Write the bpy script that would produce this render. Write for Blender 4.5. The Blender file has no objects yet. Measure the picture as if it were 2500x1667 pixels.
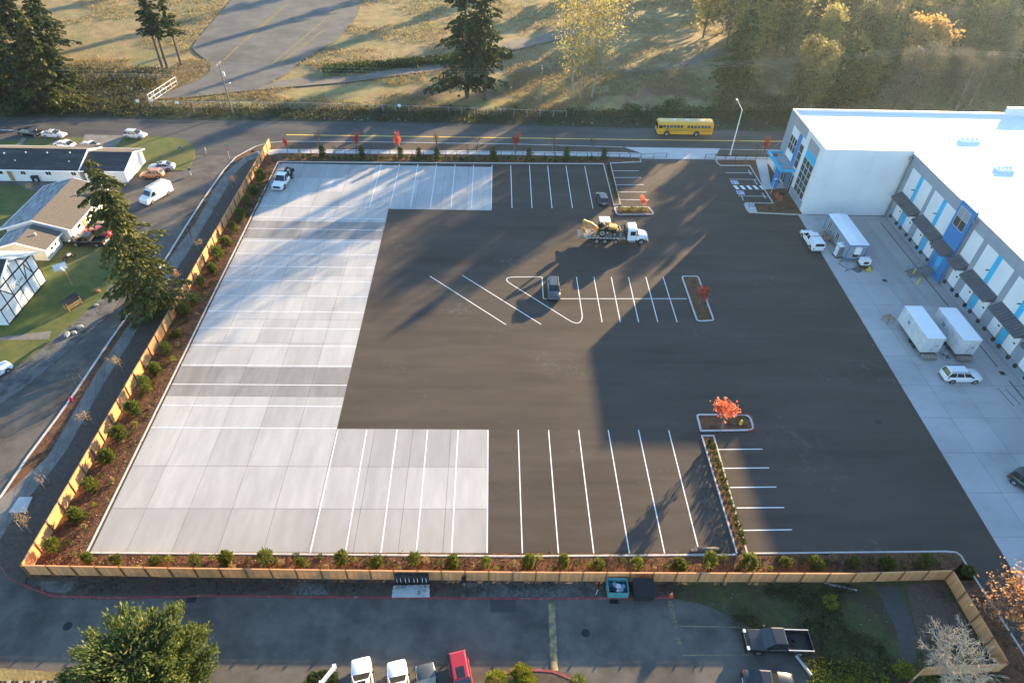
import bpy, math, random
import numpy as np
from mathutils import Matrix, Vector

random.seed(7)
rng = np.random.default_rng(7)
SC = bpy.context.scene
COL = SC.collection
R = math.radians

# ------------------------------------------------------------------ camera (a drone 61 m up), sky, sun, exposure
cam_data = bpy.data.cameras.new('camera')
cam = bpy.data.objects.new('camera', cam_data)
COL.objects.link(cam)
cam_data.sensor_width = 36.0
cam_data.sensor_fit = 'HORIZONTAL'
cam_data.lens = 23.1637
cam_data.clip_start = 0.5
cam_data.clip_end = 6000
rot = Matrix(((0.999504, -0.009308, -0.030074), (-0.016062, 0.670810, -0.741456), (0.027075, 0.741571, 0.670328)))
cam.matrix_world = Matrix.Translation((0, 0, 61.0)) @ rot.to_4x4()
SC.camera = cam

SUN_EL = R(10.4)
SUN_AZ = R(38.6)          # clockwise from +Y (away from the camera)
world = bpy.data.worlds.new('World')
SC.world = world
world.use_nodes = True
wn = world.node_tree.nodes
sky = wn.new('ShaderNodeTexSky')
sky.sky_type = 'NISHITA'
sky.sun_disc = False
sky.sun_elevation = SUN_EL
sky.sun_rotation = SUN_AZ
sky.air_density = 1.0
sky.dust_density = 0.2
sky.ozone_density = 2.5
world.node_tree.links.new(sky.outputs[0], wn['Background'].inputs[0])
wn['Background'].inputs[1].default_value = 0.118

sun_data = bpy.data.lights.new('sun', 'SUN')
sun_data.energy = 5.0
sun_data.angle = R(0.53)
sun_data.color = (1.0, 0.715, 0.37)
sun = bpy.data.objects.new('sun', sun_data)
COL.objects.link(sun)
to_sun = Vector((math.sin(SUN_AZ) * math.cos(SUN_EL), math.cos(SUN_AZ) * math.cos(SUN_EL), math.sin(SUN_EL)))
sun.rotation_euler = to_sun.to_track_quat('Z', 'Y').to_euler()
sun.location = (100, 200, 120)

SC.view_settings.view_transform = 'Standard'
SC.view_settings.look = 'None'
SC.view_settings.gamma = 1.0
SC.view_settings.use_curve_mapping = False
SC.view_settings.exposure = 2.45
SC.render.engine = 'CYCLES'
cy = SC.cycles
cy.use_denoising = True
cy.use_adaptive_sampling = True
cy.adaptive_threshold = 0.015
cy.max_bounces = 6
cy.diffuse_bounces = 3
cy.glossy_bounces = 2
cy.transmission_bounces = 3
cy.transparent_max_bounces = 6
cy.volume_bounces = 0
cy.sample_clamp_indirect = 6.0

# ------------------------------------------------------------------ helpers
class MB:
    """collects faces; build() links them as one mesh object"""
    def __init__(s):
        s.v, s.f, s.m, s.cur, s.M = [], [], [], 0, None
    def add(s, vs, fs):
        b = len(s.v)
        if s.M is not None:
            vs = [tuple(s.M @ Vector(v)) for v in vs]
        s.v += [tuple(v) for v in vs]
        s.f += [tuple(b + i for i in f) for f in fs]
        s.m += [s.cur] * len(fs)
        return s
    def box(s, x0, x1, y0, y1, z0, z1):
        return s.add([(x0, y0, z0), (x1, y0, z0), (x1, y1, z0), (x0, y1, z0), (x0, y0, z1), (x1, y0, z1), (x1, y1, z1), (x0, y1, z1)],
                     [(3, 2, 1, 0), (4, 5, 6, 7), (0, 1, 5, 4), (1, 2, 6, 5), (2, 3, 7, 6), (3, 0, 4, 7)])
    def hexa(s, bot, top):
        return s.add(list(bot) + list(top), [(3, 2, 1, 0), (4, 5, 6, 7), (0, 1, 5, 4), (1, 2, 6, 5), (2, 3, 7, 6), (3, 0, 4, 7)])
    def prism(s, poly, z0, z1):
        n = len(poly)
        a = sum(poly[i][0] * poly[(i + 1) % n][1] - poly[(i + 1) % n][0] * poly[i][1] for i in range(n))
        if a < 0: poly = poly[::-1]
        vs = [(p[0], p[1], z0) for p in poly] + [(p[0], p[1], z1) for p in poly]
        fs = [tuple(range(n - 1, -1, -1)), tuple(range(n, 2 * n))] + [(i, (i + 1) % n, n + (i + 1) % n, n + i) for i in range(n)]
        return s.add(vs, fs)
    def sheet(s, poly, z):
        n = len(poly)
        a = sum(poly[i][0] * poly[(i + 1) % n][1] - poly[(i + 1) % n][0] * poly[i][1] for i in range(n))
        if a < 0: poly = poly[::-1]
        return s.add([(p[0], p[1], z) for p in poly], [tuple(range(n))])
    def quad(s, a, b, c, d):
        return s.add([a, b, c, d], [(0, 1, 2, 3)])
    def tube(s, p0, p1, r0, r1=None, n=8, caps=True):
        r1 = r0 if r1 is None else r1
        p0, p1 = Vector(p0), Vector(p1)
        d = (p1 - p0)
        if d.length < 1e-6: return s
        d.normalize()
        u = d.orthogonal().normalized(); w = d.cross(u)
        vs = []
        for p, r in ((p0, r0), (p1, r1)):
            for i in range(n):
                a = 2 * math.pi * i / n
                vs.append(p + (u * math.cos(a) + w * math.sin(a)) * r)
        fs = [(i, (i + 1) % n, n + (i + 1) % n, n + i) for i in range(n)]
        if caps: fs += [tuple(range(n - 1, -1, -1)), tuple(range(n, 2 * n))]
        return s.add(vs, fs)
    def path(s, pts, r, n=6):
        for a, b in zip(pts, pts[1:]): s.tube(a, b, r, n=n)
        return s
    def bar(s, p0, p1, w, h):
        p0, p1 = Vector(p0), Vector(p1)
        d = (p1 - p0).normalized()
        side = Vector((-d.y, d.x, 0))
        if side.length < 1e-4: side = Vector((1, 0, 0))
        side.normalize(); up = d.cross(side) * -1
        if up.z < 0: up = -up
        vs = []
        for p in (p0, p1):
            for a, b in ((-1, -1), (1, -1), (1, 1), (-1, 1)):
                vs.append(p + side * (a * w / 2) + up * (b * h / 2))
        return s.add(vs, [(0, 1, 2, 3), (7, 6, 5, 4), (0, 4, 5, 1), (1, 5, 6, 2), (2, 6, 7, 3), (3, 7, 4, 0)])
    def loft(s, secs, caps=True):
        n = len(secs[0]); vs = [p for q in secs for p in q]; fs = []
        for k in range(len(secs) - 1):
            for i in range(n):
                j = (i + 1) % n
                fs.append((k * n + i, k * n + j, (k + 1) * n + j, (k + 1) * n + i))
        if caps: fs += [tuple(range(n - 1, -1, -1)), tuple(range((len(secs) - 1) * n, len(secs) * n))]
        return s.add(vs, fs)
    def dome(s, c, r, rz, n=10, m=4):
        secs = []
        for k in range(m + 1):
            a = (math.pi / 2) * k / m
            q = max(math.cos(a), 0.03)
            secs.append([(c[0] + r * q * math.cos(2 * math.pi * i / n), c[1] + r * q * math.sin(2 * math.pi * i / n), c[2] + rz * math.sin(a)) for i in range(n)])
        return s.loft(secs)
    def build(s, name, mat, parent=None, smooth=False, bevel=0.0):
        me = bpy.data.meshes.new(name)
        me.from_pydata(s.v, [], s.f)
        mats = mat if isinstance(mat, (list, tuple)) else [mat]
        for m in mats: me.materials.append(m)
        if len(mats) > 1: me.polygons.foreach_set('material_index', s.m)
        if smooth: me.polygons.foreach_set('use_smooth', [True] * len(s.f))
        me.update()
        o = bpy.data.objects.new(name, me)
        COL.objects.link(o)
        if parent is not None: o.parent = parent
        if bevel:
            md = o.modifiers.new('bevel', 'BEVEL'); md.width = bevel; md.segments = 2; md.limit_method = 'ANGLE'; md.angle_limit = R(35)
        return o

def np_mesh(name, v, f, mat, parent=None, smooth=False):
    """fast mesh from numpy arrays: v (N,3), f (M,k)"""
    me = bpy.data.meshes.new(name)
    v = np.asarray(v, np.float32); f = np.asarray(f, np.int32)
    k = f.shape[1]
    me.vertices.add(len(v)); me.vertices.foreach_set('co', v.ravel())
    me.loops.add(f.size); me.loops.foreach_set('vertex_index', f.ravel())
    me.polygons.add(len(f)); me.polygons.foreach_set('loop_start', np.arange(0, f.size, k, dtype=np.int32))
    me.materials.append(mat)
    if smooth: me.polygons.foreach_set('use_smooth', np.ones(len(f), bool))
    me.update(calc_edges=True)
    o = bpy.data.objects.new(name, me)
    COL.objects.link(o)
    if parent is not None: o.parent = parent
    return o

def tag(o, label=None, cat=None, group=None, kind=None):
    if label: o['label'] = label
    if cat: o['category'] = cat
    if group: o['group'] = group
    if kind: o['kind'] = kind
    return o

def thing(name, label, cat, loc=(0, 0, 0), rz=0.0, group=None):
    o = bpy.data.objects.new(name, None)
    COL.objects.link(o)
    o.empty_display_size = 0.3
    o.location = (loc[0], loc[1], loc[2] if len(loc) > 2 else 0.0)
    o.rotation_euler = (0, 0, rz)
    return tag(o, label, cat, group)

def copy_tree(o, parent=None):
    c = o.copy(); COL.objects.link(c)
    c.parent = parent
    for ch in o.children: copy_tree(ch, c)
    return c

ORD = ['first', 'second', 'third', 'fourth', 'fifth', 'sixth', 'seventh', 'eighth', 'ninth', 'tenth', 'eleventh', 'twelfth', 'thirteenth', 'fourteenth',
       'fifteenth', 'sixteenth', 'seventeenth', 'eighteenth', 'nineteenth', 'twentieth', 'twenty-first', 'twenty-second', 'twenty-third', 'twenty-fourth',
       'twenty-fifth', 'twenty-sixth', 'twenty-seventh', 'twenty-eighth', 'twenty-ninth', 'thirtieth']

def struct(name, mb, mat, parent=None, label=None, smooth=False):
    o = mb.build(name, mat, parent, smooth)
    if parent is None: o['kind'] = 'structure'
    if label: o['label'] = label
    return o

def fillet(pts, rad, seg=5):
    """round the corners of a closed polygon; rad = number or one per corner"""
    n = len(pts); out = []
    for i in range(n):
        r = rad[i] if isinstance(rad, (list, tuple)) else rad
        p = Vector(pts[i]); a = Vector(pts[i - 1]); b = Vector(pts[(i + 1) % n])
        if r <= 0: out.append(tuple(p)); continue
        da = (a - p).normalized(); db = (b - p).normalized()
        ang = da.angle(db); t = min(r / math.tan(ang / 2), (a - p).length * .49, (b - p).length * .49)
        p0 = p + da * t; p1 = p + db * t
        for k in range(seg + 1):
            u = k / seg
            out.append(tuple(p0 * (1 - u) ** 2 + p * 2 * u * (1 - u) + p1 * u * u))
    return out

def offset_path(pts, d, closed=False):
    n = len(pts); out = []
    for i in range(n):
        p = Vector(pts[i])
        a = Vector(pts[i - 1]) if (i > 0 or closed) else None
        b = Vector(pts[(i + 1) % n]) if (i < n - 1 or closed) else None
        ns = []
        for q0, q1 in ((a, p), (p, b)):
            if q0 is None or q1 is None: continue
            e = (q1 - q0)
            if e.length < 1e-6: continue
            e.normalize(); ns.append(Vector((-e.y, e.x)))
        m = sum(ns, Vector((0, 0))); m.normalize()
        k = 1 / max(0.5, m.dot(ns[0]))
        out.append(tuple(p + m * d * k))
    return out

def kerb(pts, w=0.2, z0=-0.05, z1=0.14, mat=None, closed=False, parent=None, name='kerb'):
    """a kerb whose left edge follows pts, w wide towards the right, z1 high"""
    a = [tuple(p) for p in pts]; b = offset_path(a, -w, closed)
    c = offset_path(a, -0.03, closed); d = offset_path(a, -w + 0.03, closed)
    mb = MB(); secs = []
    for i in range(len(a)):
        secs.append([(*a[i], z0), (*a[i], z1 - .03), (*c[i], z1), (*d[i], z1), (*b[i], z1 - .03), (*b[i], z0)])
    if closed: secs.append(secs[0])
    mb.loft(secs, caps=not closed)
    return struct(name, mb, mat, parent)

def lerp(a, b, t): return a + (b - a) * t
def l2(p, q, t): return (lerp(p[0], q[0], t), lerp(p[1], q[1], t))
def along(p, q, step):
    L = math.hypot(q[0] - p[0], q[1] - p[1]); n = max(1, round(L / step))
    return [l2(p, q, i / n) for i in range(n + 1)]

# ------------------------------------------------------------------ materials (node based; Object coordinates are metres)
def nmat(name):
    m = bpy.data.materials.new(name); m.use_nodes = True
    return m, m.node_tree.nodes, m.node_tree.links

def ramp(ns, stops):
    r = ns.new('ShaderNodeValToRGB')
    while len(r.color_ramp.elements) < len(stops): r.color_ramp.elements.new(0.5)
    for e, (p, c) in zip(r.color_ramp.elements, stops):
        e.position = p; e.color = (*c, 1) if len(c) == 3 else c
    return r

def pmat(name, c1, c2=None, scale=1.0, detail=6, rough=0.8, bump=0.0, bscale=20.0, spec=0.3, metal=0.0, stretch=None, c3=None, scale3=0.15, t3=(0.45, 0.65), rand=0.0, island=0.0, coat=0.0, speck=None, speck_scale=30, speck_amt=0.06, ramp_pos=(0.3, 0.7), smudge=None, streak=None):
    """principled material: c1..c2 by noise, patches of c3 by a larger noise, optional random per object / per piece, specks"""
    m, ns, lk = nmat(name)
    b = ns['Principled BSDF']
    b.inputs['Roughness'].default_value = rough
    b.inputs['Specular IOR Level'].default_value = spec
    b.inputs['Metallic'].default_value = metal
    b.inputs['Coat Weight'].default_value = coat
    b.inputs['Coat Roughness'].default_value = 0.05
    tc = ns.new('ShaderNodeTexCoord'); vec = tc.outputs['Object']
    if stretch:
        mp = ns.new('ShaderNodeMapping'); mp.inputs['Scale'].default_value = stretch
        lk.new(vec, mp.inputs[0]); svec = mp.outputs[0]
    else: svec = vec
    colout = None
    if c2 is not None:
        no = ns.new('ShaderNodeTexNoise'); no.inputs['Scale'].default_value = scale; no.inputs['Detail'].default_value = detail; no.inputs['Roughness'].default_value = 0.6
        lk.new(svec, no.inputs['Vector'])
        rp = ramp(ns, [(ramp_pos[0], c1), (ramp_pos[1], c2)]); lk.new(no.outputs[0], rp.inputs[0]); colout = rp.outputs[0]
    else:
        rgb = ns.new('ShaderNodeRGB'); rgb.outputs[0].default_value = (*c1, 1); colout = rgb.outputs[0]
    def mix(f, a, col, typ='MIX'):
        mx = ns.new('ShaderNodeMix'); mx.data_type = 'RGBA'; mx.blend_type = typ
        if isinstance(f, float): mx.inputs[0].default_value = f
        else: lk.new(f, mx.inputs[0])
        lk.new(a, mx.inputs[6])
        if isinstance(col, tuple): mx.inputs[7].default_value = (*col, 1)
        else: lk.new(col, mx.inputs[7])
        return mx.outputs[2]
    if c3 is not None:
        n3 = ns.new('ShaderNodeTexNoise'); n3.inputs['Scale'].default_value = scale3; n3.inputs['Detail'].default_value = 7; n3.inputs['Roughness'].default_value = 0.65
        lk.new(svec, n3.inputs['Vector'])
        r3 = ramp(ns, [(t3[0], (0, 0, 0)), (t3[1], (1, 1, 1))]); lk.new(n3.outputs[0], r3.inputs[0])
        colout = mix(r3.outputs[0], colout, c3)
    if speck is not None:
        n4 = ns.new('ShaderNodeTexNoise'); n4.inputs['Scale'].default_value = speck_scale; n4.inputs['Detail'].default_value = 3
        lk.new(vec, n4.inputs['Vector'])
        r4 = ramp(ns, [(0.68 - speck_amt, (0, 0, 0)), (0.72 - speck_amt, (1, 1, 1))]); lk.new(n4.outputs[0], r4.inputs[0])
        colout = mix(r4.outputs[0], colout, speck)
    if streak is not None:                          # long paving-lane streaks
        mp2 = ns.new('ShaderNodeMapping'); mp2.inputs['Scale'].default_value = streak[1]; lk.new(vec, mp2.inputs[0])
        n5 = ns.new('ShaderNodeTexNoise'); n5.inputs['Scale'].default_value = 1.0; n5.inputs['Detail'].default_value = 5; lk.new(mp2.outputs[0], n5.inputs['Vector'])
        r5 = ramp(ns, [(0.35, (0, 0, 0)), (0.75, (streak[2],) * 3)]); lk.new(n5.outputs[0], r5.inputs[0]); colout = mix(r5.outputs[0], colout, streak[0])
    if smudge is not None:                          # scattered chalky scuffs
        n6 = ns.new('ShaderNodeTexNoise'); n6.inputs['Scale'].default_value = 0.09; n6.inputs['Detail'].default_value = 2; lk.new(vec, n6.inputs['Vector'])
        n7 = ns.new('ShaderNodeTexNoise'); n7.inputs['Scale'].default_value = 1.1; n7.inputs['Detail'].default_value = 9; n7.inputs['Roughness'].default_value = 0.75; lk.new(vec, n7.inputs['Vector'])
        mu = ns.new('ShaderNodeMath'); mu.operation = 'MULTIPLY'; lk.new(n6.outputs[0], mu.inputs[0]); lk.new(n7.outputs[0], mu.inputs[1])
        r6 = ramp(ns, [(0.335, (0, 0, 0)), (0.45, (.5, .5, .5))]); lk.new(mu.outputs[0], r6.inputs[0]); colout = mix(r6.outputs[0], colout, smudge)
    if rand or island:
        src = None
        if rand:
            oi = ns.new('ShaderNodeObjectInfo'); src = oi.outputs['Random']; amt = rand
        else:
            ge = ns.new('ShaderNodeNewGeometry'); src = ge.outputs['Random Per Island']; amt = island
        mr = ns.new('ShaderNodeMapRange'); mr.inputs['To Min'].default_value = 1 - amt; mr.inputs['To Max'].default_value = 1 + amt
        lk.new(src, mr.inputs['Value'])
        hs = ns.new('ShaderNodeHueSaturation'); lk.new(mr.outputs[0], hs.inputs['Value']); lk.new(colout, hs.inputs['Color']); colout = hs.outputs[0]
    lk.new(colout, b.inputs['Base Color'])
    if bump:
        nb = ns.new('ShaderNodeTexNoise'); nb.inputs['Scale'].default_value = bscale; nb.inputs['Detail'].default_value = 4
        lk.new(vec, nb.inputs['Vector'])
        bp = ns.new('ShaderNodeBump'); bp.inputs['Strength'].default_value = min(1.0, bump); bp.inputs['Distance'].default_value = 0.03 * max(1.0, bump)
        lk.new(nb.outputs[0], bp.inputs['Height']); lk.new(bp.outputs[0], b.inputs['Normal'])
    return m

def leaf_mat(name, cols, trans=0.4, rough=0.6, rand=0.12):
    """foliage: colour picked per leaf, light passes through"""
    m, ns, lk = nmat(name)
    b = ns['Principled BSDF']; b.inputs['Roughness'].default_value = rough; b.inputs['Specular IOR Level'].default_value = 0.2
    ge = ns.new('ShaderNodeNewGeometry')
    n = len(cols)
    rp = ramp(ns, [(i / max(1, n - 1), c) for i, c in enumerate(cols)])
    lk.new(ge.outputs['Random Per Island'], rp.inputs[0])
    oi = ns.new('ShaderNodeObjectInfo')
    mr = ns.new('ShaderNodeMapRange'); mr.inputs['To Min'].default_value = 1 - rand; mr.inputs['To Max'].default_value = 1 + rand; lk.new(oi.outputs['Random'], mr.inputs['Value'])
    hs = ns.new('ShaderNodeHueSaturation'); lk.new(mr.outputs[0], hs.inputs['Value']); lk.new(rp.outputs[0], hs.inputs['Color'])
    lk.new(hs.outputs[0], b.inputs['Base Color'])
    tr = ns.new('ShaderNodeBsdfTranslucent'); lk.new(hs.outputs[0], tr.inputs[0])
    mx = ns.new('ShaderNodeMixShader'); mx.inputs[0].default_value = trans
    lk.new(b.outputs[0], mx.inputs[1]); lk.new(tr.outputs[0], mx.inputs[2])
    lk.new(mx.outputs[0], ns['Material Output'].inputs['Surface'])
    return m

def glass_mat(name, col=(0.02, 0.025, 0.03), rough=0.05):
    m = pmat(name, col, tuple(c * 1.6 for c in col), scale=0.8, rough=rough, spec=0.7)
    return m

M = {}
M['field'] = pmat('field', (0.13, 0.085, 0.042), (0.30, 0.22, 0.10), scale=0.35, detail=10, rough=0.95, bump=1.0, bscale=3.0, c3=(0.12, 0.13, 0.045), scale3=0.06, t3=(0.46, 0.66), speck=(0.34, 0.27, 0.13), speck_scale=4.0, speck_amt=0.10)
M['meadow'] = pmat('meadow', (0.15, 0.15, 0.045), (0.30, 0.24, 0.10), scale=0.5, detail=10, rough=0.95, bump=1.0, bscale=4.0, c3=(0.17, 0.095, 0.055), scale3=0.08, t3=(0.45, 0.6), speck=(0.25, 0.2, 0.09), speck_scale=3.5, speck_amt=0.10)
M['brush_soil'] = pmat('brush_soil', (0.022, 0.022, 0.014), (0.05, 0.05, 0.025), scale=1.2, detail=10, rough=0.95, bump=1.0, bscale=6.0, c3=(0.035, 0.05, 0.018), scale3=0.15, speck=(0.2, 0.2, 0.2), speck_scale=6, speck_amt=0.02)
M['lawn'] = pmat('lawn', (0.050, 0.075, 0.018), (0.10, 0.12, 0.028), scale=0.8, detail=9, rough=0.9, bump=0.8, bscale=14.0, c3=(0.15, 0.13, 0.042), scale3=0.12, t3=(0.46, 0.66))
M['rough_grass'] = pmat('rough_grass', (0.030, 0.042, 0.016), (0.075, 0.075, 0.024), scale=0.9, detail=10, rough=0.95, bump=1.0, bscale=6.0, c3=(0.05, 0.038, 0.022), scale3=0.25, t3=(0.48, 0.62), speck=(0.25, 0.25, 0.22), speck_scale=5, speck_amt=0.0)
M['soil'] = pmat('soil', (0.058, 0.043, 0.033), (0.105, 0.078, 0.060), scale=2.5, detail=10, rough=0.95, bump=1.0, bscale=9.0, speck=(0.13, 0.12, 0.11), speck_scale=9, speck_amt=0.01)
M['mulch'] = pmat('mulch', (0.075, 0.032, 0.014), (0.17, 0.078, 0.035), scale=5.0, detail=10, rough=0.9, bump=1.0, bscale=12.0, c3=(0.045, 0.022, 0.012), scale3=0.9, t3=(0.46, 0.62), speck=(0.26, 0.14, 0.07), speck_scale=7, speck_amt=0.05)
M['gravel'] = pmat('gravel', (0.085, 0.085, 0.08), (0.17, 0.165, 0.155), scale=6.0, detail=10, rough=0.95, bump=1.0, bscale=14.0, c3=(0.05, 0.05, 0.04), scale3=0.6)
M['grey_rock'] = pmat('grey_rock', (0.16, 0.16, 0.155), (0.30, 0.30, 0.29), scale=4.0, detail=6, rough=0.95, island=0.35)
M['asphalt_new'] = pmat('asphalt_new', (0.066, 0.053, 0.0435), (0.089, 0.072, 0.059), scale=0.5, detail=10, rough=0.85, spec=0.12, bump=0.25, bscale=60, stretch=(0.22, 1.0, 1.0), c3=(0.052, 0.042, 0.0345), scale3=0.18, t3=(0.42, 0.7), speck=(0.10, 0.097, 0.092), speck_scale=2.6, speck_amt=-0.02, streak=((0.10, 0.082, 0.068), (0.05, 0.9, 1), .35), smudge=(0.15, 0.145, 0.135))
M['asphalt_old'] = pmat('asphalt_old', (0.10, 0.089, 0.076), (0.145, 0.129, 0.111), scale=0.6, detail=10, rough=0.85, spec=0.15, bump=0.3, bscale=50, c3=(0.068, 0.060, 0.053), scale3=0.2, t3=(0.45, 0.65), speck=(0.17, 0.16, 0.14), speck_scale=5, speck_amt=-0.01, smudge=(0.05, 0.048, 0.045))
M['asphalt_road'] = pmat('asphalt_road', (0.070, 0.067, 0.063), (0.100, 0.095, 0.088), scale=0.5, detail=10, rough=0.8, spec=0.18, bump=0.3, bscale=50, stretch=(0.3, 1, 1), c3=(0.055, 0.052, 0.050), scale3=0.15, t3=(0.45, 0.65))
M['asphalt_patch'] = pmat('asphalt_patch', (0.045, 0.044, 0.043), (0.06, 0.058, 0.056), scale=2, rough=0.7)
M['asphalt_pad'] = pmat('asphalt_pad', (0.10, 0.096, 0.088), (0.15, 0.14, 0.125), scale=0.3, detail=10, rough=0.8, spec=0.25, c3=(0.085, 0.080, 0.072), scale3=0.1)
M['dirt_track'] = pmat('dirt_track', (0.14, 0.125, 0.105), (0.20, 0.175, 0.145), scale=0.6, detail=9, rough=0.95, bump=0.5, bscale=8, c3=(0.12, 0.10, 0.07), scale3=0.3)
M['concrete'] = pmat('concrete', (0.37, 0.362, 0.347), (0.44, 0.43, 0.415), scale=0.45, detail=10, rough=0.85, spec=0.25, stretch=(1.6, 0.35, 1), c3=(0.325, 0.32, 0.308), scale3=0.4, t3=(0.42, 0.75), rand=0.09)
M['concrete_dark'] = pmat('concrete_dark', (0.215, 0.208, 0.197), (0.29, 0.282, 0.268), scale=0.45, detail=10, rough=0.85, spec=0.25, stretch=(1.3, 0.35, 1), c3=(0.19, 0.185, 0.176), scale3=0.35, t3=(0.45, 0.68), rand=0.05)
M['concrete_dock'] = pmat('concrete_dock', (0.36, 0.355, 0.345), (0.47, 0.46, 0.445), scale=0.4, detail=10, rough=0.85, spec=0.25, stretch=(0.6, 1.0, 1), c3=(0.31, 0.305, 0.30), scale3=0.2, t3=(0.45, 0.68), rand=0.06)
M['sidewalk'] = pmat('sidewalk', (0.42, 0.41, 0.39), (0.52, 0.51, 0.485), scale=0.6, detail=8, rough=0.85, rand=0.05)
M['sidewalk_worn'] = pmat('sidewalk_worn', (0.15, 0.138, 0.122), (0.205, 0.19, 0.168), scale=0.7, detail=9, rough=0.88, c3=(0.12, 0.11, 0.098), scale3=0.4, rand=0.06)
M['kerb'] = pmat('kerb', (0.40, 0.385, 0.36), (0.52, 0.50, 0.47), scale=1.5, detail=7, rough=0.85)
M['kerb_red'] = pmat('kerb_red', (0.20, 0.035, 0.04), (0.30, 0.06, 0.06), scale=2.5, detail=8, rough=0.8, c3=(0.22, 0.17, 0.15), scale3=1.2, t3=(0.55, 0.68))
M['paint_white'] = pmat('paint_white', (0.70, 0.70, 0.69), (0.80, 0.80, 0.78), scale=3, rough=0.7, c3=(0.42, 0.41, 0.40), scale3=1.6, t3=(0.56, 0.72))
M['paint_yellow'] = pmat('paint_yellow', (0.62, 0.40, 0.06), (0.72, 0.50, 0.10), scale=3, rough=0.7)
M['paint_worn'] = pmat('paint_worn', (0.26, 0.20, 0.085), (0.38, 0.29, 0.12), scale=5, detail=9, rough=0.8, c3=(0.12, 0.105, 0.085), scale3=1.6, t3=(0.40, 0.62))
M['paint_faded'] = pmat('paint_faded', (0.30, 0.23, 0.10), (0.22, 0.18, 0.11), scale=3, detail=8, rough=0.8, c3=(0.10, 0.095, 0.085), scale3=1.0)
M['paint_blue'] = pmat('paint_blue', (0.03, 0.10, 0.42), (0.05, 0.13, 0.48), scale=3, rough=0.7)
M['moss_line'] = pmat('moss_line', (0.16, 0.13, 0.03), (0.26, 0.22, 0.06), scale=1.5, detail=8, rough=0.95, c3=(0.13, 0.12, 0.09), scale3=0.8)
M['black'] = pmat('black', (0.012, 0.012, 0.013), (0.02, 0.02, 0.022), scale=4, rough=0.5)
M['iron'] = pmat('iron', (0.010, 0.010, 0.011), (0.018, 0.018, 0.02), scale=6, rough=0.45)
M['steel'] = pmat('steel', (0.35, 0.36, 0.37), (0.48, 0.49, 0.5), scale=3, rough=0.4, metal=0.7)
M['galv'] = pmat('galv', (0.42, 0.43, 0.44), (0.55, 0.56, 0.57), scale=3, rough=0.55)
M['timber_pole'] = pmat('timber_pole', (0.14, 0.11, 0.085), (0.23, 0.19, 0.15), scale=2, detail=8, rough=0.9, stretch=(6, 6, 0.6))
M['cedar'] = pmat('cedar', (0.50, 0.245, 0.105), (0.60, 0.315, 0.14), scale=1.2, detail=8, rough=0.8, stretch=(9, 9, 0.6), island=0.15)
M['cedar_dark'] = pmat('cedar_dark', (0.17, 0.085, 0.042), (0.24, 0.125, 0.062), scale=1.2, detail=8, rough=0.8, stretch=(5, 5, 0.8))
M['timber'] = pmat('timber', (0.24, 0.15, 0.08), (0.36, 0.23, 0.125), scale=1.5, detail=8, rough=0.85, stretch=(4, 4, 0.6))

# ------------------------------------------------------------------ the ground and everything paved
def sheet_struct(name, polys, z, mat, label=None, thick=0.0):
    mb = MB()
    for p in polys:
        if thick: mb.prism(list(p), z - thick, z)
        else: mb.sheet(list(p), z)
    return struct(name, mb, mat, None, label)

struct('ground', MB().sheet([(-900, -250), (900, -250), (900, 1100), (-900, 1100)], -0.06), M['field'], None, 'dry grass and earth ground stretching away past the lots')

# --- parking lot: dark asphalt sheet, concrete slabs let into it
LOTK = [(-40.21, 35.44), (-41.62, 118.49)]                       # west kerb line
lot = sheet_struct('parking_lot', [[(-43.5, 34.6), (60.5, 34.6), (60.5, 101.6), (52, 121.5), (-43.5, 121.5)], [(48.2, -30), (60.5, -30), (60.5, 34.6), (48.2, 34.6)]], 0.0, M['asphalt_new'], 'new dark asphalt of the big parking lot')
M['concrete_mid'] = pmat('concrete_mid', (0.30, 0.292, 0.28), (0.375, 0.366, 0.35), scale=0.45, detail=10, rough=0.85, spec=0.25, stretch=(1.3, 0.35, 1), c3=(0.30, 0.292, 0.28), scale3=0.35, t3=(0.45, 0.68), rand=0.05)
XJ = [-0.30, -4.83, -9.36, -13.89, -18.42, -22.95, -27.48, -32.0, -36.5]
YJ = [(-18.69, 35.24)[1], (-19.84, 40.55)[1], (-21.03, 46.11)[1], (-22.23, 51.67)[1], (-23.34, 56.83)[1], (-24.45, 61.98)[1], (-25.47, 66.74)[1], (-26.54, 71.67)[1], (-27.64, 76.81)[1], (-28.77, 82.05)[1], (-29.84, 87.01)[1], (-30.94, 92.14)[1], (-32.07, 97.38)[1], (-33.04, 101.91)[1], (-34.24, 107.49)[1], (-35.35, 112.65)[1], (-36.52, 118.06)[1]]
def west_x(y):
    (x0, y0), (x1, y1) = LOTK
    return x0 + (x1 - x0) * (y - y0) / (y1 - y0) + 0.22
g_ = 0.018
slab_root = lot
for r in range(len(YJ) - 1):
    y0, y1 = YJ[r] + g_, YJ[r + 1] - g_
    for c in range(len(XJ)):
        if c < 4 and 3 <= r <= 12: continue
        x1 = XJ[c] - g_
        if c + 1 < len(XJ): xa = xb = XJ[c + 1] + g_
        else: xa, xb = west_x(y0), west_x(y1)
        mat = M['concrete']
        if r in (5 - 1, 11): mat = M['concrete_dark']
        elif r in (0,) or (r == 15 and c > 4) or (r == 2 and c < 4): mat = M['concrete_mid']
        jit = random.uniform(-.002, .002)
        MB().prism([(xa, y0), (x1, y0), (x1, y1), (xb, y1)], -0.08, 0.010 + jit).build('concrete_slab', mat, slab_root)

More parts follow.
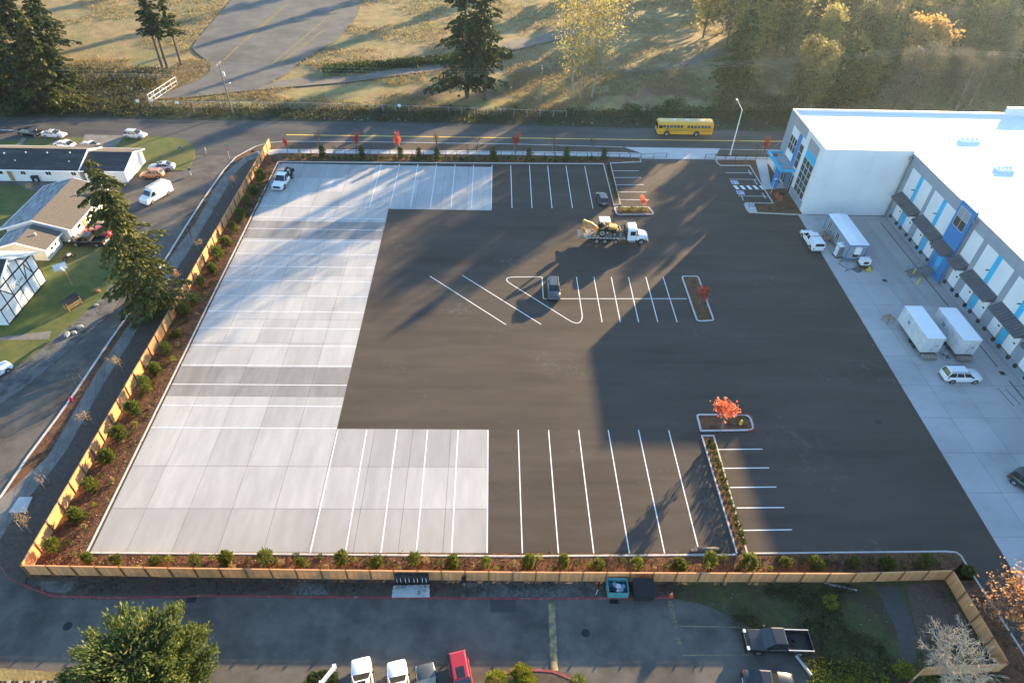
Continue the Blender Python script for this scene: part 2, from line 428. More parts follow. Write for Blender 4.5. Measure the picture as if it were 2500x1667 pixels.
def paint(p, q, w=0.11, z=0.006, mat=None, name='painted_line', parent=None):
    d = Vector((q[0] - p[0], q[1] - p[1])); d.normalize(); n = Vector((-d.y, d.x)) * w / 2
    return MB().sheet([(p[0] + n.x, p[1] + n.y), (p[0] - n.x, p[1] - n.y), (q[0] - n.x, q[1] - n.y), (q[0] + n.x, q[1] + n.y)], z).build(name, mat or M['paint_white'], parent if parent is not None else lot)
ZC = 0.018
for yy in ((-24.91, 98.56)[1], (-24.31, 95.00)[1], (-23.70, 91.36)[1], (-23.10, 87.77)[1], (-22.52, 84.29)[1], (-21.92, 80.64)[1], (-21.30, 76.93)[1], (-20.70, 73.36)[1], (-20.09, 69.71)[1], (-19.49, 66.12)[1], (-18.86, 62.33)[1], (-18.27, 58.84)[1], (-22.99, 55.22)[1], (-22.24, 51.70)[1]):
    paint((west_x(yy), yy), (-18.45 if yy < 78 else -18.6, yy), z=ZC)
yy = (-30.09, 102.29)[1]; paint((west_x(yy), yy), ((-21.60, 102.54)[0], yy), z=ZC)
for a, b in (((-21.84, 118.42), (-21.83, 102.54)), ((-18.34, 118.55), (-18.28, 102.64)), ((-14.78, 118.68), (-14.68, 102.60)), ((-11.18, 118.72), (-11.14, 102.63)), ((-7.57, 118.86), (-7.51, 102.67)), ((-3.97, 118.81), (-3.89, 102.70)), ((-0.33, 118.94), (-0.37, 102.73))):
    paint(a, b, z=ZC)
for a, b in (((-18.28, 51.49), (-18.18, 35.29)), ((-14.86, 51.52), (-14.65, 35.29)), ((-11.27, 51.54), (-11.06, 35.28)), ((-7.63, 51.53), (-7.50, 35.23)), ((-3.99, 51.52), (-3.93, 35.23)), ((-0.40, 51.55), (-0.31, 35.23))):
    paint(a, b, z=ZC, w=0.13)
for a, b in (((3.31, 118.89), (3.31, 102.84)), ((6.99, 119.03), (6.88, 102.94)), ((10.58, 118.98), (10.46, 102.97)), ((14.19, 119.11), (14.13, 103.08)), ((17.89, 119.07), (17.80, 103.12)),
             ((23.01, 117.37), (28.42, 117.51)), ((23.00, 114.66), (28.37, 114.85)), ((23.05, 111.91), (28.46, 112.09)), ((23.00, 109.12), (28.49, 109.27)), ((23.03, 106.39), (28.50, 106.49)),
             ((-9.72, 82.33), (1.93, 71.03)), ((-4.71, 82.61), (6.95, 71.15)),
             ((13.01, 82.58), (13.03, 73.18)), ((15.74, 82.63), (15.75, 71.77)), ((18.47, 82.69), (18.39, 71.81)), ((21.18, 82.74), (21.04, 71.85)), ((23.92, 82.80), (23.83, 71.89)), ((26.64, 82.85), (26.65, 71.94)),
             ((7.57, 77.04), (29.26, 77.43)), ((7.64, 82.47), (7.57, 77.04)), ((3.52, 82.38), (7.64, 82.47)), ((9.99, 80.07), (10.11, 77.08)), ((2.55, 80.80), (11.07, 72.08)),
             ((3.22, 51.64), (3.28, 35.23)), ((6.89, 51.66), (6.97, 35.23)), ((10.53, 51.69), (10.59, 35.23)), ((14.12, 51.71), (14.26, 35.23)), ((17.81, 51.74), (17.89, 35.22)), ((21.49, 51.70), (21.51, 36.07)),
             ((26.68, 48.79), (32.13, 48.89)), ((26.71, 46.07), (32.12, 46.16)), ((26.83, 43.43), (32.09, 43.51)), ((26.84, 40.76), (32.11, 40.82)), ((26.79, 37.99), (32.05, 38.07))):
    paint(a, b, w=0.12)
def arc_line(a, ctrl, b, n=10):
    pts = [((1 - t) ** 2 * a[0] + 2 * t * (1 - t) * ctrl[0] + t * t * b[0], (1 - t) ** 2 * a[1] + 2 * t * (1 - t) * ctrl[1] + t * t * b[1]) for t in [i / n for i in range(n + 1)]]
    mb = MB(); o1 = offset_path(pts, .06); o2 = offset_path(pts, -.06)
    for i in range(n): mb.sheet([o1[i], o2[i], o2[i + 1], o1[i + 1]], 0.006)
    mb.build('painted_line', M['paint_white'], lot)
arc_line((2.55, 80.80), (1.36, 82.28), (3.52, 82.38))
arc_line((11.07, 72.08), (12.69, 70.58), (13.03, 73.18))
mb = MB(); c = (48.03, 53.21)
mb.tube((c[0], c[1], 0.0), (c[0], c[1], 0.012), 0.42, n=20); mb.build('manhole_lid', M['iron'], lot)

# accessible stalls by the entrance
for a, b in (((45.53, 117.37), (50.89, 117.44)), ((45.54, 114.79), (51.06, 114.86)), ((45.60, 108.38), (51.27, 108.45)), ((46.02, 106.80), (46.15, 108.40))):
    paint(a, b, w=0.11)
_o, _x, _y = (45.56, 112.36), (51.19, 112.44), (45.82, 110.87)
ux = ((_x[0] - _o[0]) / 4.5, (_x[1] - _o[1]) / 4.5); uy = (_y[0] - _o[0], _y[1] - _o[1])
for k in range(5):
    a = (_o[0] + ux[0] * k, _o[1] + ux[1] * k); b = (a[0] + ux[0] * .52, a[1] + ux[1] * .52)
    MB().sheet([a, b, (b[0] + uy[0], b[1] + uy[1]), (a[0] + uy[0], a[1] + uy[1])], 0.006).build('crosswalk_bar', M['paint_white'], lot)
for a, b, c in (((45.59, 114.21), (46.92, 114.23), (45.60, 112.87)), ((45.65, 110.34), (46.93, 110.35), (45.66, 108.95))):
    e1 = (b[0] - a[0], b[1] - a[1]); e2 = (c[0] - a[0], c[1] - a[1])
    pt = lambda u, v: (a[0] + e1[0] * u + e2[0] * v, a[1] + e1[1] * u + e2[1] * v)
    q = MB().sheet([pt(0, 0), pt(1, 0), pt(1, 1), pt(0, 1)], 0.006).build('accessible_symbol', M['paint_white'], lot)
    MB().sheet([pt(.1, .1), pt(.9, .1), pt(.9, .9), pt(.1, .9)], 0.010).build('symbol_field', M['paint_blue'], q)
    w = MB()
    cx, cy_ = .48, .55
    ring = [pt(cx + .24 * math.cos(t), cy_ + .24 * math.sin(t)) for t in [i * math.pi / 8 - 2.2 for i in range(13)]]
    for i in range(12):
        o1 = offset_path(ring, .06); o2 = offset_path(ring, -.06); w.sheet([o1[i], o2[i], o2[i + 1], o1[i + 1]], 0.014)
    w.sheet([pt(.42, .2), pt(.5, .2), pt(.5, .55), pt(.42, .55)], 0.014); w.sheet([pt(.5, .47), pt(.7, .47), pt(.78, .75), pt(.7, .75)], 0.0145)
    w.build('wheelchair_mark', M['paint_white'], q)
for a, b in (((50.30, 118.51), (50.33, 116.62)), ((50.31, 114.58), (50.38, 112.81)), ((50.37, 109.48), (50.43, 107.65))):
    mb = MB(); mb.bar((*a, .06), (*b, .06), .16, .12)
    w = mb.build('wheel_stop', M['kerb'], None, bevel=.02)
    tag(w, 'concrete wheel stop in the %s stall from the street beside the entrance' % ['first', 'second', 'third'][[(50.30, 118.51), (50.31, 114.58), (50.37, 109.48)].index(a)], 'wheel stop', 'wheel stops by the entrance')

# --- dock apron slabs
dock = sheet_struct('dock_apron', [[(53.2, -30), (70.35, -30), (70.35, 102.1), (55.0, 102.1)]], 0.004, M['asphalt_patch'], 'pale concrete apron in front of the loading docks')
DX = [53.25, 57.6, 61.9, 66.3, 70.38]
DY = [-30 + 5.6 * i for i in range(23)] + [102.0]
for r in range(len(DY) - 1):
    for c in range(4):
        if DY[r + 1] < 12: continue
        x0, x1 = DX[c] + g_, DX[c + 1] - g_
        y0, y1 = DY[r] + g_, DY[r + 1] - g_
        if y1 - y0 < .5: continue
        xa = x0 + (1.35 * max(0, (y0 - 32)) / 69 if c == 0 else 0); xb = x0 + (1.35 * max(0, (y1 - 32)) / 69 if c == 0 else 0)
        mt = M['concrete_mid'] if (c == 2 and 72 < y0 < 95) else M['concrete_dock']
        MB().prism([(xa, y0), (x1, y0), (x1, y1), (xb, y1)], -0.06, 0.016 + random.uniform(-.001, .002)).build('concrete_slab', mt, dock)
for a, b in (((68.7, 99.7), (68.85, 63.2)), ((68.95, 60.6), (69.1, 20))):
    paint(a, b, w=0.16, z=0.024, mat=M['iron'], name='slot_drain', parent=dock)
for a, b in (((66.6, 59.2), (66.9, 56.0)), ((67.6, 59.2), (67.9, 56.2))):
    paint(a, b, w=0.10, z=0.024, mat=M['iron'], name='slot_drain', parent=dock)
for x, y in ((68.85, 62.0), (61.8, 82.6)):
    MB().box(x - .35, x + .35, y - .35, y + .35, .0, .026).build('drain_grate', M['iron'], dock)

# --- planting beds inside the lot and their kerbs
def bed(poly, z=0.10, mat='mulch', name='planting_bed', label=None):
    return struct(name, MB().prism(list(poly), -0.05, z), M[mat], None, label)
KL = [(-40.21, 35.44), (-41.62, 118.49)]
bed([(-44.75, 32.75), (-40.21, 35.44), (-41.62, 118.49), (-44.75, 121.9)], label='rusty mulch bed between the west fence and the lot')
kerb([(-41.62, 118.49), (-40.21, 35.44)], mat=M['kerb'], w=.22)
bed([(-44.75, 32.75), (48.6, 32.2), (48.88, 34.42), (48.49, 35.51), (26.41, 35.32), (25.25, 35.22), (-40.21, 35.44)], label='rusty mulch bed between the south fence and the lot')
south_k = [(-40.21, 35.44), (-21.31, 35.29), (2.22, 35.04), (25.24, 35.20)]
kerb(south_k, mat=M['kerb'], w=.22)
# south end of the long strip
s2 = [(25.20, 50.90), (26.84, 50.92), (26.50, 35.32), (25.24, 35.20)]
bed(s2, z=.12, label='narrow planted strip between two rows of stalls')
kerb([(25.24, 35.20), (25.20, 50.90), (26.84, 50.92), (26.50, 35.32), (34.86, 35.42), (47.36, 35.56), (48.46, 35.46), (48.83, 35.01), (48.85, 34.03), (49.48, 25.11), (49.9, -10)], mat=M['kerb'], w=.2, z1=.15)
bed([(45.6, 32.4), (48.88, 34.42), (49.48, 25.11), (49.8, -10), (46.2, -10), (46.1, 23.5)], label='mulch bed outside the east end of the fence')
isl3 = fillet([(25.37, 54.25), (32.17, 54.30), (32.04, 51.63), (25.27, 51.45)], [.5, 1.0, .8, .1])
bed(isl3, z=.12, name='planting_island', label='raised mulch island with an orange maple and a yellow hydrant')
kerb(isl3[::-1], mat=M['kerb'], closed=True, w=-.2)
# red painted east end of that island kerb
kr = [(28.77, 54.31), (31.96, 54.34), (32.34, 53.95), (32.29, 52.67), (32.12, 51.91), (31.70, 51.56), (31.16, 51.52)]
kerb(offset_path(kr, .02), mat=M['kerb_red'], w=.23, z1=.146)
isl2 = fillet([(29.49, 83.03), (32.26, 83.08), (32.14, 72.22), (29.48, 71.98)], .6)
bed(isl2, z=.12, name='planting_island', label='raised mulch island with a red maple and white kerb')
kerb(isl2[::-1], mat=M['kerb'], closed=True, w=-.2)
isl1 = fillet([(21.56, 103.68), (27.97, 103.87), (28.61, 101.21), (21.73, 100.87)], .6)
bed(isl1, z=.12, name='planting_island', label='small raised island of autumn shrubs beside the truck')
kerb(isl1[::-1], mat=M['kerb'], closed=True, w=-.2)
s1 = [(21.63, 120.11), (23.22, 120.36), (23.01, 104.48), (21.62, 104.13)]
bed(s1, z=.12, label='narrow planted strip beside the dark hatchback')
nb = [(-41.62, 118.49), (-42.49, 122.03), (3.63, 122.88), (29.52, 122.73), (29.35, 121.14), (23.22, 120.36), (21.62, 120.02)]
bed(nb, z=.11, mat='mulch', label='hedge bed along the north edge of the lot')
kerb([(21.62, 104.13), (21.62, 120.02), (-11.43, 119.17), (-41.62, 118.49)], mat=M['kerb'], w=.2)
kerb([(29.52, 122.73), (29.44, 121.14), (23.22, 120.36), (23.01, 104.48), (21.62, 104.13)], mat=M['kerb'], w=.2)
# entrance beds
bed([(44.87, 122.64), (53.04, 122.94), (51.80, 116.03), (51.16, 112.69), (51.03, 120.36), (45.24, 120.24), (44.67, 121.22)], mat='mulch', label='mulch bed along the railing west of the entrance walk')
kerb([(51.19, 105.78), (51.03, 120.36), (45.21, 120.15), (44.71, 121.06), (44.77, 122.63)], mat=M['kerb'], w=.18)
bed([(51.37, 110.82), (54.47, 111.31), (56.35, 111.37), (55.47, 102.34), (47.37, 102.48), (47.72, 105.75), (51.24, 105.83)], z=.12, label='mulch bed at the south corner of the entrance front')
kerb([(55.99, 101.81), (47.32, 102.31), (45.89, 102.44), (45.61, 103.56), (45.75, 105.48), (46.19, 105.84), (51.24, 105.83)], mat=M['kerb'], w=.18, z1=.16)
sheet_struct('footpath', [[(46.01, 105.67), (47.68, 105.72), (47.33, 102.46), (45.93, 102.56), (45.72, 103.69)]], 0.13, M['sidewalk'], 'pale concrete bicycle pad', thick=.1)
plaza = sheet_struct('footpath', [[(53.04, 122.94), (59.13, 123.17), (56.54, 111.38), (54.49, 111.37), (51.39, 110.88), (51.27, 112.33)]], 0.12, M['sidewalk'], 'pale concrete walk to the entrance', thick=.12)
bed([(54.82, 121.06), (55.09, 121.07), (55.05, 113.53), (52.87, 112.38)], z=.16, label='triangular mulch bed in the entrance walk')

# --- north street, its sidewalk and planting strip
NK = [(-47.72, 125.06), (-45.55, 126.71), (-42.92, 127.41), (-26.44, 127.89), (3.71, 128.13), (18.48, 127.83), (26.69, 127.66)]
road = sheet_struct('road', [[(-420, 124.6), (-60, 124.6), (-60, 121), (520, 121), (520, 138.2), (70, 137.0), (-15, 137.9), (-110, 137.0), (-420, 134)]], -0.012, M['asphalt_road'], 'two-lane street behind the lot')
yl = [(-43, 130.6), (-10, 130.95), (30, 131.35), (62, 131.85), (160, 133.5)]
for a, b in zip(yl, yl[1:]):
    paint(a, b, w=.34, z=-0.004, mat=M['paint_yellow'], parent=road)
paint((-160, 132.8), (-96, 130.2), w=.16, z=-0.004, mat=M['paint_white'], parent=road)
kerb(NK, mat=M['kerb'], w=.22, z0=-.1, z1=.12)
bed([*NK, (29.91, 125.14), (27.15, 125.22), (3.66, 124.79), (-42.92, 123.81), (-46.22, 123.30), (-48.03, 122.10)], z=.09, mat='soil', label='dark planting strip between street and sidewalk')
walk = MB().prism([(-46.92, 122.71), (-42.94, 123.91), (3.66, 124.82), (27.15, 125.22), (29.89, 122.84), (26.85, 123.20), (3.63, 123.25), (-42.53, 122.22), (-45.61, 120.34)], -.05, .10).build('footpath', M['sidewalk']); tag(walk, kind='structure', label='white concrete sidewalk along the street')
apron = struct('driveway', MB().prism([(26.69, 127.66), (47.04, 127.88), (44.90, 122.94), (29.70, 122.74), (27.60, 125.24)], -.05, .03), M['sidewalk'], None, 'pale concrete driveway into the lot')
bed([(46.60, 127.42), (58.81, 127.63), (59.22, 124.62), (45.09, 124.40)], z=.09, mat='soil', label='dark planting strip by the street lamp')
kerb([(45.09, 124.40), (46.61, 127.48), (53.07, 127.51), (60.53, 127.47), (140, 125.2)], mat=M['kerb'], w=.2, z0=-.1, z1=.12)
w2 = struct('footpath', MB().prism([(44.87, 124.14), (59.37, 124.14), (59.05, 122.95), (44.52, 122.72)], -.05, .10), M['sidewalk'], None, 'sidewalk strip by the entrance railing')
struct('footpath', MB().prism([(60, 119.2), (160, 119.2), (160, 124.9), (60, 124.9)], -.05, .06), M['soil'], None)

# --- west street, sidewalk, verge
WK = [(-56.5, 30.0), (-52.39, 41.90), (-52.32, 47.24), (-51.91, 53.08), (-51.74, 57.37), (-51.61, 66.64), (-51.34, 75.07), (-51.22, 86.52), (-51.36, 95.09), (-51.38, 103.88), (-51.07, 114.81), (-50.35, 120.16), (-48.76, 123.20), (-47.72, 125.06)]
street = sheet_struct('road', [[(-110, 5), (-43, 5), (-43, 126), (-110, 126)]], -0.02, M['asphalt_old'], 'worn grey side street beside the houses')
kerb(WK[::-1], mat=M['kerb'], w=-.25, z0=-.1, z1=.13)
mul = [(-52.61, 39.86), (-52.23, 42.01), (-52.32, 47.24), (-51.91, 53.08), (-51.74, 57.37), (-51.61, 66.64), (-51.34, 75.07), (-51.22, 86.52), (-51.36, 95.09), (-51.38, 103.88), (-51.07, 114.81), (-50.35, 120.16), (-48.76, 123.20), (-46.92, 122.71),
       (-48.77, 120.22), (-50.26, 114.84), (-50.56, 107.44), (-50.00, 96.48), (-50.56, 87.49), (-50.34, 74.39), (-50.46, 66.66), (-50.58, 60.44), (-50.25, 53.10), (-50.04, 47.25), (-51.84, 42.56)]
bed(mul, z=.09, label='rusty mulch strip along the side street kerb')
swL = [(-53.34, 38.81), (-51.84, 42.56), (-50.04, 47.25), (-50.25, 53.10), (-50.58, 60.44), (-50.46, 66.66), (-50.34, 74.39), (-50.56, 87.49), (-50.00, 96.48), (-50.56, 107.44), (-50.26, 114.84), (-48.77, 120.22), (-46.92, 122.71)]
swR = [(-49.75, 32.58), (-49.60, 36.80), (-49.61, 40.07), (-48.35, 47.26), (-48.60, 53.11), (-48.88, 60.31), (-48.74, 66.68), (-49.11, 74.41), (-48.33, 86.35), (-48.38, 95.84), (-48.44, 106.72), (-48.45, 114.91), (-47.33, 119.54), (-45.61, 120.34)]
def path_at(pl, t):
    Ls = [math.hypot(b[0] - a[0], b[1] - a[1]) for a, b in zip(pl, pl[1:])]; T = sum(Ls) * t
    for (a, b), L in zip(zip(pl, pl[1:]), Ls):
        if T <= L or (a, b) == (pl[-2], pl[-1]): return l2(a, b, min(1, T / L))
        T -= L
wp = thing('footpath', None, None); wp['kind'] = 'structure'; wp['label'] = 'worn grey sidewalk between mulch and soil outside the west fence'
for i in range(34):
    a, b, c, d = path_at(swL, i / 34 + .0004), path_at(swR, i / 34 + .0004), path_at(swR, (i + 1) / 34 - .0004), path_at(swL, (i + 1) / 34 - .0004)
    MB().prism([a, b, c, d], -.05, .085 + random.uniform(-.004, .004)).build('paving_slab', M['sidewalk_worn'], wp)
bed(swR[1:] + [(-44.7, 122.2), (-44.75, 32.0), (-41.49, 30.85), (-44.18, 31.74), (-46.56, 32.75), (-48.13, 34.12), (-50.08, 35.35)], z=.075, mat='soil', label='dark bare soil outside the west fence')
kerb([(-28.41, 30.71), (-36.10, 30.57), (-41.46, 30.78), (-44.15, 31.68), (-46.51, 32.66), (-48.34, 34.12)], mat=M['kerb_red'], w=.2, z0=-.1, z1=.06)
# service box slab by the sidewalk
bx = MB().prism([(-50.35, 39.96), (-48.66, 39.97), (-48.91, 41.85), (-50.27, 41.85)], .05, .2).build('utility_vault', M['kerb']); tag(bx, 'flat pale concrete utility vault lid beside the worn sidewalk', 'utility vault')

# --- south lane
lane = sheet_struct('road', [[(-43, 5), (60, 5), (60, 31.4), (-43, 31.4)]], -0.024, M['asphalt_old'], 'grey lane south of the fence')
bed([(-44.75, 32.75), (-41.49, 30.85), (-36.13, 30.64), (-28.44, 30.79), (-26.84, 30.90), (-17.72, 30.72), (-5.23, 30.58), (2.14, 30.52), (11.60, 30.54), (17.82, 30.57), (18.20, 32.46), (48, 32.6)], z=.05, mat='soil', label='dark weedy strip under the south fence')
kerb([(17.80, 30.48), (11.59, 30.45), (2.14, 30.41), (-5.23, 30.50), (-17.70, 30.64), (-26.80, 30.79), (-28.41, 30.71)], mat=M['kerb_red'], w=.2, z0=-.1, z1=.06)
bed([(-2.79, 32.13), (10.08, 32.11), (10.98, 30.63), (-2.73, 30.64)], z=.055, mat='gravel', label='dark gravel strip under the south fence')
bed([(-18.45, 32.16), (-16.56, 32.16), (-15.48, 30.91), (-19.01, 30.92)], z=.056, mat='gravel', label='patch of pale gravel under the south fence')
bed([(-43.88, 32.34), (-39.34, 32.33), (-40.42, 31.15), (-42.14, 31.32)], z=.057, mat='gravel', label='gravel at the lane corner')
struct('pavement_pad', MB().prism([(-9.42, 31.83), (-5.88, 31.91), (-5.78, 30.63), (-9.41, 30.64)], -.02, .10), M['sidewalk'], None, 'pale concrete pad below the mailboxes')
gr = [(17.80, 30.48), (20.06, 30.08), (21.74, 29.47), (23.79, 28.14), (25.34, 27.31), (26.95, 26.41), (28.12, 25.02), (28.56, 22.64), (28, 5), (47, 5), (46.0, 23.6), (45.6, 32.4), (18.18, 32.37)]
bed(gr, z=.04, mat='rough_grass', label='rough weedy grass inside the fence corner')
bed([(41.45, 31.82), (45.33, 32.05), (45.88, 23.66), (39.52, 23.43), (40.32, 27.17)], z=.044, mat='soil', label='bare dark soil in the fence corner')
bed([(38.32, 31.74), (40.52, 31.73), (40.31, 27.58), (38.98, 24.38), (37.39, 24.01), (38.44, 27.18)], z=.046, mat='asphalt_patch', name='path', label='overgrown dark asphalt strip in the grass')
MB().sheet([(0.00, 30.57), (2.44, 30.52), (2.54, 29.18), (0.10, 29.19)], -.018).build('asphalt_patch', M['asphalt_patch'], lane)
hump = MB()
a, b = (5.95, 30.07), (5.80, 23.80)
for k, (w0, z0, w1, z1) in enumerate([(0.34, -.02, .26, .06), (.26, .06, .12, .09)]):
    hump.hexa([(a[0] - w0, a[1], z0), (a[0] + w0, a[1], z0), (b[0] + w0, b[1], z0), (b[0] - w0, b[1], z0)][::-1], [(a[0] - w1, a[1], z1), (a[0] + w1, a[1], z1), (b[0] + w1, b[1], z1), (b[0] - w1, b[1], z1)][::-1])
h = hump.build('speed_hump', M['paint_worn']); tag(h, 'worn yellow speed hump across the south lane', 'speed hump')
paint((17.85, 27.79), (25.06, 27.64), w=.09, z=-.016, mat=M['paint_faded'], parent=lane)
paint((17.61, 25.11), (24.52, 25.11), w=.09, z=-.016, mat=M['paint_faded'], parent=lane)
for c in ((-38.73, 28.00), (8.94, 27.17)):
    MB().tube((*c, -.03), (*c, -.012), .4, n=18).build('manhole_lid', M['iron'], lane)
for c in ((-28.35, 30.51), (11.99, 30.28)):
    MB().box(c[0] - .45, c[0] + .45, c[1] - .3, c[1] + .3, -.04, -.010).build('drain_grate', M['iron'], lane)

def lettering(text, loc, rz, size, mat, parent=None, name='lettering', rx=0.0, thick=0.002, sx=1.0):
    cu = bpy.data.curves.new(name, 'FONT'); cu.body = text; cu.size = size; cu.extrude = thick; cu.align_x = 'CENTER'; cu.align_y = 'CENTER'
    tmp = bpy.data.objects.new(name, cu); COL.objects.link(tmp)
    bpy.context.view_layer.update()
    me = bpy.data.meshes.new_from_object(tmp)
    bpy.data.objects.remove(tmp)
    me.materials.clear(); me.materials.append(mat)
    o = bpy.data.objects.new(name, me); COL.objects.link(o)
    o.location = loc; o.rotation_euler = (rx, 0, rz); o.scale = (sx, 1, 1)
    if parent is not None: o.parent = parent
    return o
c = (17.45, 28.92); lettering('RESERVED', (c[0], c[1], -.018), R(-88), .62, M['paint_worn'], lane)
c = (17.45, 26.45); lettering('29', (c[0], c[1], -.018), R(-88), .62, M['paint_worn'], lane)
c = (-2.91, 23.85); lettering('19', (c[0], c[1], -.018), R(8), .5, M['paint_faded'], lane)

# --- lawns and verges on the west side
bed([(-170, 116.8), (-140, 118.2), (-84.70, 127.56), (-76.90, 127.89), (-75.78, 128.94), (-65.09, 128.38), (-61.73, 126.73), (-59.08, 122.98), (-58.12, 119.86), (-57.82, 116.30), (-58.51, 114.55), (-65.47, 113.79), (-66, 112), (-170, 108)], z=.05, mat='lawn', name='lawn', label='sunlit lawn behind the low white house')
bed([(-170, 108), (-76, 108), (-69.45, 106.36), (-63.58, 103.21), (-63.11, 91.78), (-66.50, 88.94), (-60.55, 88.71), (-56.66, 91.30), (-53.99, 85.86), (-54.46, 80.76), (-56.64, 79.10), (-57.03, 74.27), (-58.59, 69.22), (-59.38, 66.10), (-60.48, 62.73), (-62.56, 60.47), (-120, 62), (-170, 80)], z=.045, mat='lawn', name='lawn', label='shaded green lawn around the white houses')
bed([(-56.64, 79.10), (-54.30, 85.27), (-54.02, 79.68), (-54.04, 71.61), (-55.44, 67.47), (-56.63, 62.78), (-57.91, 58.82), (-59.63, 55.12), (-90, 55), (-120, 62), (-62.56, 60.47), (-60.48, 62.73), (-59.38, 66.10), (-58.59, 69.22), (-57.03, 74.27)], z=.03, mat='gravel', name='verge', label='gravel verge between lawn and side street')
bed([(-66.31, 67.32), (-60.23, 68.74), (-59.70, 66.97), (-65.98, 66.71)], z=.055, mat='sidewalk_worn', name='footpath', label='short worn path across the lawn')
struct('driveway', MB().prism([(-83.12, 128.83), (-75.27, 128.76), (-74.56, 122.37), (-81.31, 122.10)], -.02, .06), M['sidewalk_worn'], None, 'concrete drive behind the low white house')
struct('driveway', MB().prism([(-93.75, 126.78), (-92.34, 121.66), (-93.72, 121.61), (-94.62, 127.14)], -.02, .06), M['sidewalk_worn'], None)
struct('driveway', MB().prism([(-67.91, 91.65), (-62.10, 97.79), (-54.24, 102.31), (-53.13, 106.88), (-50.52, 102.42), (-56.17, 90.05), (-66.64, 88.93)], -.02, .052), M['asphalt_old'], None, 'paved parking spot in front of the long white house')
struct('patio', MB().prism([(-86.26, 108.95), (-83.01, 106.39), (-78.07, 106.08), (-79.59, 109.98)], -.02, .07), M['sidewalk_worn'], None, 'concrete patio slab behind the low white house')

# --- the far side of the street: bank, meadow, old pavement, track
sheet_struct('verge', [[(-420, 134), (-110, 136.6), (-15, 137.5), (70, 136.6), (520, 137.8), (520, 150), (68, 148), (38, 146.5), (5, 145.0), (-60, 143.2), (-110, 143), (-420, 142)]], 0.02, M['brush_soil'], 'dark weedy bank along the far side of the street')
# rolling, tussocky field: a real grid, so the low sun rakes over it
def vnoise(x, y, s, seed):
    r = np.random.default_rng(seed); T = r.uniform(-1, 1, (256, 256)); u, v = x / s, y / s
    i, j = np.floor(u).astype(int), np.floor(v).astype(int); a, b = u - i, v - j; a = a * a * (3 - 2 * a); b = b * b * (3 - 2 * b)
    q = lambda di, dj: T[(i + di) % 256, (j + dj) % 256]
    return (q(0, 0) * (1 - a) + q(1, 0) * a) * (1 - b) + (q(0, 1) * (1 - a) + q(1, 1) * a) * b
gx, gy = np.meshgrid(np.arange(-230, 320, 1.1), np.arange(146, 330, 1.1), indexing='ij')
gz = .26 * vnoise(gx, gy, 9, 1) + .16 * vnoise(gx, gy, 3.7, 2) + .09 * vnoise(gx, gy, 1.6, 3) - .28
nx_, ny_ = gx.shape
vv = np.stack([gx, gy, gz], -1).reshape(-1, 3); idx = np.arange(nx_ * ny_).reshape(nx_, ny_)
ff = np.stack([idx[:-1, :-1], idx[1:, :-1], idx[1:, 1:], idx[:-1, 1:]], -1).reshape(-1, 4)
fo = np_mesh('terrain', vv, ff, M['field'], None, True); tag(fo, kind='structure', label='rough sunlit field of dry grass and bare earth')
sheet_struct('meadow', [[(-110, 143), (-60, 143.2), (5, 145.0), (38, 146.5), (68, 148), (80, 165), (60, 172), (5, 168.5), (-20, 160), (-45, 154.5), (-75, 150.5), (-110, 147)]], -0.03, M['meadow'], 'strip of sunlit yellow grass')
PAD = [(-82.47, 239.52), (-80.08, 187.90), (-79.15, 180.06), (-70.55, 168.90), (-69.38, 164.55), (-70.10, 159.43), (-73.76, 152.56), (-76.62, 147.13), (-69.31, 148.24), (-55.38, 153.54), (-50.54, 163.64), (-49.00, 172.49), (-43.14, 188.69), (-41.05, 211.43), (-44.00, 243.13)]
pad = sheet_struct('old_pavement', [PAD], 0.17, M['asphalt_pad'], 'disused grey pavement with mossy seams')
for a, b in (((-68.31, 172.09), (-66.82, 196.95)), ((-66.82, 196.95), (-63.89, 220.59)), ((-56.89, 163.84), (-52.75, 188.02)), ((-52.75, 188.02), (-47.02, 222.94)), ((-67.15, 185.28), (-64.58, 212.54)), ((-54.17, 169.90), (-48.15, 197.56))):
    paint(a, b, w=.5, z=.18, mat=M['moss_line'], name='mossy_seam', parent=pad)
TRACK = [(-57.85, 152.37), (-55.38, 153.54), (-45.94, 156.15), (-33.78, 159.81), (-23.87, 164.31), (-13.47, 168.55), (-9.51, 172.62), (1.55, 181.34), (20.09, 195.64), (34.25, 209.69), (33.71, 216.04), (15.35, 199.10), (-1.98, 186.21), (-10.44, 180.56), (-13.86, 174.66), (-23.04, 169.48), (-34.37, 163.42), (-45.84, 161.36), (-51.66, 159.64)]
sheet_struct('dirt_track', [TRACK], 0.155, M['dirt_track'], 'pale dirt track curving through the meadow')
sheet_struct('dirt_track', [[(-95.85, 150.36), (-81.03, 153.46), (-73.76, 152.56), (-76.72, 147.37), (-87.87, 146.55)]], 0.15, M['asphalt_pad'], 'old lane under the dark firs')
sheet_struct('dirt_track', [[(31.12, 167.48), (42.57, 169.62), (56.18, 179.84), (75.33, 196.87), (75.83, 200.71), (55.93, 183.82), (42.11, 173.25), (31.53, 170.48)]], 0.06, M['dirt_track'], 'faint pale track in the brown field')

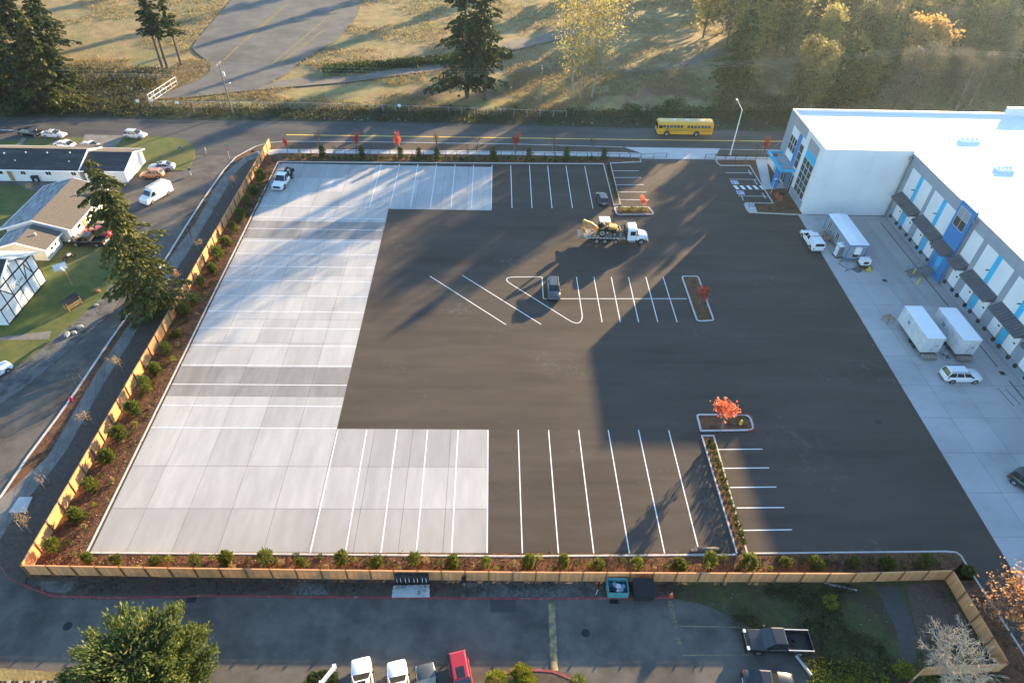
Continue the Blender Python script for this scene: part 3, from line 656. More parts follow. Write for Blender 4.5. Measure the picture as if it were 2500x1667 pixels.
# ------------------------------------------------------------------ the white warehouse
M['wall_white'] = pmat('wall_white', (0.66, 0.665, 0.67), (0.74, 0.745, 0.75), scale=0.5, detail=8, rough=0.75, c3=(0.62, 0.625, 0.63), scale3=0.25)
M['wall_grey'] = pmat('wall_grey', (0.225, 0.26, 0.305), (0.275, 0.31, 0.355), scale=0.6, detail=8, rough=0.8)
M['wall_blue'] = pmat('wall_blue', (0.012, 0.165, 0.42), (0.02, 0.19, 0.47), scale=0.6, detail=8, rough=0.65)
M['wall_cyan'] = pmat('wall_cyan', (0.012, 0.36, 0.60), (0.02, 0.42, 0.68), scale=0.6, detail=8, rough=0.65)
M['panel_grey'] = pmat('panel_grey', (0.26, 0.265, 0.28), (0.32, 0.325, 0.34), scale=0.8, rough=0.7)
M['roof_white'] = pmat('roof_white', (0.76, 0.77, 0.78), (0.84, 0.845, 0.85), scale=0.3, detail=9, rough=0.8, c3=(0.72, 0.73, 0.74), scale3=0.12)
M['awning_grey'] = pmat('awning_grey', (0.055, 0.062, 0.075), (0.08, 0.088, 0.10), scale=1.0, rough=0.5, spec=0.5)
M['glass'] = glass_mat('glass', (0.03, 0.033, 0.032), 0.06)
M['mullion'] = pmat('mullion', (0.45, 0.46, 0.46), (0.55, 0.56, 0.56), scale=2, rough=0.5)
M['door_white'] = pmat('door_white', (0.68, 0.69, 0.70), (0.75, 0.76, 0.77), scale=1, rough=0.6)
M['rubber'] = pmat('rubber', (0.012, 0.012, 0.013), (0.022, 0.022, 0.024), scale=5, rough=0.8)
M['galv_steel'] = pmat('galv_steel', (0.17, 0.18, 0.19), (0.25, 0.26, 0.27), scale=3, rough=0.5, metal=0.3)
M['yellow_steel'] = pmat('yellow_steel', (0.62, 0.42, 0.03), (0.70, 0.50, 0.05), scale=3, rough=0.5)

WX, DXW = 55.4, 70.4          # west face, dock face
WT = 12.42
wh = thing('warehouse', 'long white warehouse with grey and blue panelled walls and loading docks', 'building', (70, 105, 0))
Winv = Matrix.Translation((-70, -105, 0))
def wpart(name, mb, mat, parent=None, **k):
    mb.v = [tuple(Winv @ Vector(v)) for v in mb.v]
    return mb.build(name, mat, parent if parent is not None else wh, **k)
T_ = 0.25
def wall_box(x0, x1, y0, y1, z0=0, z1=WT, mat='wall_white', name='wall'):
    return wpart(name, MB().box(x0, x1, y0, y1, z0, z1), M[mat])
w_west = wall_box(WX, WX + T_, 102.2, 118.8)
w_south = wall_box(WX + T_, DXW + T_, 102.2, 102.2 + T_)
w_dock = wall_box(DXW, DXW + T_, -60, 102.2, z1=12.15, mat='wall_grey')
wall_box(WX + T_, 95.5, 118.8 - T_, 118.8)
wall_box(95.5, 210, 118.8 - T_ - .02, 118.82, z1=13.5)
wall_box(210, 210.25, -60, 118.8); wall_box(DXW + T_, 210, -60.25, -60)
rm = MB().sheet([(WX + T_, 102.4), (DXW + T_, 102.4), (DXW + T_, -60), (210, -60), (210, 118.5), (WX + T_, 118.5)], 12.02)
roof = wpart('roof', rm, M['roof_white'])
cp = MB()      # parapet coping
for a in ((WX - .03, WX + T_ + .03, 102.17, 118.83), ): cp.box(a[0], a[1], a[2], a[3], WT, WT + .05)
cp.box(WX + T_ + .03, DXW - .03, 102.17, 102.2 + T_ + .03, WT, WT + .05)
cp.box(DXW - .03, DXW + T_ + .03, -60, 102.14, 12.15, 12.2)
cp.box(WX + T_ + .03, 95.5, 118.8 - T_ - .03, 118.86, WT + .0, WT + .05)
cp.box(95.5, 210, 118.8 - T_ - .05, 118.86, 13.5, 13.55)
wpart('coping', cp, M['mullion'], roof)
for (cx, cy_, sx, sy) in ((82.9, 107.4, 3.4, 1.2), (83.0, 96.9, 2.6, 1.6)):
    mb = MB().box(cx - sx / 2, cx + sx / 2, cy_ - sy / 2, cy_ + sy / 2, 12.02, 12.45)
    for i in range(4): mb.dome((cx - sx / 2 + sx * (i + .5) / 4, cy_ + .1, 12.45), .28, .22, 8, 3)
    wpart('roof_vent_unit', mb, M['roof_white'], roof)
# south face joints and downspouts
for x in (57.6, 64.0):
    wpart('wall_joint', MB().box(x - .02, x + .02, 102.185, 102.2, .3, 12.2), M['mullion'], w_south)
def downspout(x, y, zt=12.0):
    mb = MB().box(x - .28, x + .28, y - .22, y + .22, zt - .9, zt - .3)
    mb.tube((x, y, .5), (x, y, zt - .9), .11, n=10); mb.tube((x, y, .5), (x - .3, y - .3, .25), .11, n=8)
    wpart('downspout', mb, M['galv_steel'])
downspout(DXW - .25, 101.6); downspout(DXW - .25, 81.75)
# dock face bays: coloured panels proud of the grey wall, doors, awnings, bumpers
def dpanel(y0, y1, z0, z1, mat, d=0.03, name='wall_panel', parent=None):
    return wpart(name, MB().box(DXW - d, DXW + .05, min(y0, y1), max(y0, y1), z0, z1), M[mat], parent if parent is not None else w_dock)
def awning(y0, y1):
    """lean-to metal awning: sloped sheet with standing seams and closed ends"""
    mb = MB(); z1, z0, xo = 5.82, 4.92, DXW - 1.5; t = .08
    mb.hexa([(xo, y0, z0 - t), (DXW, y0, z1 - t), (DXW, y1, z1 - t), (xo, y1, z0 - t)], [(xo, y0, z0), (DXW, y0, z1), (DXW, y1, z1), (xo, y1, z0)])
    for y in (y0, y1):
        s = .02 if y == y0 else -.02
        mb.add([(xo + .02, y + s, z0 - t), (DXW, y + s, z1 - t), (DXW, y + s, z0 - .1)], [(0, 1, 2)])
    n = round((y1 - y0) / .52)
    for i in range(n + 1):
        y = lerp(y0 + .04, y1 - .04, i / n)
        mb.hexa([(xo - .01, y - .035, z0), (DXW, y - .035, z1), (DXW, y + .035, z1), (xo - .01, y + .035, z0)], [(xo - .01, y - .02, z0 + .12), (DXW, y - .02, z1 + .12), (DXW, y + .02, z1 + .12), (xo - .01, y + .02, z0 + .12)])
    mb.box(xo - .04, xo + .03, y0, y1, z0 - .18, z0 - .01)
    return wpart('awning', mb, M['awning_grey'])
def dock_door(y0, y1):
    d = wpart('dock_door', MB().box(DXW - .02, DXW + .05, y0, y1, 1.35, 4.6), M['door_white'])
    for i in range(1, 6):
        z = 1.35 + i * .54
        wpart('door_joint', MB().box(DXW - .026, DXW - .02, y0 + .05, y1 - .05, z - .012, z + .012), M['mullion'], d)
    y = y0 + .5
    wpart('vision_panel', MB().box(DXW - .05, DXW - .02, y - .18, y + .18, 2.95, 3.2), M['glass'], d)
    lv = wpart('dock_leveler', MB().box(DXW - .12, DXW - .02, y0 + .1, y1 - .1, 1.18, 1.32), M['galv_steel'])
    for y in (y0 - .12, y1 + .12):
        wpart('dock_bumper', MB().box(DXW - .32, DXW - .0, y - .2, y + .2, .85, 1.35), M['rubber'])
def bay(y0, y1, first=False):
    """y0 > y1: upper white panels split by a cyan stripe, two dock doors below, one awning"""
    m1, m2 = lerp(y0, y1, .43), lerp(y0, y1, .585)
    dpanel(y0, m1, 5.95, 10.3, 'wall_white'); dpanel(m2, y1, 5.95, 10.3, 'wall_white')
    dpanel(m1, m2, 5.95, 10.3, 'wall_cyan', .033); dpanel(m1, m2, 1.0, 4.85, 'wall_cyan', .033)
    dock_door(lerp(y0, y1, .36), lerp(y0, y1, .04)); dock_door(lerp(y0, y1, .93), lerp(y0, y1, .62))
    awning(y1 - .05, y0 + .05)
    lamp = MB().box(DXW - .55, DXW - .03, m1 - .05, m1 + .1, 7.65, 7.75)
    wpart('wall_lamp', lamp, M['black'])
bay(100.4, 93.9); bay(92.9, 86.5)
bay(77.7, 71.3); bay(70.1, 63.7); bay(62.5, 56.1); bay(54.9, 48.5); bay(47.3, 40.9)
dpanel(81.4, 78.8, 6.05, 10.3, 'wall_white'); dock_door(79.1, 81.0); awning(78.75, 81.5)
tw = wpart('blue_stair_tower', MB().box(DXW - .35, DXW + .1, 82.2, 86.1, 0, 12.62), M['wall_blue'])
gw = wpart('window', MB().box(DXW - .40, DXW - .33, 82.85, 85.6, 8.8, 10.3), M['glass'])
wpart('wall_panel', MB().box(DXW - .39, DXW - .33, 82.9, 85.6, 10.36, 11.9), M['wall_grey'])
for y in (82.85, 84.2, 85.55): wpart('mullion', MB().box(DXW - .43, DXW - .40, y - .03, y + .03, 8.8, 11.9), M['mullion'], gw)
for z in (8.8, 10.32, 11.9): wpart('mullion', MB().box(DXW - .425, DXW - .40, 82.85, 85.6, z - .03, z + .03), M['mullion'], gw)
sd = wpart('door', MB().box(DXW - .39, DXW - .33, 83.6, 84.7, 1.2, 4.2), M['wall_cyan'])
wpart('handle', MB().box(DXW - .45, DXW - .39, 83.7, 83.78, 2.2, 2.35), M['steel'], sd)
mb = MB(); _aw = awning(82.3, 86.0)
for v in _aw.data.vertices: v.co.x -= .36
# west (entrance) face: plane x = WX
def fpanel(y0, y1, z0, z1, mat, d=.03, name='wall_panel', parent=None):
    return wpart(name, MB().box(WX - d, WX + .05, min(y0, y1), max(y0, y1), z0, z1), M[mat], parent if parent is not None else w_west)
fpanel(118.75, 116.1, .2, 12.3, 'wall_grey', .05)
for i in range(4): fpanel(116.0 - i * 1.5, 114.56 - i * 1.5, 10.5, 12.3, 'panel_grey')
for i in range(3): fpanel(108.4 - i * 1.46, 106.99 - i * 1.46, 9.75, 11.65, 'panel_grey')
fpanel(108.3, 103.95, 8.3, 9.70, 'wall_cyan')
fpanel(112.65, 111.35, .2, 10.45, 'wall_blue', .12)
fpanel(115.95, 113.0, 9.0, 10.42, 'wall_white', .05); fpanel(115.7, 112.75, 4.85, 6.2, 'wall_white', .05)
fpanel(109.4, 103.6, .15, 1.7, 'wall_grey', .035)
def window(y0, y1, z0, z1, nx, nz, face='W', d=.02):
    w = wpart('window', MB().box(WX - d, WX + .04, y0, y1, z0, z1), M['glass'])
    fr = MB()
    for i in range(nx + 1):
        y = lerp(y0, y1, i / nx); fr.box(WX - d - .07, WX - d, y - .04, y + .04, z0, z1)
    for i in range(nz + 1):
        z = lerp(z0, z1, i / nz); fr.box(WX - d - .065, WX - d - .005, y0, y1, z - .04, z + .04)
    wpart('frame', fr, M['mullion'], w)
    return w
window(103.95, 108.35, 1.75, 8.25, 3, 5); window(112.75, 115.9, 6.25, 8.95, 3, 2); window(112.75, 115.9, .3, 4.8, 3, 2); window(109.6, 111.3, 4.9, 9.3, 1, 3)
fpanel(111.3, 109.5, 9.35, 10.3, 'wall_white', .05)
dr = fpanel(111.2, 109.7, .15, 3.6, 'glass', .03, 'entrance_door')
wpart('frame', MB().box(WX - .08, WX - .03, 110.4, 110.5, .15, 3.6).box(WX - .08, WX - .03, 109.7, 111.2, 3.5, 3.6), M['mullion'], dr)
cn = MB(); x0 = 52.7
for y in (109.9, 117.4): cn.box(x0, WX, y - .12, y + .12, 4.25, 4.75)
cn.box(x0 - .15, x0 + .15, 109.8, 117.5, 4.22, 4.78)
for y in (112.4, 114.9): cn.box(x0, WX, y - .08, y + .08, 4.3, 4.7)
can = wpart('entrance_canopy', cn, M['wall_cyan'])
wpart('canopy_deck', MB().box(x0 + .2, WX, 110.05, 114.8, 4.5, 4.6), M['panel_grey'], can)
wpart('tie_rod', MB().tube((x0, 117.4, 4.7), (WX, 117.4, 7.6), .03).tube((x0, 109.95, 4.7), (WX, 109.95, 7.0), .03), M['wall_grey'], can)
wpart('canopy_post', MB().box(52.9, 53.6, 111.4, 112.6, .1, 4.2), M['wall_blue'], can)

# steel dock stairs and bollards
st = thing('dock_stair', 'grey steel dock stair with railings below the blue tower', 'stairs', (68.6, 84.3, 0))
mb = MB(); mb.box(.2, 1.45, -.9, .9, 1.12, 1.18); mb.build('landing', M['galv_steel'], st)
for i in range(7): MB().box(-2.3 + i * .35, -1.95 + i * .35, -.75, .75, .13 + .14 * i, .16 + .14 * i).build('tread', M['galv_steel'], st)
for s in (-.78, .78):
    mb = MB().bar((-2.4, s, .08), (.2, s, 1.1), .05, .2)
    mb.tube((-2.3, s, 1.05), (.2, s, 2.15), .03).tube((-2.3, s, .6), (.2, s, 1.65), .025).tube((.2, s, 2.15), (1.4, s, 2.15), .03).tube((.2, s, 1.65), (1.4, s, 1.65), .025)
    for x, z in ((-2.3, .1), (-1.2, .55), (.2, 1.1), (1.35, 1.1)): mb.tube((x, s, z), (x, s, z + 1.0), .03)
    mb.build('handrail', M['galv_steel'], st)
for x, y in ((.3, -.8), (.3, .8)): MB().box(x - .04, x + .04, y - .04, y + .04, 0, 1.12).build('leg', M['galv_steel'], st)
for c, nm in (((67.05, 84.15), 'yellow bollard farther from the dock stair foot'), ((66.54, 81.62), 'yellow bollard nearer the camera at the dock stair foot')):
    b = MB().tube((0, 0, 0), (0, 0, 1.2), .13, n=12).dome((0, 0, 1.2), .13, .08, 12, 3).build('bollard', M['yellow_steel'], None, smooth=False)
    b.location = (*c, .01); tag(b, nm, 'bollard', 'bollards by the dock stair')

# ------------------------------------------------------------------ vehicles
def paint_mat(name, c, rough=0.28):
    return pmat('car_' + name, c, tuple(min(1, x * 1.06 + .002) for x in c), scale=1.5, rough=rough, spec=0.5, coat=0.6)
CP = {'white': (0.72, 0.73, 0.74), 'silver': (0.42, 0.44, 0.46), 'silver_blue': (0.40, 0.44, 0.50), 'black': (0.010, 0.011, 0.013), 'charcoal': (0.045, 0.05, 0.057), 'orange': (0.52, 0.17, 0.055), 'red': (0.33, 0.018, 0.03), 'maroon': (0.12, 0.015, 0.02), 'green': (0.02, 0.035, 0.028), 'grey': (0.12, 0.125, 0.135), 'cyan': (0.03, 0.40, 0.48)}
CP = {k: paint_mat(k, v) for k, v in CP.items()}
M['car_glass'] = glass_mat('car_glass', (0.012, 0.014, 0.016), 0.04)
M['tyre'] = pmat('tyre', (0.013, 0.013, 0.014), (0.02, 0.02, 0.021), scale=6, rough=0.85)
M['rim'] = pmat('rim', (0.32, 0.33, 0.34), (0.42, 0.43, 0.44), scale=4, rough=0.4, metal=0.5)
M['lamp_clear'] = pmat('lamp_clear', (0.55, 0.57, 0.6), (0.68, 0.7, 0.72), scale=6, rough=0.15, spec=0.6)
M['lamp_red'] = pmat('lamp_red', (0.35, 0.012, 0.015), (0.42, 0.02, 0.02), scale=6, rough=0.2, spec=0.6)
M['trim_black'] = pmat('trim_black', (0.014, 0.014, 0.015), (0.025, 0.025, 0.027), scale=5, rough=0.6)
M['plate'] = pmat('plate', (0.6, 0.62, 0.66), (0.68, 0.7, 0.72), scale=8, rough=0.5)

def wheel(parent, x, y, r, w, side):
    """tyre ring + rim; side = +1 / -1, outer face towards side"""
    yo, yi = y + side * w / 2, y - side * w / 2
    n = 18; mb = MB(); secs = []
    for yy, rr in ((yi, r * .62), (yi, r * .94), (lerp(yi, yo, .15), r), (lerp(yi, yo, .85), r), (yo, r * .94), (yo, r * .64)):
        secs.append([(x + rr * math.cos(2 * math.pi * i / n), yy, r + rr * math.sin(2 * math.pi * i / n)) for i in range(n)])
    mb.loft(secs)
    t = mb.build('wheel', M['tyre'], parent)
    rm = MB().tube((x, yo - side * .03, r), (x, yo + side * .006, r), r * .64, r * .6, n=16)
    rm.build('rim', M['rim'], t)
    hb = MB().tube((x, yo + side * .006, r), (x, yo + side * .014, r), r * .2, n=10)
    hb.build('hub_cap', M['trim_black'], t)
    return t

KIND = {
 # body top profile (x -1 rear .. 1 front, z share of H); cabin base rear/front, roof rear/front; H share of belt
 'sedan': dict(prof=[(-1, .42), (-.985, .60), (-.9, .655), (-.62, .67), (.30, .645), (.62, .60), (.88, .54), (.97, .47), (1, .36)], cab=(-.78, .36, -.42, .04), belt=.65, tumble=.80),
 'hatch': dict(prof=[(-1, .40), (-.985, .55), (-.95, .62), (-.6, .63), (.36, .60), (.70, .56), (.90, .50), (.98, .44), (1, .33)], cab=(-.97, .44, -.74, .08), belt=.61, tumble=.80),
 'suv': dict(prof=[(-1, .38), (-.99, .54), (-.97, .62), (-.6, .64), (.38, .62), (.66, .60), (.90, .55), (.985, .46), (1, .34)], cab=(-.975, .42, -.86, .14), belt=.63, tumble=.82),
 'coupe': dict(prof=[(-1, .42), (-.985, .62), (-.9, .68), (-.62, .68), (.30, .64), (.62, .60), (.88, .53), (.97, .46), (1, .35)], cab=(-.86, .36, -.34, .0), belt=.65, tumble=.78),
}
def car(name, label, color, kind, L, W, H, loc, heading, rails=False, sunroof=False, rail_mat=None, hood=None, trim=False):
    """heading in degrees: direction the nose points, 0 = +X (to the east of the lot)"""
    k = KIND[kind]; P = CP[color]
    t = thing(name, label, 'car', (*loc, 0.005), R(heading))
    hl, w, zb = L / 2, W / 2, .20
    secs = []
    for x, z in k['prof']:
        zt = z * H
        e = max(0, abs(x) - .70) / .30
        ww = w * (1 - .16 * e ** 2); zbb = zb + (.16 if abs(x) > .95 else 0)
        zm = lerp(zbb, zt, .55)
        secs.append([(x * hl, -ww * .84, zbb), (x * hl, -ww * .985, zbb + .10), (x * hl, -ww, zm), (x * hl, -ww * .965, zt - .07), (x * hl, -ww * .86, zt), (x * hl, 0, zt + .035),
                     (x * hl, ww * .86, zt), (x * hl, ww * .965, zt - .07), (x * hl, ww, zm), (x * hl, ww * .985, zbb + .10), (x * hl, ww * .84, zbb)])
    MB().loft(secs).build('body', P, t, smooth=True)
    rb, fb, rr, fr = [v * hl for v in k['cab']]
    zbelt = k['belt'] * H - .03; wb = w * .91; wr = w * k['tumble'] * .93
    # cabin shell: base ring, roof ring with a crowned roof
    sh = MB()
    B = [(rb, -wb, zbelt), (fb, -wb, zbelt), (fb, wb, zbelt), (rb, wb, zbelt)]
    zr = H - .05
    T = [(rr, -wr, zr), (fr, -wr, zr), (fr, wr, zr), (rr, wr, zr)]
    sh.add(B + T, [(0, 1, 5, 4), (1, 2, 6, 5), (2, 3, 7, 6), (3, 0, 4, 7)])
    q = .12
    T2 = [(rr + q, -wr + q, H), (fr - q, -wr + q, H), (fr - q, wr - q, H), (rr + q, wr - q, H)]
    sh.add(T + T2, [(0, 1, 5, 4), (1, 2, 6, 5), (2, 3, 7, 6), (3, 0, 4, 7), (4, 5, 6, 7)])
    sh.build('roof', P, t)
    def pane(pname, a, b, c, d, m=.06, lift=.018):
        A, Bv, C, D = map(Vector, (a, b, c, d)); ctr = (A + Bv + C + D) / 4
        nrm = (Bv - A).cross(D - A).normalized()
        if nrm.dot(ctr - Vector(((rb + fb) / 2, 0, zbelt))) < 0: nrm = -nrm
        pts = []
        for p in (A, Bv, C, D):
            v = ctr - p; pts.append(tuple(p + v.normalized() * min(m * 1.3, v.length * .4) + nrm * lift))
        inner = [tuple(Vector(p) - nrm * .03) for p in pts]
        mb = MB(); mb.add(pts + inner, [(0, 1, 2, 3), (0, 4, 5, 1), (1, 5, 6, 2), (2, 6, 7, 3), (3, 7, 4, 0)])
        return mb.build(pname, M['car_glass'], t)
    pane('windshield', B[1], B[2], T[2], T[1]); pane('rear_window', B[3], B[0], T[0], T[3])
    for s in (0, 1):
        b0, b1, t0, t1 = (B[0], B[1], T[0], T[1]) if s == 0 else (B[3], B[2], T[3], T[2])
        cuts = (0, .52, 1) if kind in ('sedan', 'coupe') else (0, .33, .66, 1)
        for i in range(len(cuts) - 1):
            f = lambda p, q_, u: tuple(Vector(p).lerp(Vector(q_), u))
            pane('side_window', f(b0, b1, cuts[i]), f(b0, b1, cuts[i + 1]), f(t0, t1, cuts[i + 1]), f(t0, t1, cuts[i]), m=.045)
    r = .34 if kind == 'suv' else .31
    for sx in (-.60, .62):
        for s in (-1, 1):
            MB().tube((sx * hl, s * (w - .12), r + .03), (sx * hl, s * (w + .006), r + .03), r * 1.2, n=18).build('wheel_arch', M['trim_black'], t)
            wheel(t, sx * hl, s * (w - .09), r, .21, s)
    hz = k['prof'][-2][1] * H
    for s in (-1, 1):
        MB().hexa([(hl * .90, s * w * .56, hz - .12), (hl * .985, s * w * .56, hz - .14), (hl * .955, s * w * .86, hz - .12), (hl * .84, s * w * .95, hz - .10)], [(hl * .89, s * w * .56, hz + .05), (hl * .97, s * w * .56, hz + .0), (hl * .94, s * w * .86, hz + .02), (hl * .83, s * w * .93, hz + .06)]).build('headlight', M['lamp_clear'], t)
        tz = k['prof'][1][1] * H
        MB().hexa([(-hl * 1.0, s * w * .56, tz - .14), (-hl * .93, s * w * .56, tz - .14), (-hl * .86, s * w * .93, tz - .12), (-hl * .985, s * w * .84, tz - .12)], [(-hl * .995, s * w * .56, tz + .02), (-hl * .93, s * w * .56, tz + .02), (-hl * .85, s * w * .93, tz + .04), (-hl * .975, s * w * .84, tz + .03)]).build('taillight', M['lamp_red'], t)
        MB().box(fb * .80 - .07, fb * .80 + .09, s * (w + .06) - .09, s * (w + .06) + .09, zbelt + .04, zbelt + .18).build('mirror', P if color not in ('white',) else M['trim_black'], t)
    MB().box(hl * .99, hl + .03, -w * .5, w * .5, .30, .46).build('grille', M['trim_black'], t)
    MB().box(-hl - .035, -hl * .985, -.24, .24, .52, .66).build('number_plate', M['plate'], t)
    MB().box(-hl - .03, -hl * .97, -w * .72, w * .72, .26, .38).build('rear_bumper', M['trim_black'] if kind in ('suv', 'hatch') else P, t)
    if rails:
        for s in (-1, 1): MB().box(rr + .1, fr - .05, s * wr * .9 - .03, s * wr * .9 + .03, H + .005, H + .06).build('roof_rail', rail_mat or M['trim_black'], t)
    if sunroof: MB().box(lerp(rr, fr, .55), lerp(rr, fr, .93), -wr * .5, wr * .5, H - .01, H + .012).build('sunroof', M['car_glass'], t)
    if trim:
        for s in (-1, 1): MB().box(-hl * .8, hl * .8, s * w - .012, s * w + .02, .34, .42).build('side_trim', M['trim_black'], t)
    return t

def pickup(label, color, L, W, H, loc, heading, canopy=False, flatbed=False, chrome=False, bedrail=None):
    P = CP[color]
    t = thing('pickup_truck', label, 'pickup', (*loc, 0.005), R(heading))
    hl, w, zb = L / 2, W / 2, .32; zd = H * .60
    xb = -.20 * hl                                    # back of the cab
    secs = []
    for x, z in [(xb / hl, .60), (.36, .60), (.62, .585), (.88, .56), (.975, .50), (1, .40)]:
        zt = z * H; e = max(0, x - .75) / .25; ww = w * (1 - .10 * e ** 2)
        secs.append([(x * hl, -ww * .9, zb), (x * hl, -ww, zb + .12), (x * hl, -ww, zt - .10), (x * hl, -ww * .90, zt), (x * hl, 0, zt + .04), (x * hl, ww * .90, zt), (x * hl, ww, zt - .10), (x * hl, ww, zb + .12), (x * hl, ww * .9, zb)])
    MB().loft(secs).build('body', P, t, smooth=False, bevel=.05)
    rb, fb, rr, fr = xb + .02, .50 * hl, xb + .12, .24 * hl
    wb, wr = w * .93, w * .78
    B = [(rb, -wb, zd - .04), (fb, -wb, zd - .04), (fb, wb, zd - .04), (rb, wb, zd - .04)]
    T = [(rr, -wr, H - .04), (fr, -wr, H - .04), (fr, wr, H - .04), (rr, wr, H - .04)]
    sh = MB().add(B + T, [(0, 1, 5, 4), (1, 2, 6, 5), (2, 3, 7, 6), (3, 0, 4, 7)])
    sh.add(T + [(rr + .1, -wr + .1, H), (fr - .1, -wr + .1, H), (fr - .1, wr - .1, H), (rr + .1, wr - .1, H)], [(0, 1, 5, 4), (1, 2, 6, 5), (2, 3, 7, 6), (3, 0, 4, 7), (4, 5, 6, 7)])
    sh.build('cab_roof', P, t)
    def pane(n, a, b, c, d, m=.06):
        A, Bv, C, D = map(Vector, (a, b, c, d)); ctr = (A + Bv + C + D) / 4
        nr = (Bv - A).cross(D - A).normalized()
        if nr.dot(ctr - Vector(((rb + fb) / 2, 0, zd))) < 0: nr = -nr
        pts = [tuple(p + (ctr - p).normalized() * m * 1.3 + nr * .018) for p in (A, Bv, C, D)]
        MB().add(pts + [tuple(Vector(p) - nr * .03) for p in pts], [(0, 1, 2, 3), (0, 4, 5, 1), (1, 5, 6, 2), (2, 6, 7, 3), (3, 7, 4, 0)]).build(n, M['car_glass'], t)
    pane('windshield', B[1], B[2], T[2], T[1]); pane('rear_window', B[3], B[0], T[0], T[3])
    f = lambda p, q_, u: tuple(Vector(p).lerp(Vector(q_), u))
    for b0, b1, t0, t1 in ((B[0], B[1], T[0], T[1]), (B[3], B[2], T[3], T[2])):
        pane('side_window', b0, f(b0, b1, .48), f(t0, t1, .48), t0); pane('side_window', f(b0, b1, .48), b1, t1, f(t0, t1, .48))
    if flatbed:
        MB().box(-hl, xb - .1, -w * 1.08, w * 1.08, .92, 1.04).build('flatbed_deck', M['trim_black'], t)
        MB().box(xb - .16, xb - .08, -w, w, 1.04, 1.95).box(-hl, -hl + .06, -w, w, 1.04, 1.3).build('headboard', M['trim_black'], t)
        MB().box(-hl * .9, xb - .2, -.42, .42, .45, .92).build('chassis', M['trim_black'], t)
    else:
        bd = MB()
        x0, x1, zi = -hl, xb - .04, zb + .32
        bd.box(x0, x1, -w, w, zb + .05, zi)
        for s in (-1, 1): bd.box(x0, x1, s * w - (.09 if s > 0 else 0), s * w + (.09 if s < 0 else 0), zi, zd)
        bd.box(x0, x0 + .08, -w + .09, w - .09, zi, zd); bd.box(x1 - .08, x1, -w + .09, w - .09, zi, zd)
        bd.build('bed', P, t, bevel=.02)
        MB().box(x0 + .09, x1 - .09, -w + .10, w - .10, zi + .002, zi + .02).build('bed_floor', M['trim_black'], t)
        if bedrail:
            for s in (-1, 1): MB().box(x0, x1, s * (w - .045) - .05, s * (w - .045) + .05, zd + .001, zd + .03).build('bed_rail', bedrail, t)
    if canopy:
        cb = [(-hl + .02, -w * .97, zd), (xb - .06, -w * .97, zd), (xb - .06, w * .97, zd), (-hl + .02, w * .97, zd)]
        ct = [(-hl + .10, -w * .82, H - .02), (xb - .08, -w * .82, H - .02), (xb - .08, w * .82, H - .02), (-hl + .10, w * .82, H - .02)]
        MB().hexa(cb, ct).build('canopy', P, t, bevel=.04)
        for i in range(3): MB().box(lerp(-hl + .3, xb - .3, (i + .5) / 3) - .03, lerp(-hl + .3, xb - .3, (i + .5) / 3) + .03, -w * .78, w * .78, H - .02, H + .012).build('canopy_rib', P, t)
        MB().hexa([(-hl + .012, -w * .8, zd + .12), (-hl + .03, -w * .8, zd + .12), (-hl + .03, w * .8, zd + .12), (-hl + .012, w * .8, zd + .12)], [(-hl + .07, -w * .7, H - .14), (-hl + .09, -w * .7, H - .14), (-hl + .09, w * .7, H - .14), (-hl + .07, w * .7, H - .14)]).build('canopy_window', M['car_glass'], t)
    r = .39
    for sx in (-.60, .64):
        for s in (-1, 1):
            MB().tube((sx * hl, s * (w - .14), r + .04), (sx * hl, s * (w + .006), r + .04), r * 1.2, n=18).build('wheel_arch', M['trim_black'], t)
            wheel(t, sx * hl, s * (w - .08), r, .26, s)
    for s in (-1, 1):
        MB().box(hl * .93, hl + .02, s * w * .78 - .16, s * w * .78 + .16, .80, 1.0).build('headlight', M['lamp_clear'], t)
        if not flatbed: MB().box(-hl - .02, -hl + .04, s * (w - .1) - .08, s * (w - .1) + .08, .72, 1.0).build('taillight', M['lamp_red'], t)
        MB().box(fb - .45, fb - .27, s * (w + .12) - .1, s * (w + .12) + .1, zd + .05, zd + .28).build('mirror', M['trim_black'], t)
    MB().box(hl * .99, hl + .05, -w * .62, w * .62, .62, .98).build('grille', M['trim_black'], t)
    MB().box(hl * .97, hl + .10, -w * .95, w * .95, .40, .58).build('front_bumper', M['steel'] if chrome else P, t)
    if not flatbed: MB().box(-hl - .12, -hl + .02, -w * .92, w * .92, .45, .60).build('rear_bumper', M['steel'], t)
    if not flatbed: MB().box(-hl - .03, -hl + .01, -.16, .16, .66, .78).build('number_plate', M['plate'], t)
    return t

# --- on the lot
car('parked_car', 'dark hatchback parked tail-first beside the planted strip in the lot', 'charcoal', 'hatch', 4.2, 1.75, 1.5, (19.68, 105.76), 94)
car('parked_car', 'dark grey crossover parked nose to the camera in the middle of the lot', 'charcoal', 'suv', 4.7, 1.88, 1.62, (9.16, 78.54), -91, rails=True)
pickup('white pickup with a canopy parked on the dock apron edge', 'white', 5.6, 1.98, 1.92, (53.61, 92.75), 92, canopy=True)
car('parked_car', 'white four-wheel-drive wagon parked on the pale dock apron', 'white', 'suv', 5.0, 2.0, 1.78, (62.25, 60.9), 0, rails=True)
car('parked_car', 'dark green car cut off by the frame edge on the dock apron', 'green', 'suv', 4.6, 1.9, 1.7, (61.0, 43.2), -60)
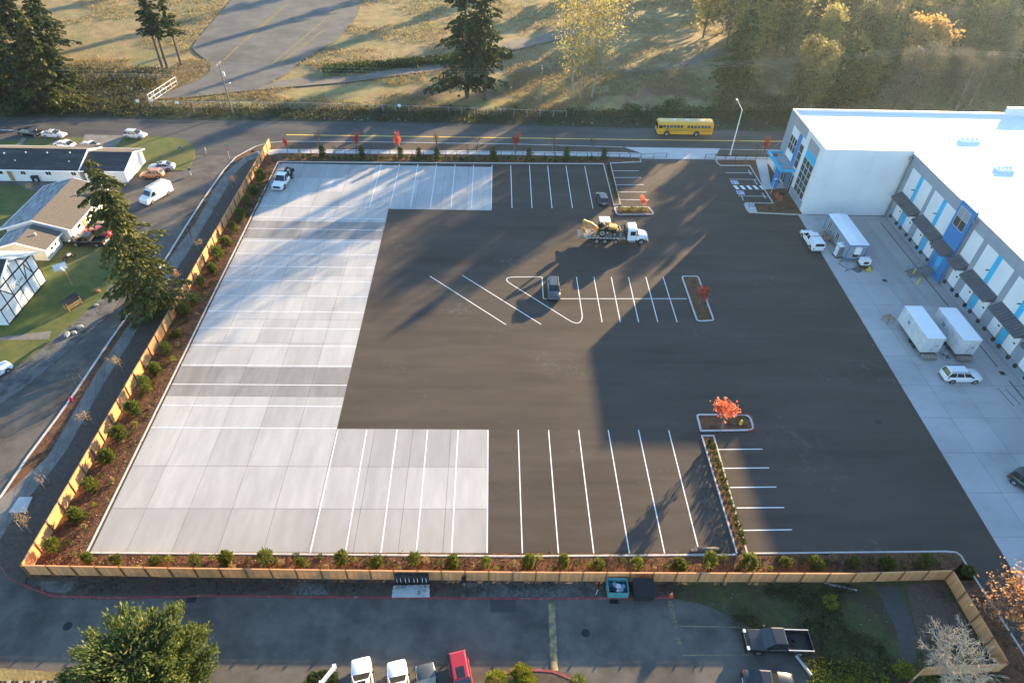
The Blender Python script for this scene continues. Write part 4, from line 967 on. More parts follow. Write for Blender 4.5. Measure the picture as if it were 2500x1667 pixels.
# --- south lane
car('parked_car', 'white saloon at the bottom, beside the leaning white sign', 'white', 'sedan', 4.7, 1.82, 1.42, (-10.9, 22.5), 103, sunroof=True)
car('parked_car', 'white saloon at the bottom, next to the dark coupe', 'white', 'sedan', 4.6, 1.8, 1.42, (-7.75, 22.3), 103, sunroof=True)
car('parked_car', 'dark grey coupe with a scooped hood at the bottom', 'charcoal', 'coupe', 4.5, 1.78, 1.38, (-5.2, 22.1), 104)
car('parked_car', 'red wagon with pale roof rails at the bottom', 'red', 'suv', 4.8, 1.88, 1.78, (-2.4, 22.8), -77, sunroof=True)
pk = pickup('black pickup with a spare tyre in its bed beside the weedy grass', 'black', 6.0, 2.0, 1.85, (26.42, 26.01), 178, bedrail=M['steel'])
mb = MB()
n = 16; secs = []
for j in range(9):
    b = 2 * math.pi * j / 8; secs.append([((.27 + .11 * math.cos(b)) * math.cos(2 * math.pi * i / n), (.27 + .11 * math.cos(b)) * math.sin(2 * math.pi * i / n), .11 * math.sin(b)) for i in range(n)])
sp = mb.loft(secs, caps=False).build('spare_tyre', M['tyre'], None, smooth=True)
sp.location = ((26.42, 26.01)[0] + 1.35, (26.42, 26.01)[1] - .05, .78); tag(sp, 'spare tyre lying in the bed of the black pickup', 'tyre')
car('parked_car', 'black saloon parked nose to the weeds below the black pickup', 'black', 'sedan', 4.6, 1.84, 1.48, (24.6, 22.5), -4)
# --- around the houses
car('parked_car', 'black saloon parked at the kerb in front of the silver saloon', 'black', 'sedan', 4.7, 1.8, 1.45, (-93.47, 128.38), -8)
car('parked_car', 'silver saloon parked at the kerb behind the black saloon', 'silver', 'sedan', 4.6, 1.78, 1.42, (-88.42, 127.60), -7)
car('parked_car', 'silver five-door parked on the sunlit lawn corner', 'silver', 'hatch', 4.4, 1.75, 1.6, (-72.55, 128.07), -8)
car('parked_car', 'silver saloon with a sunroof beside the orange hatchback', 'silver_blue', 'sedan', 4.7, 1.8, 1.42, (-62.45, 114.92), 186, sunroof=True)
car('parked_car', 'orange hatchback parked by the white gable end', 'orange', 'hatch', 4.1, 1.72, 1.58, (-62.98, 111.86), 183)
car('parked_car', 'red car half hidden by the tall fir, next to the black pickup', 'red', 'sedan', 4.7, 1.8, 1.45, (-64.36, 92.26), 178)
car('parked_car', 'maroon car under the tall fir at the long white house', 'maroon', 'sedan', 4.6, 1.8, 1.45, (-63.64, 94.63), 184)
pickup('black pickup with pale wheels in front of the long white house', 'black', 5.4, 1.9, 1.78, (-64.46, 89.85), 178)
car('parked_car', 'white car behind the low white house, open boot', 'white', 'sedan', 4.6, 1.8, 1.42, (-84.22, 123.30), 160)
car('parked_car', 'dark-roofed white car peeping over the low white house', 'white', 'coupe', 4.3, 1.75, 1.42, (-79.43, 123.12), 160)
car('parked_car', 'white car cut off at the west frame edge by the gravel verge', 'white', 'sedan', 4.6, 1.8, 1.42, (-63.01, 59.92), 58)
car('parked_car', 'turquoise car cut off at the west frame edge beyond the house', 'cyan', 'hatch', 4.2, 1.75, 1.5, (-96.10, 120.22), 10)
# white van with ladders
v = thing('panel_van', 'white panel van with ladders on its roof beside the tall fir', 'van', (*(-59.36, 104.38), .005), R(-116))
hl, w = 2.9, 1.0
secs = []
for x, zt in ((-1, 2.1), (-.97, 2.22), (.30, 2.22), (.46, 2.12), (.68, 1.42), (.93, 1.22), (.99, 1.0), (1, .7)):
    secs.append([(x * hl, -w * .93, .3), (x * hl, -w, .5), (x * hl, -w, min(1.2, zt - .2)), (x * hl, -w * .9, zt - .06), (x * hl, -w * .8, zt), (x * hl, w * .8, zt), (x * hl, w * .9, zt - .06), (x * hl, w, min(1.2, zt - .2)), (x * hl, w, .5), (x * hl, w * .93, .3)])
MB().loft(secs).build('body', CP['white'], v)
MB().hexa([(1.38, -.72, 2.09), (1.38, .72, 2.09), (1.40, .74, 2.11), (1.40, -.74, 2.11)], [(1.95, -.8, 1.46), (1.95, .8, 1.46), (1.98, .82, 1.48), (1.98, -.82, 1.48)]).build('windshield', M['car_glass'], v)
for s in (-1, 1):
    MB().hexa([(.75, s * 1.01, 1.25), (1.85, s * 1.01, 1.25), (1.85, s * .96, 1.27), (.75, s * .96, 1.27)], [(.75, s * .93, 1.95), (1.3, s * .93, 1.95), (1.3, s * .9, 1.96), (.75, s * .9, 1.96)]).build('side_window', M['car_glass'], v)
    for sx in (-1.75, 1.85): wheel(v, sx, s * .92, .35, .22, s)
    MB().box(2.7, 2.9, s * .78 - .14, s * .78 + .14, .75, .98).build('headlight', M['lamp_clear'], v)
    MB().box(-2.93, -2.86, s * .9 - .07, s * .9 + .07, .9, 1.5).build('taillight', M['lamp_red'], v)
rk = MB()
for s in (-.75, -.15, .2, .75): rk.bar((-2.7, s, 2.42), (1.0, s, 2.42), .07, .07)
for x in (-2.4, -1.0, .7): rk.bar((x, -.85, 2.32), (x, .85, 2.32), .05, .05); rk.tube((x, -.8, 2.2), (x, -.8, 2.34), .025); rk.tube((x, .8, 2.2), (x, .8, 2.34), .025)
for i in range(11): rk.bar((-2.5 + i * .32, -.75, 2.42), (-2.5 + i * .32, -.15, 2.42), .035, .035)
rk.build('ladder_rack', M['galv'], v)

# --- school bus (nose to the west)
BUSY = pmat('bus_yellow', (0.62, 0.30, 0.012), (0.70, 0.35, 0.018), scale=0.7, rough=0.4, spec=0.5, coat=0.3)
BUSR = pmat('bus_roof', (0.62, 0.42, 0.12), (0.70, 0.50, 0.18), scale=0.7, rough=0.45)
bus = thing('school_bus', 'yellow flat-nosed school bus driving along the street', 'bus', (40.6, 134.55, 0.0), R(180.6))
hl, w = 5.95, 1.24
secs = []
for x in (-1, -.97, .965, .99, 1):
    tp = 3.12 if abs(x) < .98 else (2.95 if abs(x) < .995 else 2.7)
    q = 1 if abs(x) < .99 else .96
    secs.append([(x * hl, -w * q * .98, .42), (x * hl, -w * q, .6), (x * hl, -w * q, 2.35), (x * hl, -w * q * .97, 2.62), (x * hl, -w * q * .8, tp - .16), (x * hl, -w * q * .45, tp - .03), (x * hl, 0, tp), (x * hl, w * q * .45, tp - .03), (x * hl, w * q * .8, tp - .16), (x * hl, w * q * .97, 2.62), (x * hl, w * q, 2.35), (x * hl, w * q, .6), (x * hl, w * q * .98, .42)])
MB().loft(secs).build('body', BUSY, bus)
rf = MB(); rs = []
for x in (-.95, .95):
    rs.append([(x * hl, w * .81, 3.0), (x * hl, w * .46, 3.115), (x * hl, 0, 3.145), (x * hl, -w * .46, 3.115), (x * hl, -w * .81, 3.0), (x * hl, 0, 2.9)])
rf.loft(rs).build('roof', BUSR, bus)
for i in range(3): MB().box(-3.4 + i * 2.7, -2.7 + i * 2.7, -.35, .35, 3.13, 3.2).build('roof_hatch', M['plate'], bus)
for s in (-1, 1):
    for i in range(14):
        if i == 7: continue
        x = -5.35 + i * .735
        win = MB().box(x + .05, x + .66, s * w - .02, s * w + .018, 1.92, 2.42).build('window', M['car_glass'], bus)
        MB().box(x + .05, x + .66, s * w + .018, s * w + .026, 2.15, 2.18).box(x - .01, x + .04, s * w - .01, s * w + .03, 1.90, 2.44).build('window_frame', M['galv'], win)
    MB().box(4.95, 5.75, s * w - .02, s * w + .02, 1.75, 2.4).build('driver_window', M['car_glass'], bus)
    for z in (1.18, 1.42, 1.76): MB().box(-5.8, 4.4, s * w - .01, s * w + .022, z, z + .055).build('rub_rail', M['trim_black'], bus)
    for sx in (-2.55, 3.85):
        MB().tube((sx, s * (w - .2), .56), (sx, s * (w + .008), .56), .66, n=20).build('wheel_arch', M['trim_black'], bus)
        wheel(bus, sx, s * (w - .12), .5, .28, s)
    MB().box(5.85, 5.99, s * .95 - .14, s * .95 + .14, .8, 1.05).build('headlight', M['lamp_clear'], bus)
    MB().box(-6.0, -5.9, s * .95 - .12, s * .95 + .12, 1.5, 1.8).build('taillight', M['lamp_red'], bus)
    MB().tube((5.9, s * 1.2, 2.4), (6.3, s * 1.45, 2.3), .03).box(6.2, 6.3, s * 1.45 - .12, s * 1.45 + .12, 1.95, 2.3).build('mirror', M['trim_black'], bus)
MB().box(5.93, 6.0, -1.1, 1.1, 1.6, 2.55).build('windshield', M['car_glass'], bus)
MB().box(5.9, 6.12, -1.2, 1.2, .42, .72).build('front_bumper', M['trim_black'], bus)
MB().box(-6.1, -5.9, -1.2, 1.2, .5, .75).build('rear_bumper', M['trim_black'], bus)
so = MB().tube((3.9, w + .02, 1.55), (3.9, w + .06, 1.55), .22, n=8).build('stop_sign', M['lamp_red'], bus)
lettering('STOP', (3.9, w + .065, 1.55), R(180), .13, M['paint_white'], so, rx=R(90))

# --- rollback truck carrying a backhoe (nose to the east)
tk = thing('flatbed_truck', 'white flatbed truck carrying an orange backhoe across the lot', 'truck', (*(20.01, 92.96), .005), R(-.5))
TW = 1.22
cabm = CP['white']
MB().box(-5.3, 4.4, -.45, .45, .62, .95).build('chassis', M['trim_black'], tk)
secs = []
for x, z0, zt in ((2.15, .95, 2.72), (2.2, .75, 2.95), (3.35, .7, 2.98), (3.55, .7, 2.9)):
    secs.append([(x, -TW * .92, z0), (x, -TW * .96, 1.7), (x, -TW * .92, zt - .25), (x, -TW * .78, zt), (x, TW * .78, zt), (x, TW * .92, zt - .25), (x, TW * .96, 1.7), (x, TW * .92, z0)])
MB().loft(secs).build('cab', cabm, tk)
MB().hexa([(3.54, -TW * .9, 1.72), (3.98, -TW * .88, 1.72), (3.98, TW * .88, 1.72), (3.54, TW * .9, 1.72)], [(3.54, -TW * .8, 2.88), (3.62, -TW * .78, 2.86), (3.62, TW * .78, 2.86), (3.54, TW * .8, 2.88)]).build('windshield', M['car_glass'], tk)
secs = []
for x, zt, q in ((3.6, 1.82, .86), (4.6, 1.74, .80), (5.3, 1.58, .70), (5.55, 1.3, .62), (5.58, .9, .62)):
    secs.append([(x, -TW * q, .8), (x, -TW * q, zt - .2), (x, -TW * q * .8, zt), (x, TW * q * .8, zt), (x, TW * q, zt - .2), (x, TW * q, .8)])
MB().loft(secs).build('hood', cabm, tk)
for s in (-1, 1):
    MB().box(2.55, 3.4, s * TW * .96 - .03, s * TW * .96 + .03, 1.75, 2.5).build('side_window', M['car_glass'], tk)
    fd = MB(); a = []
    for i in range(9):
        b = math.pi * i / 8; a.append((4.55 + .68 * math.cos(b), .62 + .68 * math.sin(b)))
    for i in range(8): fd.hexa([(a[i][0], s * .6, a[i][1]), (a[i + 1][0], s * .6, a[i + 1][1]), (a[i + 1][0], s * 1.2, a[i + 1][1]), (a[i][0], s * 1.2, a[i][1])], [(a[i][0], s * .6, a[i][1] + .09), (a[i + 1][0], s * .6, a[i + 1][1] + .09), (a[i + 1][0], s * 1.2, a[i + 1][1] + .09), (a[i][0], s * 1.2, a[i][1] + .09)])
    fd.build('fender', cabm, tk)
    wheel(tk, 4.55, s * 1.05, .52, .3, s)
    for sx in (-2.85, -1.5): wheel(tk, sx, s * 1.0, .50, .46, s)
    wheel(tk, .35, s * 1.02, .46, .26, s)
    MB().box(5.45, 5.62, s * .7 - .12, s * .7 + .12, .95, 1.25).build('headlight', M['lamp_clear'], tk)
    MB().box(2.4, 3.5, s * 1.22 - .2, s * 1.22 + .02, .5, .62).box(2.4, 3.5, s * 1.18 - .25, s * 1.18, .72, .80).box(2.45, 3.4, s * .85 - .25, s * .85 + .25, .55, .95).build('step', M['steel'], tk)
    MB().tube((3.6, s * 1.0, 2.2), (3.75, s * 1.45, 2.2), .02).box(3.7, 3.8, s * 1.48 - .1, s * 1.48 + .1, 1.85, 2.35).build('mirror', M['steel'], tk)
MB().box(5.5, 5.72, -1.15, 1.15, .45, .8).build('front_bumper', M['steel'], tk)
MB().box(5.56, 5.6, -.55, .55, .95, 1.45).build('grille', M['steel'], tk)
MB().tube((1.95, 1.0, .9), (1.95, 1.0, 3.1), .08).build('exhaust_stack', M['steel'], tk)
DECK = pmat('deck_steel', (0.11, 0.112, 0.115), (0.18, 0.18, 0.18), scale=1.2, detail=8, rough=0.6, c3=(0.20, 0.16, 0.12), scale3=0.8)
MB().box(-5.0, 1.8, -1.28, 1.28, 1.18, 1.32).box(-5.0, 1.8, -1.3, -1.2, 1.12, 1.34).box(-5.0, 1.8, 1.2, 1.3, 1.12, 1.34).box(-4.9, 1.7, -.4, .4, .95, 1.18).build('deck', DECK, tk)
MB().hexa([(-6.0, -1.28, 1.05), (-5.0, -1.28, 1.18), (-5.0, 1.28, 1.18), (-6.0, 1.28, 1.05)], [(-6.0, -1.28, 1.15), (-5.0, -1.28, 1.32), (-5.0, 1.28, 1.32), (-6.0, 1.28, 1.15)]).build('deck_tail', DECK, tk)
st = MB()
for i in range(24):
    if i % 2: st.box(-5.0 + i * .283, -4.72 + i * .283, -1.315, -1.3, 1.16, 1.28)
st.build('reflective_strip', M['paint_white'], tk)
MB().box(1.78, 1.88, -1.25, 1.25, 1.2, 2.5).build('headboard', M['trim_black'], tk)
# the backhoe rides on the deck: a thing of its own
ORG = pmat('machine_orange', (0.50, 0.24, 0.045), (0.58, 0.30, 0.07), scale=1.0, detail=6, rough=0.5, c3=(0.36, 0.17, 0.05), scale3=1.5)
bh = thing('backhoe', 'orange backhoe loader chained on the flatbed truck', 'backhoe', ((20.01, 92.96)[0] - 1.35, (20.01, 92.96)[1], 1.325), 0)
for s in (-1, 1):
    wheel(bh, -.75, s * .88, .72, .45, s); wheel(bh, 1.35, s * .82, .42, .32, s)
MB().box(-1.3, 1.7, -.45, .45, .55, 1.0).build('chassis', M['trim_black'], bh)
MB().hexa([(.2, -.42, 1.0), (1.75, -.4, .95), (1.75, .4, .95), (.2, .42, 1.0)], [(.2, -.4, 1.75), (1.7, -.36, 1.5), (1.7, .36, 1.5), (.2, .4, 1.75)]).build('hood', ORG, bh, bevel=.04)
cb = MB()
for x in (-1.15, .15):
    for s in (-1, 1): cb.bar((x, s * .72, 1.0), (x * .95, s * .7, 2.65), .09, .09)
cb.build('canopy_frame', M['trim_black'], bh)
MB().box(-1.35, .45, -.85, .85, 2.65, 2.76).build('canopy_roof', M['plate'], bh, bevel=.04)
MB().box(-.65, -.1, -.3, .3, 1.05, 1.25).box(-.7, -.58, -.3, .3, 1.25, 1.8).build('seat', M['trim_black'], bh)
for s in (-1, 1):
    MB().bar((-.1, s * .55, 1.75), (1.6, s * .55, 1.35), .14, .2).bar((1.6, s * .55, 1.35), (2.25, s * .55, .7), .14, .18).build('loader_arm', ORG, bh)
    MB().hexa([(-1.3, s * .62, 1.35), (-.2, s * .62, 1.35), (-.2, s * 1.1, 1.35), (-1.3, s * 1.1, 1.35)], [(-1.15, s * .62, 1.5), (-.35, s * .62, 1.5), (-.35, s * 1.1, 1.5), (-1.15, s * 1.1, 1.5)]).build('fender', M['trim_black'], bh)
MB().hexa([(2.1, -1.1, .12), (2.75, -1.1, .05), (2.75, 1.1, .05), (2.1, 1.1, .12)], [(2.15, -1.1, 1.15), (2.25, -1.1, 1.15), (2.25, 1.1, 1.15), (2.15, 1.1, 1.15)]).build('loader_bucket', DECK, bh)
MB().box(-1.75, -1.3, -.5, .5, .5, 1.3).build('swing_frame', ORG, bh)
MB().bar((-1.6, 0, 1.1), (-2.7, 0, 1.95), .28, .42).bar((-2.7, 0, 1.95), (-3.9, 0, 2.45), .26, .36).build('boom', ORG, bh)
MB().bar((-3.9, 0, 2.45), (-3.75, 0, 1.15), .22, .3).tube((-2.9, 0, 2.2), (-3.85, 0, 2.0), .06).build('dipper', ORG, bh)
MB().hexa([(-3.9, -.35, .35), (-3.2, -.35, .15), (-3.2, .35, .15), (-3.9, .35, .35)], [(-4.05, -.35, 1.0), (-3.55, -.35, 1.1), (-3.55, .35, 1.1), (-4.05, .35, 1.0)]).build('digging_bucket', ORG, bh)
for s in (-1, 1):
    MB().bar((-1.5, s * .55, 1.2), (-1.9, s * 1.0, .15), .14, .14).box(-2.1, -1.7, s * 1.0 - .18, s * 1.0 + .18, .0, .08).build('stabiliser', ORG, bh)

# --- service truck with flat deck by the hedge
ft = pickup('white pickup with a cluttered flat deck in the north-west corner of the lot', 'white', 6.4, 2.05, 2.0, (-38.73, 110.55), -97, flatbed=True)
cl = thing('equipment_pile', 'tangle of black and white equipment on the flat deck of the white pickup', 'equipment', (*(-39.51, 115.23), 1.0), R(-97))
cl.location = ((-38.73, 110.55)[0] + .24, (-38.73, 110.55)[1] + 1.9, 1.05)
random.seed(3)
for i in range(9):
    x, y = random.uniform(-1.1, .9), random.uniform(-.75, .75); s = random.uniform(.15, .36); h = random.uniform(.3, .9)
    MB().box(x - s, x + s, y - s * .7, y + s * .7, 0, h).build('crate', [M['trim_black'], M['plate'], M['timber'], M['steel']][i % 4], cl, bevel=.03)
for i in range(4):
    x, y = random.uniform(-1, .8), random.uniform(-.7, .7)
    MB().tube((x, y, .1), (x + random.uniform(-.5, .5), y + .2, 1.1), .07, n=8).build('pipe', [M['steel'], M['timber']][i % 2], cl)
MB().tube((-.3, .2, .3), (-.3, .2, .95), .32, n=14).build('drum', M['trim_black'], cl)

# ------------------------------------------------------------------ houses on the west side
M['siding_white'] = pmat('siding_white', (0.62, 0.63, 0.63), (0.70, 0.71, 0.71), scale=1.0, detail=7, rough=0.75, stretch=(6, 6, 0.2))
M['siding_cream'] = pmat('siding_cream', (0.50, 0.48, 0.43), (0.58, 0.56, 0.50), scale=1.0, detail=7, rough=0.8, stretch=(6, 6, 0.2))
M['trim_white'] = pmat('trim_white', (0.72, 0.72, 0.71), (0.78, 0.78, 0.77), scale=2, rough=0.65)
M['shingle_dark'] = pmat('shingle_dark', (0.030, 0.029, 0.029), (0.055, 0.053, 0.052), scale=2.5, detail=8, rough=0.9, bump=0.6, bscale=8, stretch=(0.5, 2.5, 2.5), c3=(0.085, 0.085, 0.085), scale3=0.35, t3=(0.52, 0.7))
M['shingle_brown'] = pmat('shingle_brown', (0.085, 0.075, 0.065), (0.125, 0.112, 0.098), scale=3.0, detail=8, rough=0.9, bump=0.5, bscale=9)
M['shingle_sky_sheen'] = pmat('shingle_sky_sheen', (0.10, 0.105, 0.115), (0.30, 0.32, 0.34), scale=1.6, detail=9, rough=0.65, bump=0.6, bscale=7, stretch=(2.5, 0.35, 2.5), ramp_pos=(0.42, 0.6))  # patchy shingles, sky reflection painted in as pale blue-grey streaks
M['timber_black'] = pmat('timber_black', (0.018, 0.017, 0.017), (0.03, 0.028, 0.027), scale=3, rough=0.7)
M['plaster'] = pmat('plaster', (0.68, 0.69, 0.70), (0.76, 0.77, 0.78), scale=0.6, detail=8, rough=0.8, c3=(0.64, 0.65, 0.66), scale3=0.4)

class House:
    def __init__(s, name, label, base):
        s.base = Vector((base[0], base[1], 0)); s.o = thing(name, label, 'house', base)
    def part(s, name, mb, mat, parent=None, **k):
        mb.v = [tuple(Vector(v) - s.base) for v in mb.v]
        return mb.build(name, mat, parent if parent is not None else s.o, **k)
    def gable(s, axis, a0, a1, lo, hi, ridge, zl, zh, zr, over, wall_m, roof_lo, roof_hi, wlo, whi):
        """axis 'x' or 'y': ridge direction a0..a1; lo/hi eave positions across, wlo/whi walls"""
        P = (lambda a, b, z: (a, b, z)) if axis == 'x' else (lambda a, b, z: (b, a, z))
        t = .16
        i0, i1 = a0 + over, a1 - over
        def zat(b):
            return lerp(zl, zr, (b - lo) / (ridge - lo)) if b < ridge else lerp(zr, zh, (b - ridge) / (hi - ridge))
        wm = MB()
        ring = [(wlo, 0), (whi, 0), (whi, zat(whi) - t), (ridge, zr - t), (wlo, zat(wlo) - t)]
        wm.loft([[P(i0, b, z) for b, z in ring], [P(i1, b, z) for b, z in ring]])
        s.part('wall', wm, M[wall_m])
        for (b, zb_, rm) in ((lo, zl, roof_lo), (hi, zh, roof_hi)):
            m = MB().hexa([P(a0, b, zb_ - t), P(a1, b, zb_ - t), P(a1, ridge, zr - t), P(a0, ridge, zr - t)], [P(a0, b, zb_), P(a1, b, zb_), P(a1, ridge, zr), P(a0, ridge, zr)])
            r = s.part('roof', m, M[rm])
            gz = MB().hexa([P(a0, b - .04, zb_ - .2), P(a1, b - .04, zb_ - .2), P(a1, b + .06, zb_ - .2), P(a0, b + .06, zb_ - .2)], [P(a0, b - .04, zb_ + .02), P(a1, b - .04, zb_ + .02), P(a1, b + .06, zb_ + .02), P(a0, b + .06, zb_ + .02)])
            s.part('gutter', gz, M['trim_white'], r)
            for a in (a0, a1):
                d = .06 if a == a0 else -.06
                g2 = MB().hexa([P(a - d * .4, b, zb_ - .24), P(a + d, b, zb_ - .24), P(a + d, ridge, zr - .24), P(a - d * .4, ridge, zr - .24)], [P(a - d * .4, b, zb_ + .02), P(a + d, b, zb_ + .02), P(a + d, ridge, zr + .02), P(a - d * .4, ridge, zr + .02)])
                s.part('bargeboard', g2, M['trim_white'], r)
    def window(s, x0, x1, y0, y1, z0, z1, axis):
        """flat window on a wall; axis = outward axis ('y-' or 'x+')"""
        if axis == 'y-':
            w = s.part('window', MB().box(x0, x1, y0 - .03, y0 + .02, z0, z1), M['car_glass'])
            f = MB().box(x0 - .06, x1 + .06, y0 - .05, y0 - .0, z0 - .08, z0).box(x0 - .06, x1 + .06, y0 - .05, y0, z1, z1 + .08).box(x0 - .07, x0, y0 - .048, y0, z0, z1).box(x1, x1 + .07, y0 - .048, y0, z0, z1).box((x0 + x1) / 2 - .02, (x0 + x1) / 2 + .02, y0 - .045, y0, z0, z1)
        else:
            w = s.part('window', MB().box(x0 - .02, x0 + .03, y0, y1, z0, z1), M['car_glass'])
            f = MB().box(x0, x0 + .05, y0 - .06, y1 + .06, z0 - .08, z0).box(x0, x0 + .05, y0 - .06, y1 + .06, z1, z1 + .08).box(x0, x0 + .048, y0 - .07, y0, z0, z1).box(x0, x0 + .048, y1, y1 + .07, z0, z1)
        s.part('frame', f, M['trim_white'], w)

h1 = House('low_house', 'low white house with a long dark shingle roof by the street', (-80, 113.5))
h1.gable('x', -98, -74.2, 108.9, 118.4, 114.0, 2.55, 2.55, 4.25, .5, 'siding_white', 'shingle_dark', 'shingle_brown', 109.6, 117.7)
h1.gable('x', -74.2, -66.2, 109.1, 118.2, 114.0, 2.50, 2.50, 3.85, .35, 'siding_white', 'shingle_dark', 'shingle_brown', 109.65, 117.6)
for x0, x1 in ((-90.0, -88.2), (-85.0, -84.2), (-80.6, -79.7), (-76.1, -75.3), (-73.3, -72.4)): h1.window(x0, x1, 109.6, 0, 1.35, 2.15, 'y-')
d = h1.part('door', MB().box(-87.4, -86.5, 109.53, 109.62, .1, 2.1), M['timber']); h1.part('door_frame', MB().box(-87.5, -87.4, 109.5, 109.62, .05, 2.2).box(-86.5, -86.4, 109.5, 109.62, .05, 2.2), M['trim_white'], d)
for x, y, z in ((-88.5, 112.6, 3.8), (-84.8, 112.9, 3.9), (-81, 112.9, 3.9), (-77, 113, 3.95), (-86, 111, 3.25), (-76.5, 111, 3.25)):
    h1.part('roof_vent', MB().tube((x, y, z - .2), (x, y, z + .18), .14, n=8), M['galv'])
h1.part('covered_entry', MB().hexa([(-79.5, 118.0, 2.5), (-74.6, 118.0, 2.5), (-74.6, 119.6, 2.4), (-79.5, 119.6, 2.4)], [(-79.5, 118.0, 2.62), (-74.6, 118.0, 2.62), (-74.6, 119.6, 2.5), (-79.5, 119.6, 2.5)]), M['shingle_brown'])

h2 = House('long_house', 'long white house with a grey-brown shingle roof behind the tall fir', (-72, 95))
h2.gable('y', 89.9, 103.6, -77.6, -66.5, -72.0, 2.45, 2.45, 4.15, .4, 'siding_white', 'shingle_sky_sheen', 'shingle_brown', -76.9, -67.3)
h2.gable('y', 84.6, 89.88, -76.2, -67.9, -72.0, 2.2, 2.2, 3.55, .45, 'siding_cream', 'shingle_sky_sheen', 'shingle_brown', -75.6, -68.5)
for y0, y1 in ((86.4, 87.0), (87.6, 88.1)): h2.window(-68.5, 0, y0, y1, 1.0, 1.8, 'x+')
for y0, y1 in ((92.5, 93.6), (95.6, 97.0), (99.2, 100.6)): h2.window(-67.3, 0, y0, y1, 1.0, 2.0, 'x+')
for y in (91.5, 94.6, 98.2): h2.part('porch_post', MB().box(-66.72, -66.58, y - .07, y + .07, 0, 2.4), M['trim_white'])
h2.part('door', MB().box(-67.3, -67.22, 94.3, 95.2, .1, 2.1), M['timber'])
for x, y, z in ((-69.5, 99, 3.5), (-70.5, 87.5, 3.25)): h2.part('roof_vent', MB().tube((x, y, z - .3), (x, y, z + .25), .12, n=8), M['galv'])
h2.part('dormer_gable', MB().hexa([(-69.2, 99.0, 2.9), (-66.4, 99.0, 2.5), (-66.4, 102.6, 2.5), (-69.2, 102.6, 2.9)], [(-69.2, 99.2, 3.35), (-66.4, 100.7, 3.2), (-66.4, 100.9, 3.2), (-69.2, 102.4, 3.35)]), M['shingle_brown'])

h3 = House('timbered_house', 'tall white half-timbered house with black framing and a sign', (-72, 75))
X3 = -66.4
h3.gable('x', -80, -65.9, 69.1, 80.6, 74.9, 4.75, 4.75, 7.5, .5, 'plaster', 'shingle_dark', 'siding_cream', 69.8, 79.9)
def beam(y0, z0, y1, z1, w=.17, d=.05):
    mb = MB(); a = Vector((X3 + d / 2, y0, z0)); b = Vector((X3 + d / 2, y1, z1)); dr = (b - a).normalized(); n = Vector((0, -dr.z, dr.y)) * w / 2; dx = Vector((d / 2, 0, 0))
    mb.add([a - n - dx, b - n - dx, b + n - dx, a + n - dx, a - n + dx, b - n + dx, b + n + dx, a + n + dx], [(3, 2, 1, 0), (4, 5, 6, 7), (0, 1, 5, 4), (1, 2, 6, 5), (2, 3, 7, 6), (3, 0, 4, 7)])
    h3.part('timber_beam', mb, M['timber_black'])
beam(69.8, .12, 79.9, .12, .24); beam(69.8, 2.55, 79.9, 2.55, .2, .054); beam(69.8, 4.95, 79.9, 4.95, .2, .054)
for y in (69.85, 71.5, 73.2, 74.9, 76.6, 78.3, 79.85):
    beam(y, .24, y, 2.45, .14, .046); 
for y in (69.85, 71.5, 73.2, 74.9, 76.6, 78.3, 79.85): beam(y, 2.65, y, 4.85, .14, .046)
for y, zt in ((73.2, 6.5), (74.9, 7.3), (76.6, 6.5)): beam(y, 5.05, y, zt, .13, .046)
beam(71.5, 4.8, 73.2, 2.7, .12, .042); beam(76.6, 2.7, 77.6, 4.8, .12, .042); beam(77.5, 4.8, 78.3, 2.7, .12, .042); beam(71.6, 5.1, 73.1, 6.3, .12, .042); beam(76.7, 6.3, 78.2, 5.1, .12, .042)
sg = h3.part('sign_board', MB().box(X3 + .05, X3 + .09, 73.6, 76.3, 2.95, 4.05), M['plaster'])
for txt, yy, zz, sz in (('L', 73.95, 3.42, .85), ('A', 74.42, 3.48, .62), ('D', 74.85, 3.42, .85), ('OBE', 75.6, 3.5, .58)):
    lettering(txt, (X3 + .095 + 72, yy - 75, zz), R(90), sz, M['timber_black'], sg, rx=R(90))

